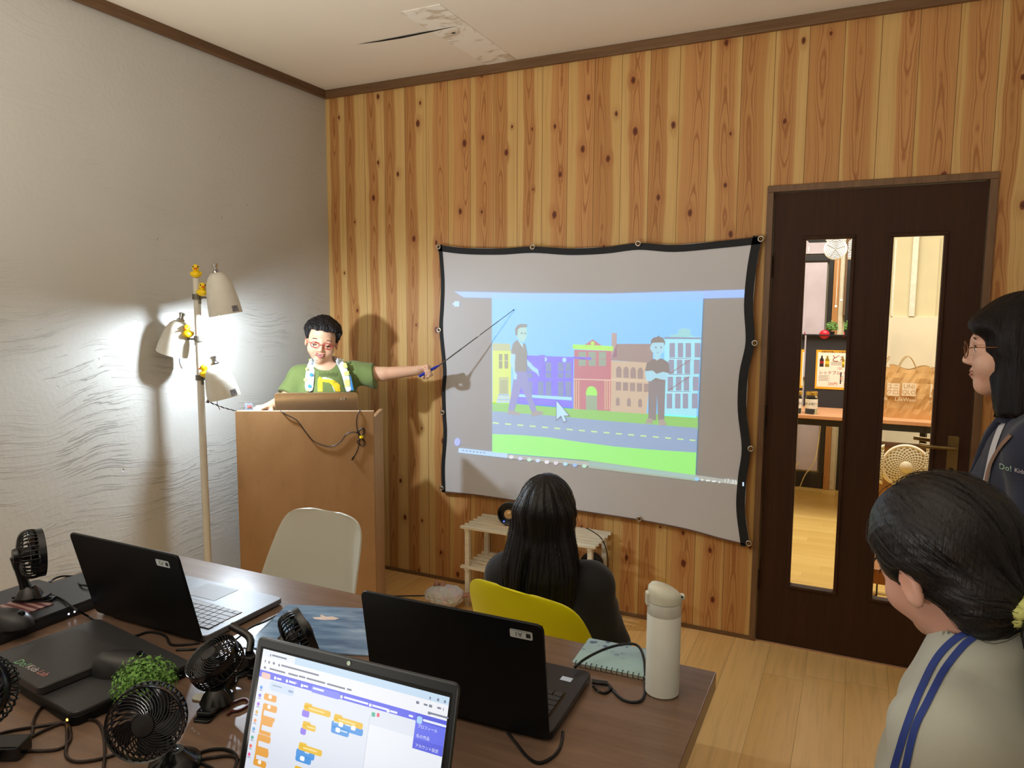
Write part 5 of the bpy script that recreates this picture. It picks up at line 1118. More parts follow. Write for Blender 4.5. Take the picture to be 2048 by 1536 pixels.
q.add([(k0.x+x, k0.y+y, .0043) for x, y in pts], [tuple(range(9))], 0, M6); q.build('printed_shell', mat('shell_print', (222, 204, 200), .3, var=.1), o6)
nb = [T_(1178, 1277, TZ+.008), T_(1145, 1325, TZ+.008), T_(1290, 1355, TZ+.008)]
X = (nb[2]-nb[1]).normalized(); wN = .185; dN = (nb[0]-nb[1]).length
g = G('pale_blue_floral_cover'); co = g.coord(); vo = g.new('ShaderNodeTexVoronoi'); vo.inputs['Scale'].default_value = 62; g.inp(vo.inputs['Vector'], co)
sp = g.new('ShaderNodeSeparateXYZ'); g.inp(sp.inputs[0], co); band = g.maprange(sp.outputs[1], .045, .085)
fl_ = g.m_('MULTIPLY', g.maprange(vo.outputs['Distance'], .55, .3), g.m_('MULTIPLY', band, g.maprange(g.noise(co, 26, 2), .42, .55)))
g.set('Base Color', g.mix(fl_, g.mix(band, S((158, 190, 190)), S((150, 178, 186))), S((70, 92, 124)))); g.set('Roughness', .45)
o7 = thing('ring_notebook', 'pale blue ring-bound notebook with a floral cover beside the thermos', 'notebook', (nb[1].x, nb[1].y, Z), atan2(X.y, X.x))
MB().box((0, .004, 0), (wN, dN, .007)).build('pages', mat('notebook_paper', (220, 214, 196), .7), o7, world=False)
MB().prism(rrect(-.001, 0, wN+.001, dN+.001, .004, 3), .0075, .0085).build('cover', g.m, o7, world=False)
for k in range(17):
    x = .006+k*(wN-.012)/16; cc = MB().tube([(x, .0045+.0055*cos(t), .005+.0055*sin(t)) for t in [2*pi*j/10 for j in range(10)]], .0008, 5, closed=True).build('wire_ring', mat('dark_wire', (60, 66, 72), .4, .7), o7, world=False)
bc = T_(1327, 1396, TZ); bc = Vector((bc.x-.008, bc.y+.020, TZ+.0005)); TB = Matrix.Translation(bc)
def hz(v): # height on the bottle axis at picture row v
    d = ray(1330, v); t = ((bc-CAM_LOC).x*d.x+(bc-CAM_LOC).y*d.y)/(d.x*d.x+d.y*d.y); return (CAM_LOC+d*t).z-bc.z
h1 = hz(1201); M_BOT = mat('matt_white_steel', (216, 218, 210), .4, var=.02); R_ = .0318
bt = thing('thermos_bottle', 'tall white thermos bottle with flip lid at the table corner', 'bottle', bc)
MB().lathe([(0, 0), (R_-.003, 0), (R_, .003), (R_, h1*.86), (R_-.0006, h1*.865), (R_-.0006, h1*.87), (R_, h1*.875), (R_-.0005, h1)], 40, M=TB).build('flask', M_BOT, bt, smooth=40)
M_CAP = mat('cream_plastic_lid', (206, 206, 190), .4, var=0); cp = MB(); n_ = 36; V = []
for k, (r, z) in enumerate([(R_, 0), (R_, .012), (R_*.97, .020), (R_*.8, .0265), (R_*.4, .031), (0.0005, .032)]):
    for i in range(n_): a = 2*pi*i/n_; tl = cos(a-radians(25)); V.append((r*cos(a), r*sin(a), h1+.001+z*.92*(1.0-.42*tl*(r/R_) if k else 1)))
cp.v = V; cp.f = [(k*n_+i, k*n_+(i+1) % n_, (k+1)*n_+(i+1) % n_, (k+1)*n_+i) for k in range(5) for i in range(n_)]+[tuple(range(n_-1, -1, -1))]; cp.mi = [0]*len(cp.f)
cp.v = [tuple(TB @ Vector(p)) for p in cp.v]; cpo = cp.build('lid', M_CAP, bt, smooth=60)
dR = Vector((CR.x, CR.y, 0)).normalized(); dB = Vector((-dR.y, dR.x, 0)); Mc = frame(bc+Vector((0, 0, h1)), dR, dB)
MB().rbox((R_-.006, -.007, .003), (R_+.006, .007, .013), .003, M=Mc).build('spout_latch', M_CAP, cpo, bevel=.003); MB().ball(Mc @ Vector((R_-.002, -.012, .012)), .0022, 0, 8, 6).build('pin', M_GLOSSB, cpo)
MB().rbox((-R_-.004, -.008, -.008), (-R_+.003, .008, .018), .003, M=Mc).build('hinge_latch', M_CAP, cpo, bevel=.003)
# ------------------------------------------------------------------ cables on the table
M_CAB = mat('black_cable', (18, 18, 19), .4)
M_CABR = mat('brown_black_cable', (40, 28, 24), .4)
def cable(label, pts, r=.0027, m=None, plug=None):
    P = [atz(u, v, z if z else TZ+.0028) for (u, v, *z_) in pts for z in [(z_[0] if z_ else 0)]]
    o_ = MB().tube(catmull(P, 8), r, 6).build('cable', m or M_CAB, smooth=60); tag(o_, label, 'cable', 'black cables on the table' if False else None)
    if plug: a_, b_ = P[plug[0]], P[plug[1]]; MB().cyl(a_, a_+(b_-a_).normalized()*.03, .005, 10).build('plug', M_CAB, o_, smooth=40)
    return o_
cable('black cable arching from the A1 laptop over the notebook to the bottle foot', [(1150, 1335, .745), (1170, 1318, .748), (1210, 1298, .752), (1250, 1288, .756), (1276, 1292, .75), (1288, 1320, .738), (1290, 1370), (1287, 1395), (1274, 1404), (1250, 1401), (1232, 1388), (1221, 1374), (1212, 1367, .727), (1184, 1363, .729)], plug=(-1, -2))
cable('short black cable loop plugged into the side of the A1 laptop', [(1186, 1372, .727), (1196, 1382), (1210, 1386), (1221, 1378), (1213, 1367, .728), (1190, 1366, .729)])
cable('black cable hanging in a loop in front of the A1 laptop', [(1015, 1465), (1035, 1490), (1056, 1515), (1078, 1526), (1102, 1516), (1118, 1498), (1124, 1480), (1126, 1464)])
cable('black cable from the standing fan down past the case', [(78, 1183, .752), (120, 1196, .752), (150, 1218, .752), (180, 1235), (202, 1252), (222, 1275)])
cable('brown cable looping on the bare table near the left corner', [(-20, 1474), (20, 1462), (80, 1452), (140, 1444), (186, 1440), (204, 1458), (210, 1500), (206, 1545)], m=M_CABR)
cable('brown cable ring crossing the table below the case', [(20, 1515), (60, 1478), (68, 1440), (82, 1416), (100, 1410), (124, 1420), (138, 1450), (140, 1480), (118, 1498), (70, 1502), (28, 1500)], m=M_CABR)
cable('brown cable sweeping from the ring to the largest fan', [(25, 1500), (60, 1476), (95, 1458), (130, 1448), (134, 1480), (132, 1510), (150, 1523), (190, 1520), (240, 1506)], m=M_CABR)
cable('thin black cable from the largest fan to the bottom of the picture', [(352, 1500), (375, 1512), (400, 1524), (430, 1540)], r=.0026)
cable('black cable arc right of the largest fan', [(350, 1534), (380, 1516), (410, 1502), (445, 1498), (468, 1506), (474, 1520), (468, 1540)])
cable('brown cable arc right of the largest fan', [(362, 1545), (395, 1522), (430, 1514), (462, 1512), (478, 1520)], m=M_CABR)
cable('black cable with a plug leading to the blue folder', [(352, 1300), (400, 1298), (440, 1292), (470, 1280, .735), (500, 1256, .735), (530, 1243, .73), (552, 1232)], r=.0024)
cable('black cable in front of the A2 laptop hinge', [(205, 1285), (270, 1272), (300, 1264), (330, 1272), (345, 1290), (400, 1286)])
cable('thin black cable under the tipped fan', [(340, 1336, .76), (372, 1342), (420, 1360), (440, 1375), (455, 1362), (490, 1350), (505, 1338)])
cable('dark cable bundle left of the near laptop', [(432, 1372), (452, 1378), (470, 1366), (478, 1352), (500, 1344)], r=.003)
cable('second dark cable of the bundle left of the near laptop', [(430, 1362), (450, 1352), (470, 1350), (498, 1334)], r=.003)
cable('reddish cable crossing beside the near laptop', [(458, 1412), (470, 1404), (490, 1398), (498, 1408), (480, 1420), (462, 1424), (455, 1430)], m=mat('red_brown_cable', (84, 40, 36), .4))
cable('black cable behind the closed laptop by the wall', [(96, 1166), (112, 1156), (130, 1152), (165, 1154), (190, 1156)])
cable('second black cable behind the closed laptop by the wall', [(100, 1168), (128, 1163), (150, 1164), (165, 1170, .735), (190, 1172, .735)])
p = T_(15, 1510); ad = thing('power_adapter', 'black power adapter at the lower left corner of the table', 'adapter', (p.x, p.y, Z)); MB().rbox((-.03, -.02, 0), (.03, .02, .024), .006, M=Matrix.LocRotScale((p.x, p.y, Z), Euler((0, 0, .5)), None)).build('casing', M_FAN, ad, bevel=.003)
p = T_(445, 1372); ad = thing('usb_hub', 'small black hub joining the cables below the tipped fan', 'hub', (p.x, p.y, Z)); MB().rbox((-.022, -.014, 0), (.022, .014, .014), .004, M=Matrix.LocRotScale((p.x, p.y, Z+.005), Euler((0, 0, .2)), None)).build('casing', M_FAN, ad, bevel=.002)
p = T_(405, 1396); tg = MB().prism(rrect(-.018, -.012, .018, .012, .01, 5), 0, .002, 2, 0, Matrix.LocRotScale((p.x, p.y, Z), Euler((0, 0, .2)), None)).build('paper_tag', mat('cream_tag', (200, 192, 160), .6)); tag(tg, 'cream rounded paper tag on the table right of the plant', 'tag')
# ------------------------------------------------------------------ implicit surfaces for bodies, hair and clothes
def surfnet(f, lo, hi, h):
    lo = np.array(lo, float); n = np.ceil((np.array(hi)-lo)/h).astype(int)+1; B = 8
    nb_ = (n+B-1)//B; n = nb_*B+1
    cc = [lo[k]+(np.arange(nb_[k])+.5)*B*h for k in range(3)]
    C3 = np.stack(np.meshgrid(*cc, indexing='ij'), -1).reshape(-1, 3); fc = f(C3).reshape(nb_)
    vol = np.repeat(np.repeat(np.repeat(np.sign(fc), B, 0), B, 1), B, 2).astype(np.float32); vol = np.pad(vol, ((0, 1),)*3, mode='edge')
    act = np.argwhere(np.abs(fc) < B*h*1.25)
    loc = np.stack(np.meshgrid(*[np.arange(B+1)]*3, indexing='ij'), -1).reshape(-1, 3)
    for s0 in range(0, len(act), 400):
        a = act[s0:s0+400]; I = (a[:, None, :]*B+loc[None]).reshape(-1, 3); v = f(lo+I*h); vol[I[:, 0], I[:, 1], I[:, 2]] = v
    ins = vol < 0; c = ins[:-1, :-1, :-1].astype(np.int8)
    tot = np.zeros(c.shape, np.int8)
    for dx in (0, 1):
        for dy in (0, 1):
            for dz in (0, 1): tot += ins[dx:dx+c.shape[0], dy:dy+c.shape[1], dz:dz+c.shape[2]]
    cells = np.argwhere((tot > 0) & (tot < 8)); idx = -np.ones(c.shape, np.int64); idx[tuple(cells.T)] = np.arange(len(cells))
    acc = np.zeros((len(cells), 3)); cnt = np.zeros(len(cells)); cor = [(i, j, k) for i in (0, 1) for j in (0, 1) for k in (0, 1)]
    for a in cor:
        for ax_ in range(3):
            if a[ax_] == 0:
                b = list(a); b[ax_] = 1; va = vol[tuple((cells+a).T)]; vb = vol[tuple((cells+b).T)]; m = (va < 0) != (vb < 0)
                t = np.where(m, va/np.where(m, va-vb, 1), 0); p = np.array(a, float)[None]+t[:, None]*(np.array(b)-np.array(a))[None]
                acc += p*m[:, None]; cnt += m
    V = lo+(cells+acc/cnt[:, None])*h; F = []
    for ax_ in range(3):
        s0 = [slice(None)]*3; s1 = [slice(None)]*3; s0[ax_] = slice(0, -1); s1[ax_] = slice(1, None)
        e = ins[tuple(s0)] != ins[tuple(s1)]; o1, o2 = [k for k in range(3) if k != ax_]
        E_ = np.argwhere(e); ok = (E_[:, o1] > 0) & (E_[:, o2] > 0) & (E_[:, o1] < n[o1]-1) & (E_[:, o2] < n[o2]-1); E_ = E_[ok]
        q = []
        for (p1, p2) in ((1, 1), (0, 1), (0, 0), (1, 0)):
            G_ = E_.copy(); G_[:, o1] -= p1; G_[:, o2] -= p2; q.append(idx[tuple(G_.T)])
        q = np.stack(q, 1); fl = ins[tuple(E_.T)]; flip = ~fl if ax_ != 1 else fl
        q[flip] = q[flip][:, ::-1]; q = q[(q >= 0).all(1)]; F.append(q)
    return V, np.concatenate(F)
def skin_obj(name, f, lo, hi, h, mats, parent, relax=1):
    V, F = surfnet(f, lo, hi, h)
    if parent is not None:
        Mi = np.array(wm(parent).inverted()); V = V @ Mi[:3, :3].T+Mi[:3, 3]
    me = bpy.data.meshes.new(name); me.vertices.add(len(V)); me.vertices.foreach_set('co', V.astype(np.float32).ravel())
    me.loops.add(F.size); me.loops.foreach_set('vertex_index', F.ravel().astype(np.int32)); me.polygons.add(len(F)); me.polygons.foreach_set('loop_start', np.arange(0, F.size, 4, dtype=np.int32))
    me.polygons.foreach_set('use_smooth', [True]*len(F)); me.update(calc_edges=True); me.validate()
    for m in (mats if isinstance(mats, (list, tuple)) else [mats]): me.materials.append(m)
    o = bpy.data.objects.new(name, me); sc.collection.objects.link(o); o.parent = parent
    if relax:
        md = o.modifiers.new('relax', 'SMOOTH'); md.iterations = relax; md.factor = .5
    return o
def smin(a, b, k):
    h = np.clip(.5+.5*(b-a)/k, 0, 1); return b*(1-h)+a*h-k*h*(1-h)
def smax(a, b, k): return -smin(-a, -b, k)
def A3(p): return np.array([p[0], p[1], p[2]], float)
def s_cap(P, a, b, r1, r2=None):
    a, b = A3(a), A3(b); r2 = r1 if r2 is None else r2; d = b-a; t = np.clip(((P-a)@d)/(d@d+1e-12), 0, 1)
    return np.linalg.norm(P-a-t[:, None]*d, axis=1)-(r1+(r2-r1)*t)
def s_ell(P, c, r, Rm=None):
    Q = P-A3(c)
    if Rm is not None: Q = Q@Rm
    r = np.array(r, float); k0 = np.linalg.norm(Q/r, axis=1); k1 = np.linalg.norm(Q/(r*r), axis=1); return k0*(k0-1)/np.maximum(k1, 1e-9)
def s_chain(P, pts, rs, k=.01):
    d = None
    for i in range(len(pts)-1):
        e = s_cap(P, pts[i], pts[i+1], rs[i], rs[i+1]); d = e if d is None else smin(d, e, k)
    return d
def wob(P, fr, ph=0): return (np.sin(P[:, 0]*fr+ph+1.7*np.sin(P[:, 2]*fr*.6+ph))+np.sin(P[:, 1]*fr*1.13+2.1+ph+1.3*np.sin(P[:, 0]*fr*.7))+np.sin(P[:, 2]*fr*.9+.7+ph+1.5*np.sin(P[:, 1]*fr*.8)))/3
class Hd:
    """head frame: x to the person's right, y out of the face, z up; s scale"""
    def __init__(s, c, face, s_=1.0, pitch=0, roll=0):
        f = Vector(face); f.z = 0; f.normalize(); r = f.cross(Vector((0, 0, 1))); M = Matrix((( r.x, f.x, 0), (r.y, f.y, 0), (0, 0, 1)))
        M = M @ Matrix.Rotation(pitch, 3, 'X') @ Matrix.Rotation(roll, 3, 'Y'); s.M = M; s.c = Vector(c); s.s = s_; s.A = np.array(M)
    def w(s, p): return s.c+s.M @ (Vector(p)*s.s)
    def loc(s, P): return ((P-A3(s.c))@s.A)/s.s
    def mat4(s, p=(0, 0, 0)): return Matrix.Translation(s.w(p)) @ s.M.to_4x4() @ Matrix.Scale(s.s, 4)
def head_sdf(Q, smile=0.0, child=0.0):
    """Q in head coordinates (metres of an adult head)"""
    d = s_ell(Q, (0, -.014, .030), (.073, .091, .080))
    d = smin(d, s_ell(Q, (0, .020, -.028), (.061+.003*child, .064, .074)), .03)
    d = smin(d, s_cap(Q, (0, .030, -.062), (0, .060, -.088), .040, .022), .03)
    Qm = np.abs(Q[:, 0]); Qs = Q.copy(); Qs[:, 0] = Qm
    d = smin(d, s_ell(Qs, (.033, .056, -.034), (.028+.004*child, .026, .028+.004*child)), .022)
    d = smin(d, s_cap(Qs, (.0, .078, .016), (.034, .070, .014), .011), .02)
    d = smax(d, -s_ell(Qs, (.031, .096, -.003), (.018, .014, .011)), .012)
    d = smin(d, s_ell(Qs, (.031, .070, -.003), (.0135, .0125, .0105)), .004)
    d = smin(d, s_cap(Q, (0, .082, .004), (0, .097, -.030), .0065, .0095), .012)
    d = smin(d, s_ell(Qs, (.0105, .090, -.034), (.0085, .009, .007)), .005)
    d = smin(d, s_cap(Qs, (0, .086, -.053), (.021+.004*smile, .074, -.054+.008*smile), .0055, .003), .007)
    d = smin(d, s_cap(Qs, (0, .084, -.066), (.018+.003*smile, .073, -.061+.006*smile), .006, .003), .007)
    if smile: d = smax(d, -s_ell(Q, (0, .094, -.0605), (.0215, .015, .0072)), .003)
    e = s_ell(Qs, (.0775, -.008, -.010), (.0075, .019, .031)); e = smax(e, -s_ell(Qs, (.084, -.003, -.006), (.006, .011, .019)), .004); d = smin(d, e, .008)
    return d
def hand_sdf(P, W, dirv, palm, curl, s=1.0, thumb=1, spread=.0):
    """W wrist, dirv along the forearm, palm: normal out of the palm; curl 0..1 for four fingers; returns palm, four fingers and a thumb"""
    X = Vector(dirv).normalized(); N = Vector(palm); N = (N-X*N.dot(X)).normalized(); Y = N.cross(X)*thumb   # Y points to the thumb side
    W = Vector(W); pt = lambda a, b, c: W+X*a*s+Y*b*s+N*c*s
    d = s_cap(P, W-X*.02*s, pt(.02, 0, 0), .021*s, .024*s)
    for b in (-.022, -.007, .008, .023): d = smin(d, s_cap(P, pt(.015, b*.7, 0), pt(.078, b, 0), .0155*s, .0115*s), .012*s)
    LEN = {-.026: (.030, .019, .016), -.009: (.038, .024, .018), .009: (.042, .027, .019), .026: (.038, .024, .018)}
    for i, (b, L_) in enumerate(LEN.items()):
        c = curl[i] if isinstance(curl, (list, tuple)) else curl; a = 0; p = (.080-.006*(b < -.02), b, 0); pts = [pt(.055, b*.9, 0), pt(*p)]; x, z = p[0], 0
        for l, k in zip(L_, (1.15, 1.5, 1.0)):
            a += c*k; x += l*cos(a); z += l*sin(a); pts.append(pt(x, b*(1-.12*c)+spread*b*(x-.08)*8, z))
        d = smin(d, s_chain(P, pts, [.010*s, .0098*s, .0088*s, .0078*s, .0066*s], .003), .004*s)
    c = curl[4] if isinstance(curl, (list, tuple)) and len(curl) > 4 else (curl if not isinstance(curl, (list, tuple)) else curl[3])
    t = [pt(.012, .018, .004), pt(.038, .040, .012+.012*c), pt(.062, .044-.012*c, .020+.022*c), pt(.084, .036-.022*c, .024+.030*c)]
    return smin(d, s_chain(P, t, [.014*s, .0115*s, .0098*s, .0078*s], .006), .008*s)
def hair_mat(name, c1, c2, rough=.42, fr=260, zs=3):
    g = G(name); n = g.noise(g.coord(scale=(fr, fr, zs)), 1, 3, .65, .25); g.set('Base Color', g.mix(g.maprange(n, .3, .7), S(c1), S(c2))); g.set('Roughness', rough); g.set('Specular IOR Level', .35)
    g.bump(n, .5, .003); return g.m
def skin_mat(name, c):
    g = G(name); n = g.noise(g.coord(), 14, 3); a = S(c); g.set('Base Color', g.mix(g.maprange(n, .3, .7), a, (min(1, a[0]*1.03), a[1]*.93, a[2]*.90, 1))); g.set('Roughness', .5)
    g.set('Subsurface Weight', .12); g.set('Subsurface Radius', (.010, .004, .002)); g.set('Subsurface Scale', .5); g.bump(g.noise(g.coord(), 700, 2), .04, .001); return g.m
def cloth_mat(name, c, rough=.85, bs=900, var=.04, sheen=.15):
    return mat(name, c, rough, 0, var, 12, .15, bs, sheen=sheen)
from mathutils.bvhtree import BVHTree
def bvh_of(o):
    M = wm(o); return BVHTree.FromPolygons([M @ v.co for v in o.data.vertices], [tuple(p.vertices) for p in o.data.polygons])
def hit(bv, u, v):
    d = ray(u, v).normalized(); r = bv.ray_cast(CAM_LOC, d); return (r[0], r[1]) if r[0] else (None, None)
def decal(bv, polys, mats, name, parent, off=.0012, step=2.5):
    """lays coloured polygons (frame pixels) as a thin printed film on the surface they fall on"""
    mb = MB()
    for pts, mi in polys:
        # subdivide the outline box into small cells and keep those inside the polygon
        xs = [p[0] for p in pts]; ys = [p[1] for p in pts]; nx = max(1, int((max(xs)-min(xs))/step)); ny = max(1, int((max(ys)-min(ys))/step)); dx = (max(xs)-min(xs))/nx; dy = (max(ys)-min(ys))/ny
        def inside(x, y):
            r = False; j = len(pts)-1
            for i in range(len(pts)):
                if (pts[i][1] > y) != (pts[j][1] > y) and x < (pts[j][0]-pts[i][0])*(y-pts[i][1])/(pts[j][1]-pts[i][1])+pts[i][0]: r = not r
                j = i
            return r
        G_ = {}
        def vert(i, j):
            if (i, j) not in G_:
                p, n_ = hit(bv, min(xs)+i*dx, min(ys)+j*dy)
                if p is None: G_[(i, j)] = None
                else:
                    if n_.dot(CAM_LOC-p) < 0: n_ = -n_
                    G_[(i, j)] = len(mb.v); mb.v.append(tuple(p+n_*off))
            return G_[(i, j)]
        for i in range(nx):
            for j in range(ny):
                if inside(min(xs)+(i+.5)*dx, min(ys)+(j+.5)*dy):
                    q = [vert(i, j), vert(i, j+1), vert(i+1, j+1), vert(i+1, j)]
                    if None not in q: mb.f.append(tuple(q)); mb.mi.append(mi)
    if mb.f: return mb.build(name, mats, parent, smooth=180)
def ribbon(bv, path, w, mat_, name, parent, off=.0015, taper=False):
    P = catmull([Vector((u, v, 0)) for u, v in path], 8); mb = MB(); prev = None
    for i, p in enumerate(P):
        q = P[min(i+1, len(P)-1)]-P[max(i-1, 0)]; q.normalize(); nx_, ny_ = -q.y, q.x; row = []
        for k in range(5):
            t = (k/4-.5)*w; a, n_ = hit(bv, p.x+nx_*t, p.y+ny_*t)
            if a is None: row = None; break
            if n_.dot(CAM_LOC-a) < 0: n_ = -n_
            row.append(a+n_*off)
        if row:
            b0 = len(mb.v); mb.v += [tuple(x) for x in row]
            if prev is not None:
                for k in range(4): mb.f.append((prev+k, prev+k+1, b0+k+1, b0+k)); mb.mi.append(0)
            prev = b0
        else: prev = None
    return mb.build(name, mat_, parent, smooth=180)
# ------------------------------------------------------------------ the boy behind the lectern
BD = 3.52
def B(u, v, d=0.0): return atd(u, v, BD+d)
hb = B(644, 681); face = Vector((.62, -.78, 0)).normalized(); Hb = Hd(hb, face, .95, pitch=radians(-9), roll=radians(-9))
boy = thing('person', 'boy in a green T-shirt and red glasses pointing at the screen', 'person', (hb.x, hb.y, 0), 0)
M_SKINB = skin_mat('boy_skin', (226, 182, 150))
neck = B(652, 738, .02); up = Vector((0, 0, 1)); bR = -Vector((CR.x, CR.y, 0)).normalized(); bF = face
chest = neck+Vector((0, 0, -.16)); pelv = Vector((neck.x, neck.y, .74)); shl = B(600, 752, .01); shr = B(703, 745, .03)
ell = B(574, 797, -.04); wrl = B(538, 815, -.20); hl = B(514, 815, -.29)
elr = B(768, 748, .03); wrr = B(834, 741, .02)
hipl = pelv+bR*.075; hipr = pelv-bR*.075
kl = Vector((hipl.x, hipl.y, .42))+bR*.01; kr_ = Vector((hipr.x, hipr.y, .42))-bR*.01; al = Vector((kl.x, kl.y, .075)); ar = Vector((kr_.x, kr_.y, .075))
hdir = (B(862, 738, .01)-wrr).normalized()
def boy_body(P):
    d = head_sdf(Hb.loc(P), 1.0, 1.0)*Hb.s
    d = smin(d, s_cap(P, Hb.w((0, -.022, -.06)), neck+Vector((0, 0, -.01)), .044, .046), .025)
    t = s_ell(P, chest, (.135, .135, .16)); 
    t = smin(t, s_cap(P, shl, shr, .046), .05); t = smin(t, s_cap(P, chest, pelv, .10, .105), .06); d = smin(d, t, .03)
    d = smin(d, s_chain(P, [shl, ell, wrl], [.042, .033, .024]), .02); d = smin(d, s_chain(P, [shr, elr, wrr], [.042, .034, .0235]), .02)
    for a, b, c in ((hipl, kl, al), (hipr, kr_, ar)):
        d = smin(d, s_chain(P, [a, b, c], [.072, .050, .034]), .03); d = smin(d, s_cap(P, c+Vector((0, 0, -.035)), c+bF*.12+Vector((0, 0, -.045)), .036, .028), .02)
    d = smin(d, hand_sdf(P, wrr, hdir, Vector((0, 0, -1))*.5-CF*.85, [1.2, 1.15, 1.1, .95, .8], .78, thumb=-1), .008)
    d = smin(d, hand_sdf(P, wrl, (hl-wrl), (0, 0, -1), [.25, .22, .2, .22], .80, thumb=-1), .008)
    return d
lo = (min(hl.x, ell.x)-.10, -.98, -.01); hi = (wrr.x+.16, -.04, 1.44)
skin_obj('body', boy_body, lo, hi, .0036, M_SKINB, boy)
M_GREEN = cloth_mat('olive_green_cotton', (112, 128, 70), .85)
def boy_shirt(P):
    t = s_ell(P, chest+Vector((0, 0, .0)), (.150, .150, .175)); t = smin(t, s_cap(P, shl+Vector((0, 0, -.004)), shr+Vector((0, 0, -.004)), .054), .05); t = smin(t, s_cap(P, chest, pelv+Vector((0, 0, .0)), .118, .125), .05)
    sl = s_cap(P, shl, shl.lerp(ell, .86), .050, .058); sl = smax(sl, ((P-A3(shl.lerp(ell, .86)))@A3((ell-shl).normalized())), .004)
    e2 = shr.lerp(elr, .72); sr = s_cap(P, shr, e2+Vector((0, 0, -.012)), .052, .062); sr = smax(sr, ((P-A3(e2))@A3((elr-shr).normalized()+Vector((0, 0, .18)))), .004)
    t = smin(smin(t, sl, .03), sr, .03)+.0035*wob(P, 46)+.002*wob(P, 90, 1)
    t = smax(t, (pelv.z-.02)-P[:, 2], .004)
    nk = s_cap(P, neck+up*.10, neck+bF*.022+up*-.004, .064, .052); return smax(t, -nk, .006)
sh = skin_obj('t_shirt', boy_shirt, lo, hi, .005, M_GREEN, boy)
MB().torus((0, 0, 0), .054, .005, n=30, m=6, M=zframe(neck+bF*.018+up*.012, Vector((0, 0, 1))+bF*.35)).build('collar', M_GREEN, sh, smooth=180)
def boy_pants(P):
    d = s_cap(P, pelv+up*.03, pelv, .128, .13)
    for a, b in ((hipl, kl), (hipr, kr_)): d = smin(d, smax(s_cap(P, a, b, .092, .078), (b.z+.02)-P[:, 2], .004), .03)
    return smax(d, P[:, 2]-(pelv.z+.05), .004)
skin_obj('shorts', boy_pants, (pelv.x-.3, pelv.y-.3, .4), (pelv.x+.3, pelv.y+.3, .85), .008, cloth_mat('dark_shorts', (40, 44, 56)), boy)
M_HAIRB = hair_mat('short_black_hair', (12, 8, 9), (24, 17, 17), .6, 240, 60)
def boy_hair(P):
    Q = Hb.loc(P); Qs = Q.copy(); Qs[:, 0] = np.abs(Q[:, 0])
    d = s_ell(Q, (0, -.016, .036), (.087, .103, .094)); d = smin(d, s_ell(Qs, (.055, .012, .060), (.035, .06, .035)), .03)
    fr_ = smax(-(Q[:, 1]-.030-.5*np.maximum(0, .05-Qs[:, 0])*0), Q[:, 2]-(.047+.004*np.sin(Q[:, 0]*210)), .004)*-1     # face window
    cut = smax(.030-Q[:, 1], Q[:, 2]-.064-.002*np.sin(Q[:, 0]*150), .006)   # <0 inside the face window
    d = smax(d, -cut, .006)
    low = (-.002+.45*np.maximum(0, Q[:, 1]+.02)-.45*np.maximum(0, -Q[:, 1]-.03))-Q[:, 2]-.012; d = smax(d, low, .006)
    ear = s_ell(Qs, (.088, -.006, -.012), (.022, .026, .030)); d = smax(d, -ear, .004)
    sp = np.sin(Q[:, 0]*330+2*np.sin(Q[:, 1]*120))*np.sin(Q[:, 1]*300+2*np.sin(Q[:, 0]*90)); return (d-.0022*sp-.002*wob(Q, 150))*Hb.s
skin_obj('hair', boy_hair, hb-Vector((.14, .14, .10)), hb+Vector((.14, .14, .15)), .0028, M_HAIRB, boy)
# features
def eye_arc(x0, x1, zc, y, h, r, M, n=9):
    return [(x0+(x1-x0)*i/n, y-.0035*(abs((i/n)-.5)*2)**2, zc+h*(1-((i/n)*2-1)**2)) for i in range(n+1)]
ft = MB()
for s_ in (-1, 1):
    ft.tube(eye_arc(s_*.021, s_*.044, -.006, .0828, -.004, 0, 0), .0022, 5, M=Hb.mat4()); ft.tube(eye_arc(s_*.024, s_*.042, -.0095, .0812, -.003, 0, 0), .0009, 5, M=Hb.mat4())
ft.build('eyelashes', mat('dark_lashes', (34, 22, 20), .5, var=0), boy)
ft = MB()
for s_ in (-1, 1): ft.tube(eye_arc(s_*.016, s_*.048, .019, .0845, .0035, 0, 0), [.0010]+[.0024]*8+[.0008], 5, M=Hb.mat4())
ft.build('eyebrows', mat('brow_hair', (84, 58, 48), .7, var=0), boy)
MB().ball((0, .0830, -.0605), (.0225, .0050, .0075), 0, 18, 8, M=Hb.mat4()).build('mouth', mat('mouth_inside', (110, 34, 36), .5, var=0), boy, smooth=180)
tm = MB()
for i in range(6): tm.ball(((i-2.5)*.0058, .0882-.0004*abs(i-2.5)**2, -.0572), (.0029, .0016, .0032), 0, 10, 6, M=Hb.mat4())
tm.build('teeth', mat('milk_teeth', (240, 236, 226), .3, var=0), boy, smooth=180)
MB().ball((0, .0880, -.0650), (.012, .003, .0030), 0, 14, 6, M=Hb.mat4()).build('tongue', mat('tongue_pink', (226, 124, 130), .4, var=0), boy, smooth=180)
lp = MB(); lp.tube([(x, .0905-.35*abs(x)**1.3*.6, -.0545+.010*(abs(x)/.022)**2) for x in [(-.022+.044*i/10) for i in range(11)]], [.0008]+[.0022]*9+[.0008], 6, M=Hb.mat4()); lp.tube([(x, .0885-.35*abs(x)**1.3*.6, -.0705+.024*(abs(x)/.022)**2) for x in [(-.020+.040*i/10) for i in range(11)]], [.0008]+[.0028]*9+[.0008], 6, M=Hb.mat4())
lp.build('lips', mat('lip_pink', (196, 122, 108), .4, var=0), boy, smooth=180)
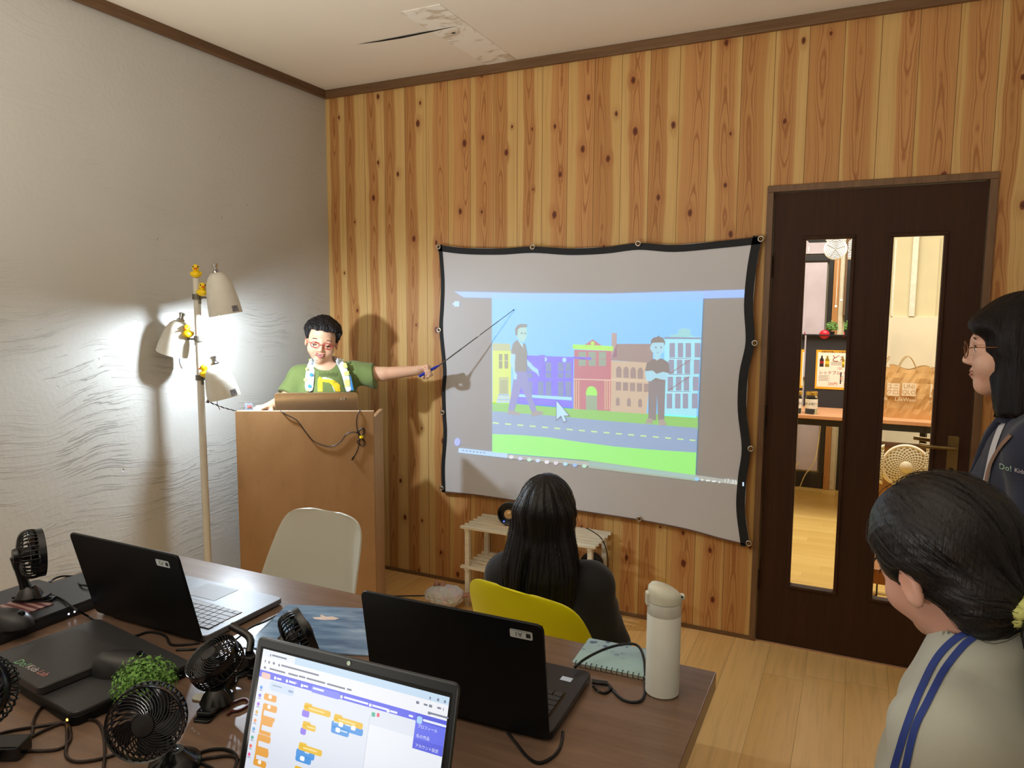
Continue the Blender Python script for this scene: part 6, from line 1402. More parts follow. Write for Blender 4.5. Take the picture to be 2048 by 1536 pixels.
# red oval glasses
gs = MB()
for s_ in (-1, 1):
    gs.tube([(s_*.0315+.0205*cos(t), .1005-.006*abs(cos(t))*(1 if cos(t)*s_ > 0 else 0), -.006+.0145*sin(t)) for t in [2*pi*k/28 for k in range(28)]], .0020, 6, M=Hb.mat4(), closed=True)
    gs.tube(catmull([(s_*.052, .0945, -.002), (s_*.066, .082, .0), (s_*.0795, .03, .002), (s_*.0815, -.008, .004)], 4), .0013, 6, M=Hb.mat4())
gs.tube([(-.011, .1005, -.003), (0, .1035, -.0005), (.011, .1005, -.003)], .0013, 6, M=Hb.mat4()); gb = gs.build('glasses', mat('red_spectacle_frame', (176, 36, 48), .3, var=0), boy, smooth=180)
def lens_face(s_, ln): ln.face([(s_*.0315+.0200*cos(t), .1000-.006*abs(cos(t))*(1 if cos(t)*s_ > 0 else 0), -.006+.0140*sin(t)) for t in [2*pi*k/28 for k in range(28)]], 0, Hb.mat4())
gg = G('spectacle_lens'); mx_ = gg.new('ShaderNodeMixShader'); tr_ = gg.new('ShaderNodeBsdfTransparent'); gl2 = gg.new('ShaderNodeBsdfGlossy'); gl2.inputs['Roughness'].default_value = .03
mx_.inputs[0].default_value = .10; gg.t.links.new(tr_.outputs[0], mx_.inputs[1]); gg.t.links.new(gl2.outputs[0], mx_.inputs[2]); gg.t.links.new(mx_.outputs[0], gg.n['Material Output'].inputs[0]); M_LENS = gg.m
for s_ in (-1, 1):
    ln = MB(); lens_face(s_, ln); ln.build('lens', M_LENS, gb)
# towel round the neck
def towel_mat():
    g = G('spotted_pastel_towel'); co = g.coord(); vo = g.new('ShaderNodeTexVoronoi'); vo.inputs['Scale'].default_value = 22; vo.inputs['Randomness'].default_value = .35; g.inp(vo.inputs['Vector'], co)
    hs = g.new('ShaderNodeSeparateColor'); g.inp(hs.inputs[0], vo.outputs['Color']); col = g.mix(g.m_('GREATER_THAN', hs.outputs[0], .45), S((206, 226, 110)), S((70, 150, 222)))
    g.set('Base Color', g.mix(g.maprange(vo.outputs['Distance'], .36, .30), S((232, 240, 246)), col)); g.set('Roughness', .9); g.bump(g.noise(co, 900, 2), .4, .002); return g.m
bvs = bvh_of(sh); tw = MB(); V = []; rows = [((617, 652), (633, 664), -.02)]
path = [((606, 786), (630, 787)), ((607, 760), (631, 762)), ((609, 738), (632, 742)), ((615, 720), (635, 730)), ((625, 710), (639, 721))]
pathR = [((676, 712), (668, 722)), ((686, 716), (675, 734)), ((695, 730), (682, 752)), ((702, 752), (687, 772)), ((709, 786), (690, 788))]
def towel_row(a, b, d, th=.010):
    pa, pb = atd(*a, d), atd(*b, d); n_ = -CF
    return [pa, pa.lerp(pb, .25)+n_*th*.6, pa.lerp(pb, .5)+n_*th*.7, pa.lerp(pb, .75)+n_*th*.6, pb, pb.lerp(pa, .5)-n_*.004]
def depth_at(a, b):
    ds = []
    for q in (a, b, ((a[0]+b[0])/2, (a[1]+b[1])/2)):
        p, _ = hit(bvs, *q)
        if p: ds.append((p-CAM_LOC).dot(CF))
    return (min(ds)-.008) if ds else BD-.10
R_ = [towel_row(a, b, depth_at(a, b)) for a, b in path]
nb_ = neck-bF*.055
back_rows = []
for t in (0, .33, .66, 1.0):
    c = (bR*(.062*cos(pi*t))-bF*(.058*sin(pi*t))+neck+up*(.035+.012*sin(pi*t))); o_ = (c-neck); o_.z = 0; o_.normalize()
    back_rows.append([c+o_*.012-up*.035, c+o_*.022-up*.015, c+o_*.020+up*.01, c+o_*.010+up*.022, c+up*.02, c-up*.01])
R2 = [towel_row(a, b, depth_at(a, b)) for a, b in pathR]
rows = R_+back_rows+R2; tw.v = [tuple(p) for r in rows for p in r]; n_ = 6
tw.f = [(i*n_+k, i*n_+(k+1) % n_, (i+1)*n_+(k+1) % n_, (i+1)*n_+k) for i in range(len(rows)-1) for k in range(n_)]+[tuple(range(n_)), tuple(len(tw.v)-1-k for k in range(n_))]; tw.mi = [0]*len(tw.f)
o = tw.build('towel', mat('white_towel_cotton', (228, 234, 240), .9, var=.02, bump=.4, bscale=900), boy, smooth=50, clean=True); md = o.modifiers.new('s', 'SUBSURF'); md.levels = md.render_levels = 1
bt_ = bvh_of(o); dots = []
def b7(p): return (590+p[0]/8.08, 610+p[1]/8.08)
for (cx, cy, r, m_) in ((296, 955, 27, 0), (264, 1130, 29, 0), (238, 1315, 29, 0), (306, 812, 20, 0), (192, 1035, 24, 1), (168, 1210, 26, 1), (240, 885, 20, 1), (205, 1375, 20, 1)): dots.append(([b7((cx+r*cos(t), cy+r*sin(t))) for t in [2*pi*k/12 for k in range(12)]], m_))
dots += [([b7(q) for q in s_], m_) for s_, m_ in (([(765, 940), (830, 935), (850, 1010), (790, 1030)], 1), ([(790, 1080), (868, 1065), (880, 1130), (800, 1150)], 1), ([(800, 1210), (880, 1200), (885, 1310), (806, 1330)], 1), ([(868, 990), (896, 1010), (915, 1090), (890, 1080)], 0), ([(892, 1130), (922, 1120), (950, 1240), (960, 1380), (905, 1380)], 0), ([(740, 820), (790, 830), (830, 905), (770, 900)], 2))]
for dk in dots: decal(bt_, [dk], [mat('towel_blue', (70, 150, 222), .9, var=0), mat('towel_lime', (214, 228, 130), .9, var=0), mat('towel_sage', (150, 160, 120), .9, var=0)], 'towel_spot', o, .0014, .8)
# excavator print on the shirt
YEL = mat('print_excavator_yellow', (248, 206, 40), .6, var=0); INK = mat('print_excavator_ink', (60, 66, 36), .6, var=0); WHT = mat('print_excavator_white', (222, 224, 214), .6, var=0)
def b7(p): return (590+p[0]/8.08, 610+p[1]/8.08)
pl_ = [([b7(q) for q in s_], m_) for s_, m_ in (([(370, 1200), (398, 1160), (440, 1180), (446, 1400), (368, 1400)], 0), ([(430, 1196), (560, 1200), (640, 1226), (720, 1290), (735, 1400), (660, 1400), (610, 1310), (560, 1262), (440, 1240)], 0), ([(440, 1170), (520, 1176), (620, 1210), (560, 1204), (440, 1194)], 2), ([(618, 1232), (660, 1240), (650, 1262), (620, 1254)], 1), ([(610, 1306), (650, 1400), (636, 1400), (600, 1316)], 2))]
pl_ += [([b7((395+24*i, 1085+(i % 3)*8)), b7((401+24*i, 1085+(i % 3)*8)), b7((401+24*i, 1150+(i*7 % 3)*6)), b7((395+24*i, 1150+(i*7 % 3)*6))], 1) for i in range(13)]
decal(bvs, pl_, [YEL, INK, WHT], 'excavator_print', sh, .0012, 1.2)
# telescopic pointer
tip = aty(1027, 620, -.036); h0 = B(838, 753, -.012); h1 = B(878, 731, .0)
pt = thing('telescopic_pointer', 'thin telescopic pointer with blue handle held by the boy against the screen', 'pointer', h0)
MB().tube([h0, h0.lerp(h1, .3), h0.lerp(h1, .8), h1], [.0065, .0075, .007, .004], 12).build('handle', mat('blue_pointer_grip', (30, 50, 170), .35, var=0), pt, smooth=40)
rd = MB(); L_ = [h1.lerp(tip, t) for t in (0, .3, .55, .8, 1.0)]
for i, r in enumerate((.0030, .0024, .0019, .0014)): rd.tube([L_[i], L_[i+1]], r, 8)
rd.build('rod', mat('steel_pointer_rod', (90, 92, 98), .25, .9), pt, smooth=40); MB().ball(tip, .0035, 0, 10, 6).build('tip', mat('pointer_tip', (30, 30, 32), .4), pt, smooth=180)
MB().cyl(h1.lerp(tip, .52), h1.lerp(tip, .55), .0032, 8).build('ferrule', M_CHROME, pt)
# ------------------------------------------------------------------ seated girl with long black hair
GD = 2.04
def Gp(u, v, d=0.0): return atd(u, v, GD+d)
hg = Gp(1094, 1031); gF = Vector((-.16, .985, 0)).normalized(); Hg = Hd(hg, gF, .93, pitch=radians(-4)); gR = gF.cross(up)
girl = thing('person', 'girl with long straight black hair and a black top sitting on the yellow chair', 'person', (hg.x, hg.y, 0))
gn = hg+Vector((0, -.01, -.125)); gs1 = gn-gR*.115+up*-.05; gs2 = gn+gR*.135+up*-.052; gp = Vector((gn.x, gn.y+.04, .50))
ge1 = gs1-gR*.05+gF*.05-up*.20; ge2 = gs2+gR*.050+gF*.03-up*.195; gw1 = ge1+gF*.20+gR*.08-up*.01; gw2 = ge2+gF*.19-gR*.07-up*.01
gk1 = gp+gF*.34-gR*.08-up*.05; gk2 = gp+gF*.34+gR*.08-up*.05; ga1 = Vector((gk1.x, gk1.y+.03, .08)); ga2 = Vector((gk2.x, gk2.y+.03, .08))
def girl_body(P):
    d = head_sdf(Hg.loc(P), 0, 1)*Hg.s; d = smin(d, s_cap(P, Hg.w((0, -.02, -.06)), gn-up*.03, .042, .045), .025)
    t = smin(s_ell(P, gn-up*.17, (.125, .10, .16)), s_cap(P, gs1, gs2, .045), .05); t = smin(t, s_cap(P, gn-up*.2, gp, .10, .115), .06); d = smin(d, t, .03)
    for a, b, c in ((gs1, ge1, gw1), (gs2, ge2, gw2)): d = smin(d, s_chain(P, [a, b, c], [.042, .035, .024]), .02)
    for a, b, c in ((gp-gR*.075, gk1, ga1), (gp+gR*.075, gk2, ga2)): d = smin(d, s_chain(P, [a, b, c], [.078, .055, .036]), .03); d = smin(d, s_cap(P, c-up*.04, c+gF*.11-up*.05, .034, .027), .02)
    d = smin(d, hand_sdf(P, gw1, (gF+gR*.3), (0, 0, -1), [.3, .3, .3, .3], .8, thumb=-1), .008); d = smin(d, hand_sdf(P, gw2, (gF-gR*.3), (0, 0, -1), [.3, .3, .3, .3], .8, thumb=1), .008)
    return d
skin_obj('body', girl_body, gp+Vector((-.42, -.25, -.51)), gp+Vector((.42, .60, .62)), .0048, skin_mat('girl_skin', (216, 176, 146)), girl)
M_BLKTOP = cloth_mat('black_jersey', (19, 18, 22), .8, var=.1)
def girl_top(P):
    t = smin(s_ell(P, gn-up*.17, (.142, .118, .175)), s_cap(P, gs1, gs2, .055), .06); t = smin(t, s_cap(P, gn-up*.2, gp+up*.02, .125, .135), .06)
    for a, b, c in ((gs1, ge1, gw1), (gs2, ge2, gw2)):
        e = s_chain(P, [a, b, b.lerp(c, .85)], [.055, .054, .038], .02); t = smin(t, e, .03)
    t = t+.004*wob(P, 38)+.002*wob(P, 85, 2); t = smax(t, (gp.z-.03)-P[:, 2], .004); return smax(t, -s_cap(P, gn+up*.12, gn+up*.0, .058, .05), .006)
skin_obj('black_top', girl_top, gp+Vector((-.42, -.25, -.10)), gp+Vector((.42, .45, .55)), .006, M_BLKTOP, girl)
def girl_pants(P):
    d = s_ell(P, gp, (.14, .13, .10))
    for a, b, c in ((gp-gR*.075, gk1, ga1), (gp+gR*.075, gk2, ga2)): d = smin(d, s_chain(P, [a, b, c+up*.03], [.092, .070, .055], .02), .03)
    return smax(d, .07-P[:, 2], .004)
skin_obj('trousers', girl_pants, gp+Vector((-.3, -.25, -.5)), gp+Vector((.3, .55, .2)), .009, cloth_mat('dark_trousers', (34, 36, 46)), girl)
M_HAIRG = hair_mat('long_black_hair', (8, 7, 9), (22, 20, 22), .36, 260, 2.2)
def girl_hair(P):
    Q = P-A3(hg); x = Q@A3(gR); y = Q@A3(gF); z = Q[:, 2]; L = np.stack([x, y, z], 1)
    d = s_ell(L, (0, -.012, .030), (.077, .100, .092))
    # hanging mass: section grows then hangs straight
    w = .083+.026*np.clip((-z)/.12, 0, 1)-.020*np.clip((-z-.14)/.12, 0, 1); dp = .055+.0*z; cy = -.045-.035*np.clip(-z/.15, 0, 1)
    q = np.sqrt((x/w)**2+((y-cy)/dp)**2); m = (q-1)*np.minimum(w, dp)*.85; m = smax(m, z-.04, .03); m = smax(m, -(z+.285+.02*np.sin(x*60)), .015)
    d = smin(d, m, .035)
    # lock falling over the left shoulder
    d = smin(d, s_chain(L, [(-.068, .01, .0), (-.083, .012, -.07), (-.079, .018, -.12), (-.072, .035, -.17)], [.035, .030, .026, .012], .02), .02)
    fw = smax(smax(.045-y, z-.045, .01), np.abs(x)-.062, .01); d = smax(d, -fw, .01)
    th = np.arctan2(y+.03, x); g_ = np.sin(th*46+3*np.sin(z*14)+2*np.sin(th*7))*.0008+np.sin(th*17+1.5*np.sin(z*9))*.0014+np.sin(th*105+z*20)*.0005
    split = -.010*np.exp(-((x+.028-.12*(z+.10))/.008)**2)*np.clip((-z-.06)/.05, 0, 1)*(y < -.02); return d-g_-split
skin_obj('hair', girl_hair, hg+Vector((-.17, -.19, -.32)), hg+Vector((.17, .15, .15)), .0030, M_HAIRG, girl)

GH_ = [c for c in girl.children if c.name.startswith('hair')][0]
# ------------------------------------------------------------------ woman with glasses at the right edge
WD = 1.62
hw = atd(2036, 694, WD); wF = Vector((-.985, .10, 0)).normalized(); Hw = Hd(hw, wF, 1.0, pitch=radians(-2)); wR = wF.cross(up)
wo = thing('person', 'woman with glasses, dark bob and navy jacket standing at the right edge', 'person', (hw.x, hw.y, 0))
wn = hw-wF*.045-up*.15; ws1 = wn-wR*.165-up*.055-wF*.01; ws2 = wn+wR*.165-up*.055-wF*.01; wp = Vector((wn.x, wn.y, .78))
we1 = ws1-wR*.06-up*.25; we2 = ws2+wR*.06-up*.25; ww1 = we1+wF*.06-up*.22; ww2 = we2+wF*.06-up*.22
def legs(p, R_v, F_v, P, r, h=.045):
    d = None
    for s_ in (-1, 1):
        a = p+R_v*.085*s_; k = Vector((a.x, a.y, p.z*.53)); f = Vector((a.x, a.y, .08)); e = s_chain(P, [a, k, f], r, .02); e = smin(e, s_cap(P, f-up*.04, f+F_v*.14-up*.05, .038, .03), .02); d = e if d is None else np.minimum(d, e)
    return d
def wo_body(P):
    d = head_sdf(Hw.loc(P))*Hw.s; d = smin(d, s_cap(P, Hw.w((0, -.02, -.07)), wn-up*.03, .048, .052), .025)
    t = smin(s_ell(P, wn-up*.20, (.095, .14, .19)), s_cap(P, ws1, ws2, .050), .06); t = smin(t, s_cap(P, wn-up*.25, wp, .088, .12), .06); d = smin(d, t, .03)
    for a, b, c, th in ((ws1, we1, ww1, 1), (ws2, we2, ww2, -1)): d = smin(d, s_chain(P, [a, b, c], [.048, .038, .026]), .02); d = smin(d, hand_sdf(P, c, -up, -wR*(-th), [.35, .35, .3, .3], .92, thumb=th), .008)
    return smin(d, legs(wp, wR, wF, P, [.088, .058, .040]), .03)
M_SKINW = skin_mat('woman_skin', (206, 164, 142))
skin_obj('body', wo_body, (hw.x-.27, hw.y-.36, -.01), (hw.x+.27, hw.y+.36, hw.z+.14), .0042, M_SKINW, wo)
M_NAVY = cloth_mat('navy_jacket_cloth', (20, 27, 50), .75, var=.06)
def wo_jacket(P):
    t = smin(s_ell(P, wn-up*.20, (.118, .175, .215)), s_cap(P, ws1, ws2, .066), .07); t = smin(t, s_cap(P, wn-up*.26, wp-up*.04, .112, .15), .07)
    for a, b, c in ((ws1, we1, ww1), (ws2, we2, ww2)): t = smin(t, s_chain(P, [a, b, b.lerp(c, .95)], [.066, .060, .048], .02), .03)
    t = t+.005*wob(P, 26)+.002*wob(P, 70, 1); t = smax(t, (wp.z-.10)-P[:, 2], .004)
    x = (P-A3(wn))@A3(wR); y = (P-A3(wn))@A3(wF); z = P[:, 2]-wn.z
    op = smax(smax(np.abs(x)-(.016+.10*np.clip(z+.16, 0, 1)), .03-y, .01), -(z+.42), .01); t = smax(t, -op, .006)      # open front
    return smax(t, -s_cap(P, wn+up*.14, wn+up*.0+wF*.02, .075, .062), .006)
jk = skin_obj('jacket', wo_jacket, (hw.x-.32, hw.y-.38, .6), (hw.x+.32, hw.y+.38, hw.z-.05), .0055, M_NAVY, wo)
def wo_shirt(P):
    t = smin(s_ell(P, wn-up*.20, (.104, .150, .20)), s_cap(P, ws1, ws2, .054), .06); t = smin(t, s_cap(P, wn-up*.25, wp, .10, .13), .06)
    t = smax(t, (wp.z-.05)-P[:, 2], .004); return smax(t, -s_cap(P, wn+up*.12, wn+up*.0+wF*.02, .062, .054), .006)
skin_obj('shirt', wo_shirt, (hw.x-.26, hw.y-.30, .7), (hw.x+.26, hw.y+.30, hw.z-.08), .007, cloth_mat('white_shirt_cotton', (196, 194, 198)), wo)
# stand collar of the jacket
cl = MB(); V = []; m_ = 22
for k, (r, z) in enumerate([(.080, -.035), (.074, .0), (.076, .032), (.070, .034), (.068, .0), (.074, -.035)]):
    for i in range(m_+1): a = radians(30+300*i/m_); V.append(wn+up*(z+.018-.02*cos(a)*0)+wF*(r*1.0*cos(a)+.01)+wR*(r*1.05*sin(a)))
cl.v = [tuple(p) for p in V]; cl.f = [(k*(m_+1)+i, k*(m_+1)+i+1, ((k+1) % 6)*(m_+1)+i+1, ((k+1) % 6)*(m_+1)+i) for k in range(6) for i in range(m_)]; cl.mi = [0]*len(cl.f); cl.build('collar', M_NAVY, jk, smooth=60, clean=True)
def wo_pants(P): return smax(smax(legs(wp, wR, wF, P, [.108, .078, .062]), .075-P[:, 2], .004), P[:, 2]-(wp.z+.02), .004)
skin_obj('trousers', wo_pants, (wp.x-.28, wp.y-.28, .05), (wp.x+.28, wp.y+.28, wp.z+.05), .01, cloth_mat('dark_trousers', (34, 36, 46)), wo)
M_HAIRW = hair_mat('dark_brown_bob', (10, 8, 9), (26, 19, 18), .45, 260, 2.4)
def wo_hair(P):
    Q = Hw.loc(P); x, y, z = Q[:, 0], Q[:, 1], Q[:, 2]; Qs = Q.copy(); Qs[:, 0] = np.abs(x)
    d = s_ell(Q, (0, -.018, .034), (.092, .106, .092))
    w = .094+.006*np.clip(-z/.1, 0, 1); r_ = np.sqrt((x/w)**2+((y+.030)/(.098-.0*z))**2); m = (r_-1)*.09; m = smax(m, z-.05, .03); m = smax(m, -(z+.150+.10*np.clip(y+.02, -.1, .1)), .015); d = smin(d, m, .03)
    yc = .062-.16*np.clip(-z-.01, 0, .2)-.05*np.clip(z, 0, .1)     # front edge of the side hair
    fw = smax(yc-y, z-(.052-.25*np.clip(np.abs(x)-.03, 0, .1)), .008); d = smax(d, -fw, .006)
    d = smin(d, s_ell(Qs, (.030, .060, .052), (.050, .034, .030)), .02)
    th = np.arctan2(y+.03, x); return (d-np.sin(th*90+2*np.sin(z*22))*.0006-np.sin(th*19+z*8)*.0012)*Hw.s
skin_obj('hair', wo_hair, hw+Vector((-.16, -.16, -.22)), hw+Vector((.18, .16, .16)), .0030, M_HAIRW, wo)
def face_bits(H_, o_, brow=(40, 28, 26), lip=(172, 112, 102)):
    m = MB()
    for s_ in (-1, 1): m.ball((s_*.031, .0745, -.003), (.0105, .0085, .0060), 0, 14, 8, M=H_.mat4())
    m.build('eyes', mat('eye_white', (226, 222, 216), .25, var=0), o_, smooth=180); m = MB()
    for s_ in (-1, 1): m.ball((s_*.031, .0800, -.003), (.0052, .0034, .0052), 0, 14, 8, M=H_.mat4())
    m.build('irises', mat('dark_iris', (26, 16, 12), .15, var=0), o_, smooth=180); m = MB()
    for s_ in (-1, 1): m.tube(eye_arc(s_*.020, s_*.044, .0015, .0835, .0035, 0, 0), .0012, 5, M=H_.mat4())
    m.build('eyelashes', mat('dark_lashes', (34, 22, 20)), o_); m = MB()
    for s_ in (-1, 1): m.tube(eye_arc(s_*.016, s_*.048, .019, .0845, .0035, 0, 0), [.0008]+[.0016]*8+[.0006], 5, M=H_.mat4())
    m.build('eyebrows', mat('brow_dark_%d' % brow[0], brow, .7, var=0), o_); m = MB()
    for zz, r in ((-.0550, .0017), (-.0640, .0022)): m.tube([(x, .0898-.22*abs(x)**1.15, zz+.003*(abs(x)/.02)**2*(1 if zz < -.06 else -.6)) for x in [(-.019+.038*i/10) for i in range(11)]], [.0006]+[r]*9+[.0006], 6, M=H_.mat4())
    m.build('lips', mat('lips_%d' % lip[0], lip, .4, var=0), o_, smooth=180)
face_bits(Hw, wo)
def glasses(H_, o_, col, rx=.0215, rz_=.0175):
    gs = MB()
    for s_ in (-1, 1):
        gs.tube([(s_*.0315+rx*cos(t), .1010-.006*abs(cos(t))*(1 if cos(t)*s_ > 0 else 0), -.006+rz_*sin(t)) for t in [2*pi*k/28 for k in range(28)]], .0013, 6, M=H_.mat4(), closed=True)
        gs.tube(catmull([(s_*.053, .095, .0), (s_*.067, .082, .002), (s_*.080, .03, .003), (s_*.0815, -.008, .004)], 4), .0012, 6, M=H_.mat4())
    gs.tube([(-.0105, .1010, -.003), (0, .1045, -.0005), (.0105, .1010, -.003)], .0012, 6, M=H_.mat4()); g_ = gs.build('glasses', col, o_, smooth=180)
    for s_ in (-1, 1): ln = MB(); ln.face([(s_*.0315+rx*.97*cos(t), .1005-.006*abs(cos(t))*(1 if cos(t)*s_ > 0 else 0), -.006+rz_*.97*sin(t)) for t in [2*pi*k/28 for k in range(28)]], 0, H_.mat4()); ln.build('lens', M_LENS, g_)
glasses(Hw, wo, mat('bronze_spectacle_frame', (120, 76, 44), .25, .8))
# printed name on the jacket and bag strap
bj = bvh_of(jk)
def surf_text(bv, body, u, v, size_px, slope, mats, parent, name, off=.003):
    """lettering printed on the cloth: every corner of the glyphs is laid on the surface"""
    mb = MB(); x = 0
    for txt, mi, sz in body:
        mb.text(txt, size_px*sz, Matrix.Translation((x, 0, 0)), mi, 0, 'LEFT'); x += size_px*sz*.62*len(txt)
    vs_ = []
    for q in mb.v:
        p, n_ = hit(bv, u+q[0], v+slope*q[0]-q[1])
        if p is None: p, n_ = (Vector(vs_[-1]), Vector((0, 0, 0))) if vs_ else (wm(parent).translation, Vector((0, 0, 0)))
        elif n_.dot(CAM_LOC-p) < 0: n_ = -n_
        vs_.append(tuple(p+n_*off))
    mb.v = vs_; mb.build(name, mats, parent)
surf_text(bj, [('Do!', 0, 1.15), ('Kids', 1, .85)], 2001, 932, 14, .25, [mat('logo_mint', (170, 206, 180), .5, var=0), mat('logo_pale', (206, 200, 206), .5, var=0)], jk, 'printed_name', .003)
ribbon(bj, [(2014, 832), (2000, 862), (1988, 896), (1980, 930), (1971, 972), (1966, 990)], 11, cloth_mat('white_shirt_cotton', (196, 194, 198)), 'shirt_front', wo, .002)
sp_ = ribbon(bj, [(2024, 872), (2006, 892), (1990, 916), (1979, 944), (1971, 985)], 7, mat('brown_strap', (128, 96, 76), .6), 'bag_strap', wo, .004)

# ------------------------------------------------------------------ child with ponytail and white track jacket, nearest at the right
KD = 1.03
hk = atd(1886, 1130, KD); kF = Vector((-.68, .73, 0)).normalized(); Hk = Hd(hk, kF, .96, pitch=radians(-19), roll=radians(-11)); kR = kF.cross(up)
kd = thing('person', 'child with a black ponytail and white track jacket with two blue stripes', 'person', (hk.x, hk.y, 0))
bd_ = Vector((-.93, .37, 0)).normalized(); bR_ = bd_.cross(up)
kn = hk-kF*.030-up*.125+Vector((.035, -.0, 0)); ks1 = kn-bR_*.135-up*.055; ks2 = kn+bR_*.135-up*.055; kp = Vector((kn.x+.02, kn.y-.02, .60))
ke1 = ks1-bR_*.045-up*.21; ke2 = ks2+bR_*.045-up*.21; kw1 = ke1+bd_*.08-up*.18; kw2 = ke2+bd_*.08-up*.18
def kd_body(P):
    d = head_sdf(Hk.loc(P), 0, -.6)*Hk.s; d = smin(d, s_cap(P, Hk.w((0, -.02, -.06)), kn-up*.03, .043, .048), .025)
    t = smin(s_ell(P, kn-up*.18, (.10, .13, .17)), s_cap(P, ks1, ks2, .046), .06); t = smin(t, s_cap(P, kn-up*.22, kp, .09, .105), .06); d = smin(d, t, .03)
    for a, b, c, th in ((ks1, ke1, kw1, 1), (ks2, ke2, kw2, -1)): d = smin(d, s_chain(P, [a, b, c], [.044, .035, .025]), .02); d = smin(d, hand_sdf(P, c, -up, -bR_*(-th), [.35, .35, .3, .3], .82, thumb=th), .008)
    return smin(d, legs(kp, bR_, bd_, P, [.080, .052, .037]), .03)
skin_obj('body', kd_body, (hk.x-.33, hk.y-.33, -.01), (hk.x+.33, hk.y+.33, hk.z+.14), .0042, skin_mat('child_skin', (200, 156, 138)), kd)
M_TRACK = cloth_mat('off_white_track_cloth', (168, 170, 160), .8, var=.03)
def kd_jacket(P):
    t = smin(s_ell(P, kn-up*.18, (.110, .15, .20)), s_cap(P, ks1, ks2, .064), .07); t = smin(t, s_cap(P, kn-up*.24, kp-up*.02, .115, .13), .07)
    t = smin(t, s_cap(P, kn-up*.06, kn-up*.005, .085, .066), .03)
    for a, b, c in ((ks1, ke1, kw1), (ks2, ke2, kw2)): t = smin(t, s_chain(P, [a, b, b.lerp(c, .92)], [.062, .056, .044], .02), .03)
    t = t+.006*wob(P, 24, 1)+.0018*wob(P, 66, 1); t = smax(t, (kp.z-.07)-P[:, 2], .004)
    t = smin(t, s_cap(P, kn-up*.02, kn+up*.045-bd_*.012, .074, .068), .02)
    return smax(t, -s_cap(P, kn+up*.16, kn+up*.02, .066, .056), .006)
kj = skin_obj('track_jacket', kd_jacket, (hk.x-.36, hk.y-.36, .45), (hk.x+.36, hk.y+.36, hk.z), .0052, M_TRACK, kd)
def kd_pants(P): return smax(smax(legs(kp, bR_, bd_, P, [.100, .070, .055]), .075-P[:, 2], .004), P[:, 2]-(kp.z+.02), .004)
skin_obj('trousers', kd_pants, (kp.x-.26, kp.y-.26, .05), (kp.x+.26, kp.y+.26, kp.z+.05), .01, cloth_mat('dark_trousers', (34, 36, 46)), kd)
M_HAIRK = hair_mat('black_tied_hair', (9, 8, 9), (24, 19, 18), .45, 240, 30)
pb_ = Hk.w((0, -.110, -.062))
def kd_hair(P):
    Q = Hk.loc(P); x, y, z = Q[:, 0], Q[:, 1], Q[:, 2]; Qs = Q.copy(); Qs[:, 0] = np.abs(x)
    d = s_ell(Q, (0, -.018, .042), (.091, .108, .096)); d = smin(d, s_ell(Qs, (.030, -.070, -.040), (.045, .048, .055)), .03)
    d = smin(d, s_cap(Q, (0, -.08, -.03), (0, -.108, -.058), .04, .02), .03)
    cut = smax(.058-y-.25*np.clip(z, -.1, .1), z-.050, .01); d = smax(d, -cut, .008)
    low = (-.060+.80*np.clip(y+.035, -.03, .2)+.2*np.clip(y+.035, -.1, 0))-z; d = smax(d, low, .008)
    d = smax(d, -s_ell(Qs, (.086, -.004, -.014), (.020, .022, .034)), .004)
    # strands combed back toward the tie
    a = np.arctan2(x, z+.062); return (d-np.sin(a*95+1.5*np.sin(y*30))*.0005-np.sin(a*21)*.0009)*Hk.s
skin_obj('hair', kd_hair, hk+Vector((-.17, -.17, -.16)), hk+Vector((.17, .17, .16)), .0028, M_HAIRK, kd)
tl = [pb_, pb_-kF*.035-up*.02, pb_-kF*.055-up*.07, pb_-kF*.050-up*.14, pb_-kF*.035-up*.20]
def kd_tail(P):
    d = s_chain(P, tl, [.017, .030, .034, .028, .008], .02); a = np.arctan2((P-A3(tl[2]))@A3(kF), (P-A3(tl[2]))@A3(kR)); return d-np.sin(a*24+P[:, 2]*40)*.0016-np.sin(a*9)*.002
skin_obj('ponytail', kd_tail, pb_+Vector((-.16, -.16, -.25)), pb_+Vector((.16, .16, .07)), .0032, M_HAIRK, kd)
def strands(ob, n, goal, seed, L_=.07, r=.0004, lift=.004, name='loose_strands', m=None, keep=lambda p, n_: True):
    """a few separate hairs lying just off the combed surface, running toward goal"""
    rr = random.Random(seed); vs = ob.data.vertices; M = wm(ob); bv = bvh_of(ob); mb = MB(); k = 0; t = 0
    while k < n and t < n*30:
        t += 1; v = vs[rr.randrange(len(vs))]; p = M @ v.co; n_ = v.normal.copy()
        if not keep(p, n_): continue
        path = []; lf = rr.uniform(.3, 1)*lift; steps = 7
        for i in range(steps):
            q = bv.find_nearest(p); n_ = q[1]; d = (goal(p)-p); d = (d-n_*d.dot(n_)).normalized(); s_ = i/(steps-1)
            path.append(q[0]+n_*(lf*sin(pi*min(1, s_*1.1))+.0006)); p = q[0]+d*(L_/steps)*rr.uniform(.8, 1.1)+Vector((rr.gauss(0, 1), rr.gauss(0, 1), rr.gauss(0, 1)))*.0012
        mb.tube(path, [r*.6]+[r]*(steps-2)+[r*.3], 3); k += 1
    return mb.build(name, m, ob)
strands([c for c in kd.children if c.name.startswith('hair')][0], 420, lambda p: pb_, 4, .085, .00045, .0045, m=M_HAIRK)
sr = MB(); dt = (tl[1]-tl[0]).normalized(); F_ = zframe(pb_-kF*.004, dt, up); pts = [F_ @ Vector((.026*cos(t), .026*sin(t), .004*sin(t*7))) for t in [2*pi*k/48 for k in range(48)]]
sr.tube(pts, [.010+.0022*sin(k*1.9) for k in range(48)], 8, closed=True); sr.build('scrunchie', mat('yellow_green_scrunchie', (196, 200, 120), .8, bump=.4), kd, smooth=180)
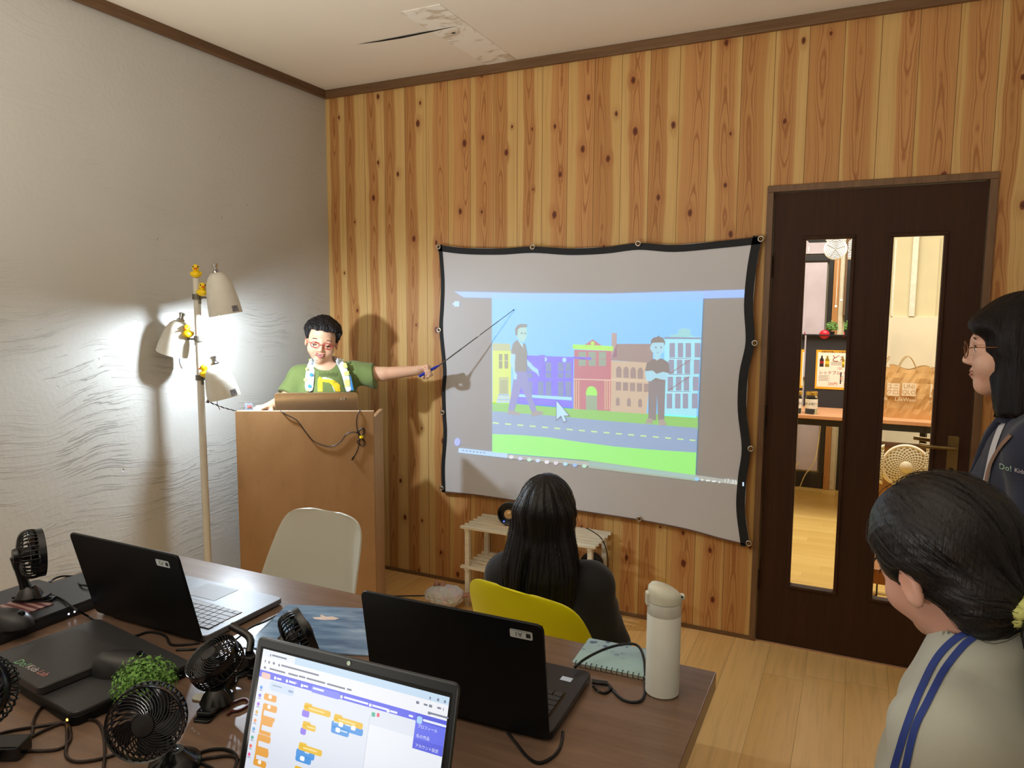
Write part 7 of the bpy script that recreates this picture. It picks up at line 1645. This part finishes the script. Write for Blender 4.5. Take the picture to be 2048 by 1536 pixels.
bk = bvh_of(kj); M_STR = mat('blue_jacket_stripe', (26, 50, 122), .7, var=.04)
ribbon(bk, [(1962, 1244), (1948, 1256), (1920, 1272), (1890, 1298), (1868, 1328), (1848, 1368), (1830, 1410), (1812, 1460), (1800, 1500), (1790, 1536), (1782, 1570)], 15, M_STR, 'sleeve_stripe', kj)
ribbon(bk, [(1976, 1246), (1962, 1264), (1935, 1284), (1910, 1312), (1886, 1346), (1866, 1384), (1852, 1412), (1834, 1448), (1822, 1490), (1812, 1536), (1800, 1570)], 15, M_STR, 'sleeve_stripe', kj)
face_bits(Hk, kd, (38, 28, 26), (170, 96, 90))
# pastel plush toy on the floor
c = atz(893, 1203, .03); ps_ = thing('plush_toy', 'fluffy pastel rainbow plush toy lying on the floor by the rack', 'plush toy', (c.x, c.y, 0))
M_HAIRW.node_tree.nodes['Principled BSDF'].inputs['Specular IOR Level'].default_value = .15
g = G('pastel_rainbow_fur'); co = g.coord(); n = g.noise(co, 22, 3, .6, 0, 1); g.set('Base Color', g.mix(.55, n, S((246, 242, 250)), 'MIX')); g.set('Roughness', .95); g.bump(g.noise(co, 420, 3), .8, .006); M_PL = g.m
cc_ = Vector((c.x, c.y, .055))
def plush(P):
    d = smin(s_ell(P, cc_, (.075, .055, .055)), s_ell(P, cc_+Vector((-.06, -.01, .0)), (.05, .045, .04)), .03); d = smin(d, s_ell(P, cc_+Vector((.05, 0, .02)), (.04, .04, .035)), .03); return d-.004*wob(P, 190)-.002*wob(P, 420, 2)
skin_obj('fur_body', plush, cc_-Vector((.14, .1, .07)), cc_+Vector((.14, .1, .10)), .003, M_PL, ps_)
e = MB()
for dx in (-.035, .0): e.lathe([(0, 0), (.016, .0), (.010, .02), (.0, .032)], 12, M=Matrix.Translation(cc_+Vector((dx-.02, .0, .045))))
e.build('ears', mat('dusky_pink_fur', (176, 130, 116), .9, bump=.5), ps_, smooth=180); MB().tube(catmull([cc_+Vector((.07, 0, .01)), cc_+Vector((.11, .02, .02)), cc_+Vector((.14, .01, .0)), cc_+Vector((.17, 0, -.03))], 5), [.012]*15+[.008], 8).build('tail', mat('dusky_pink_fur', (176, 130, 116)), ps_, smooth=180)

strands(GH_, 320, lambda p: p-up*.5+Vector((0, -.02, 0)), 6, .13, .00045, .003, m=M_HAIRG, keep=lambda p, n_: n_.y < .3)
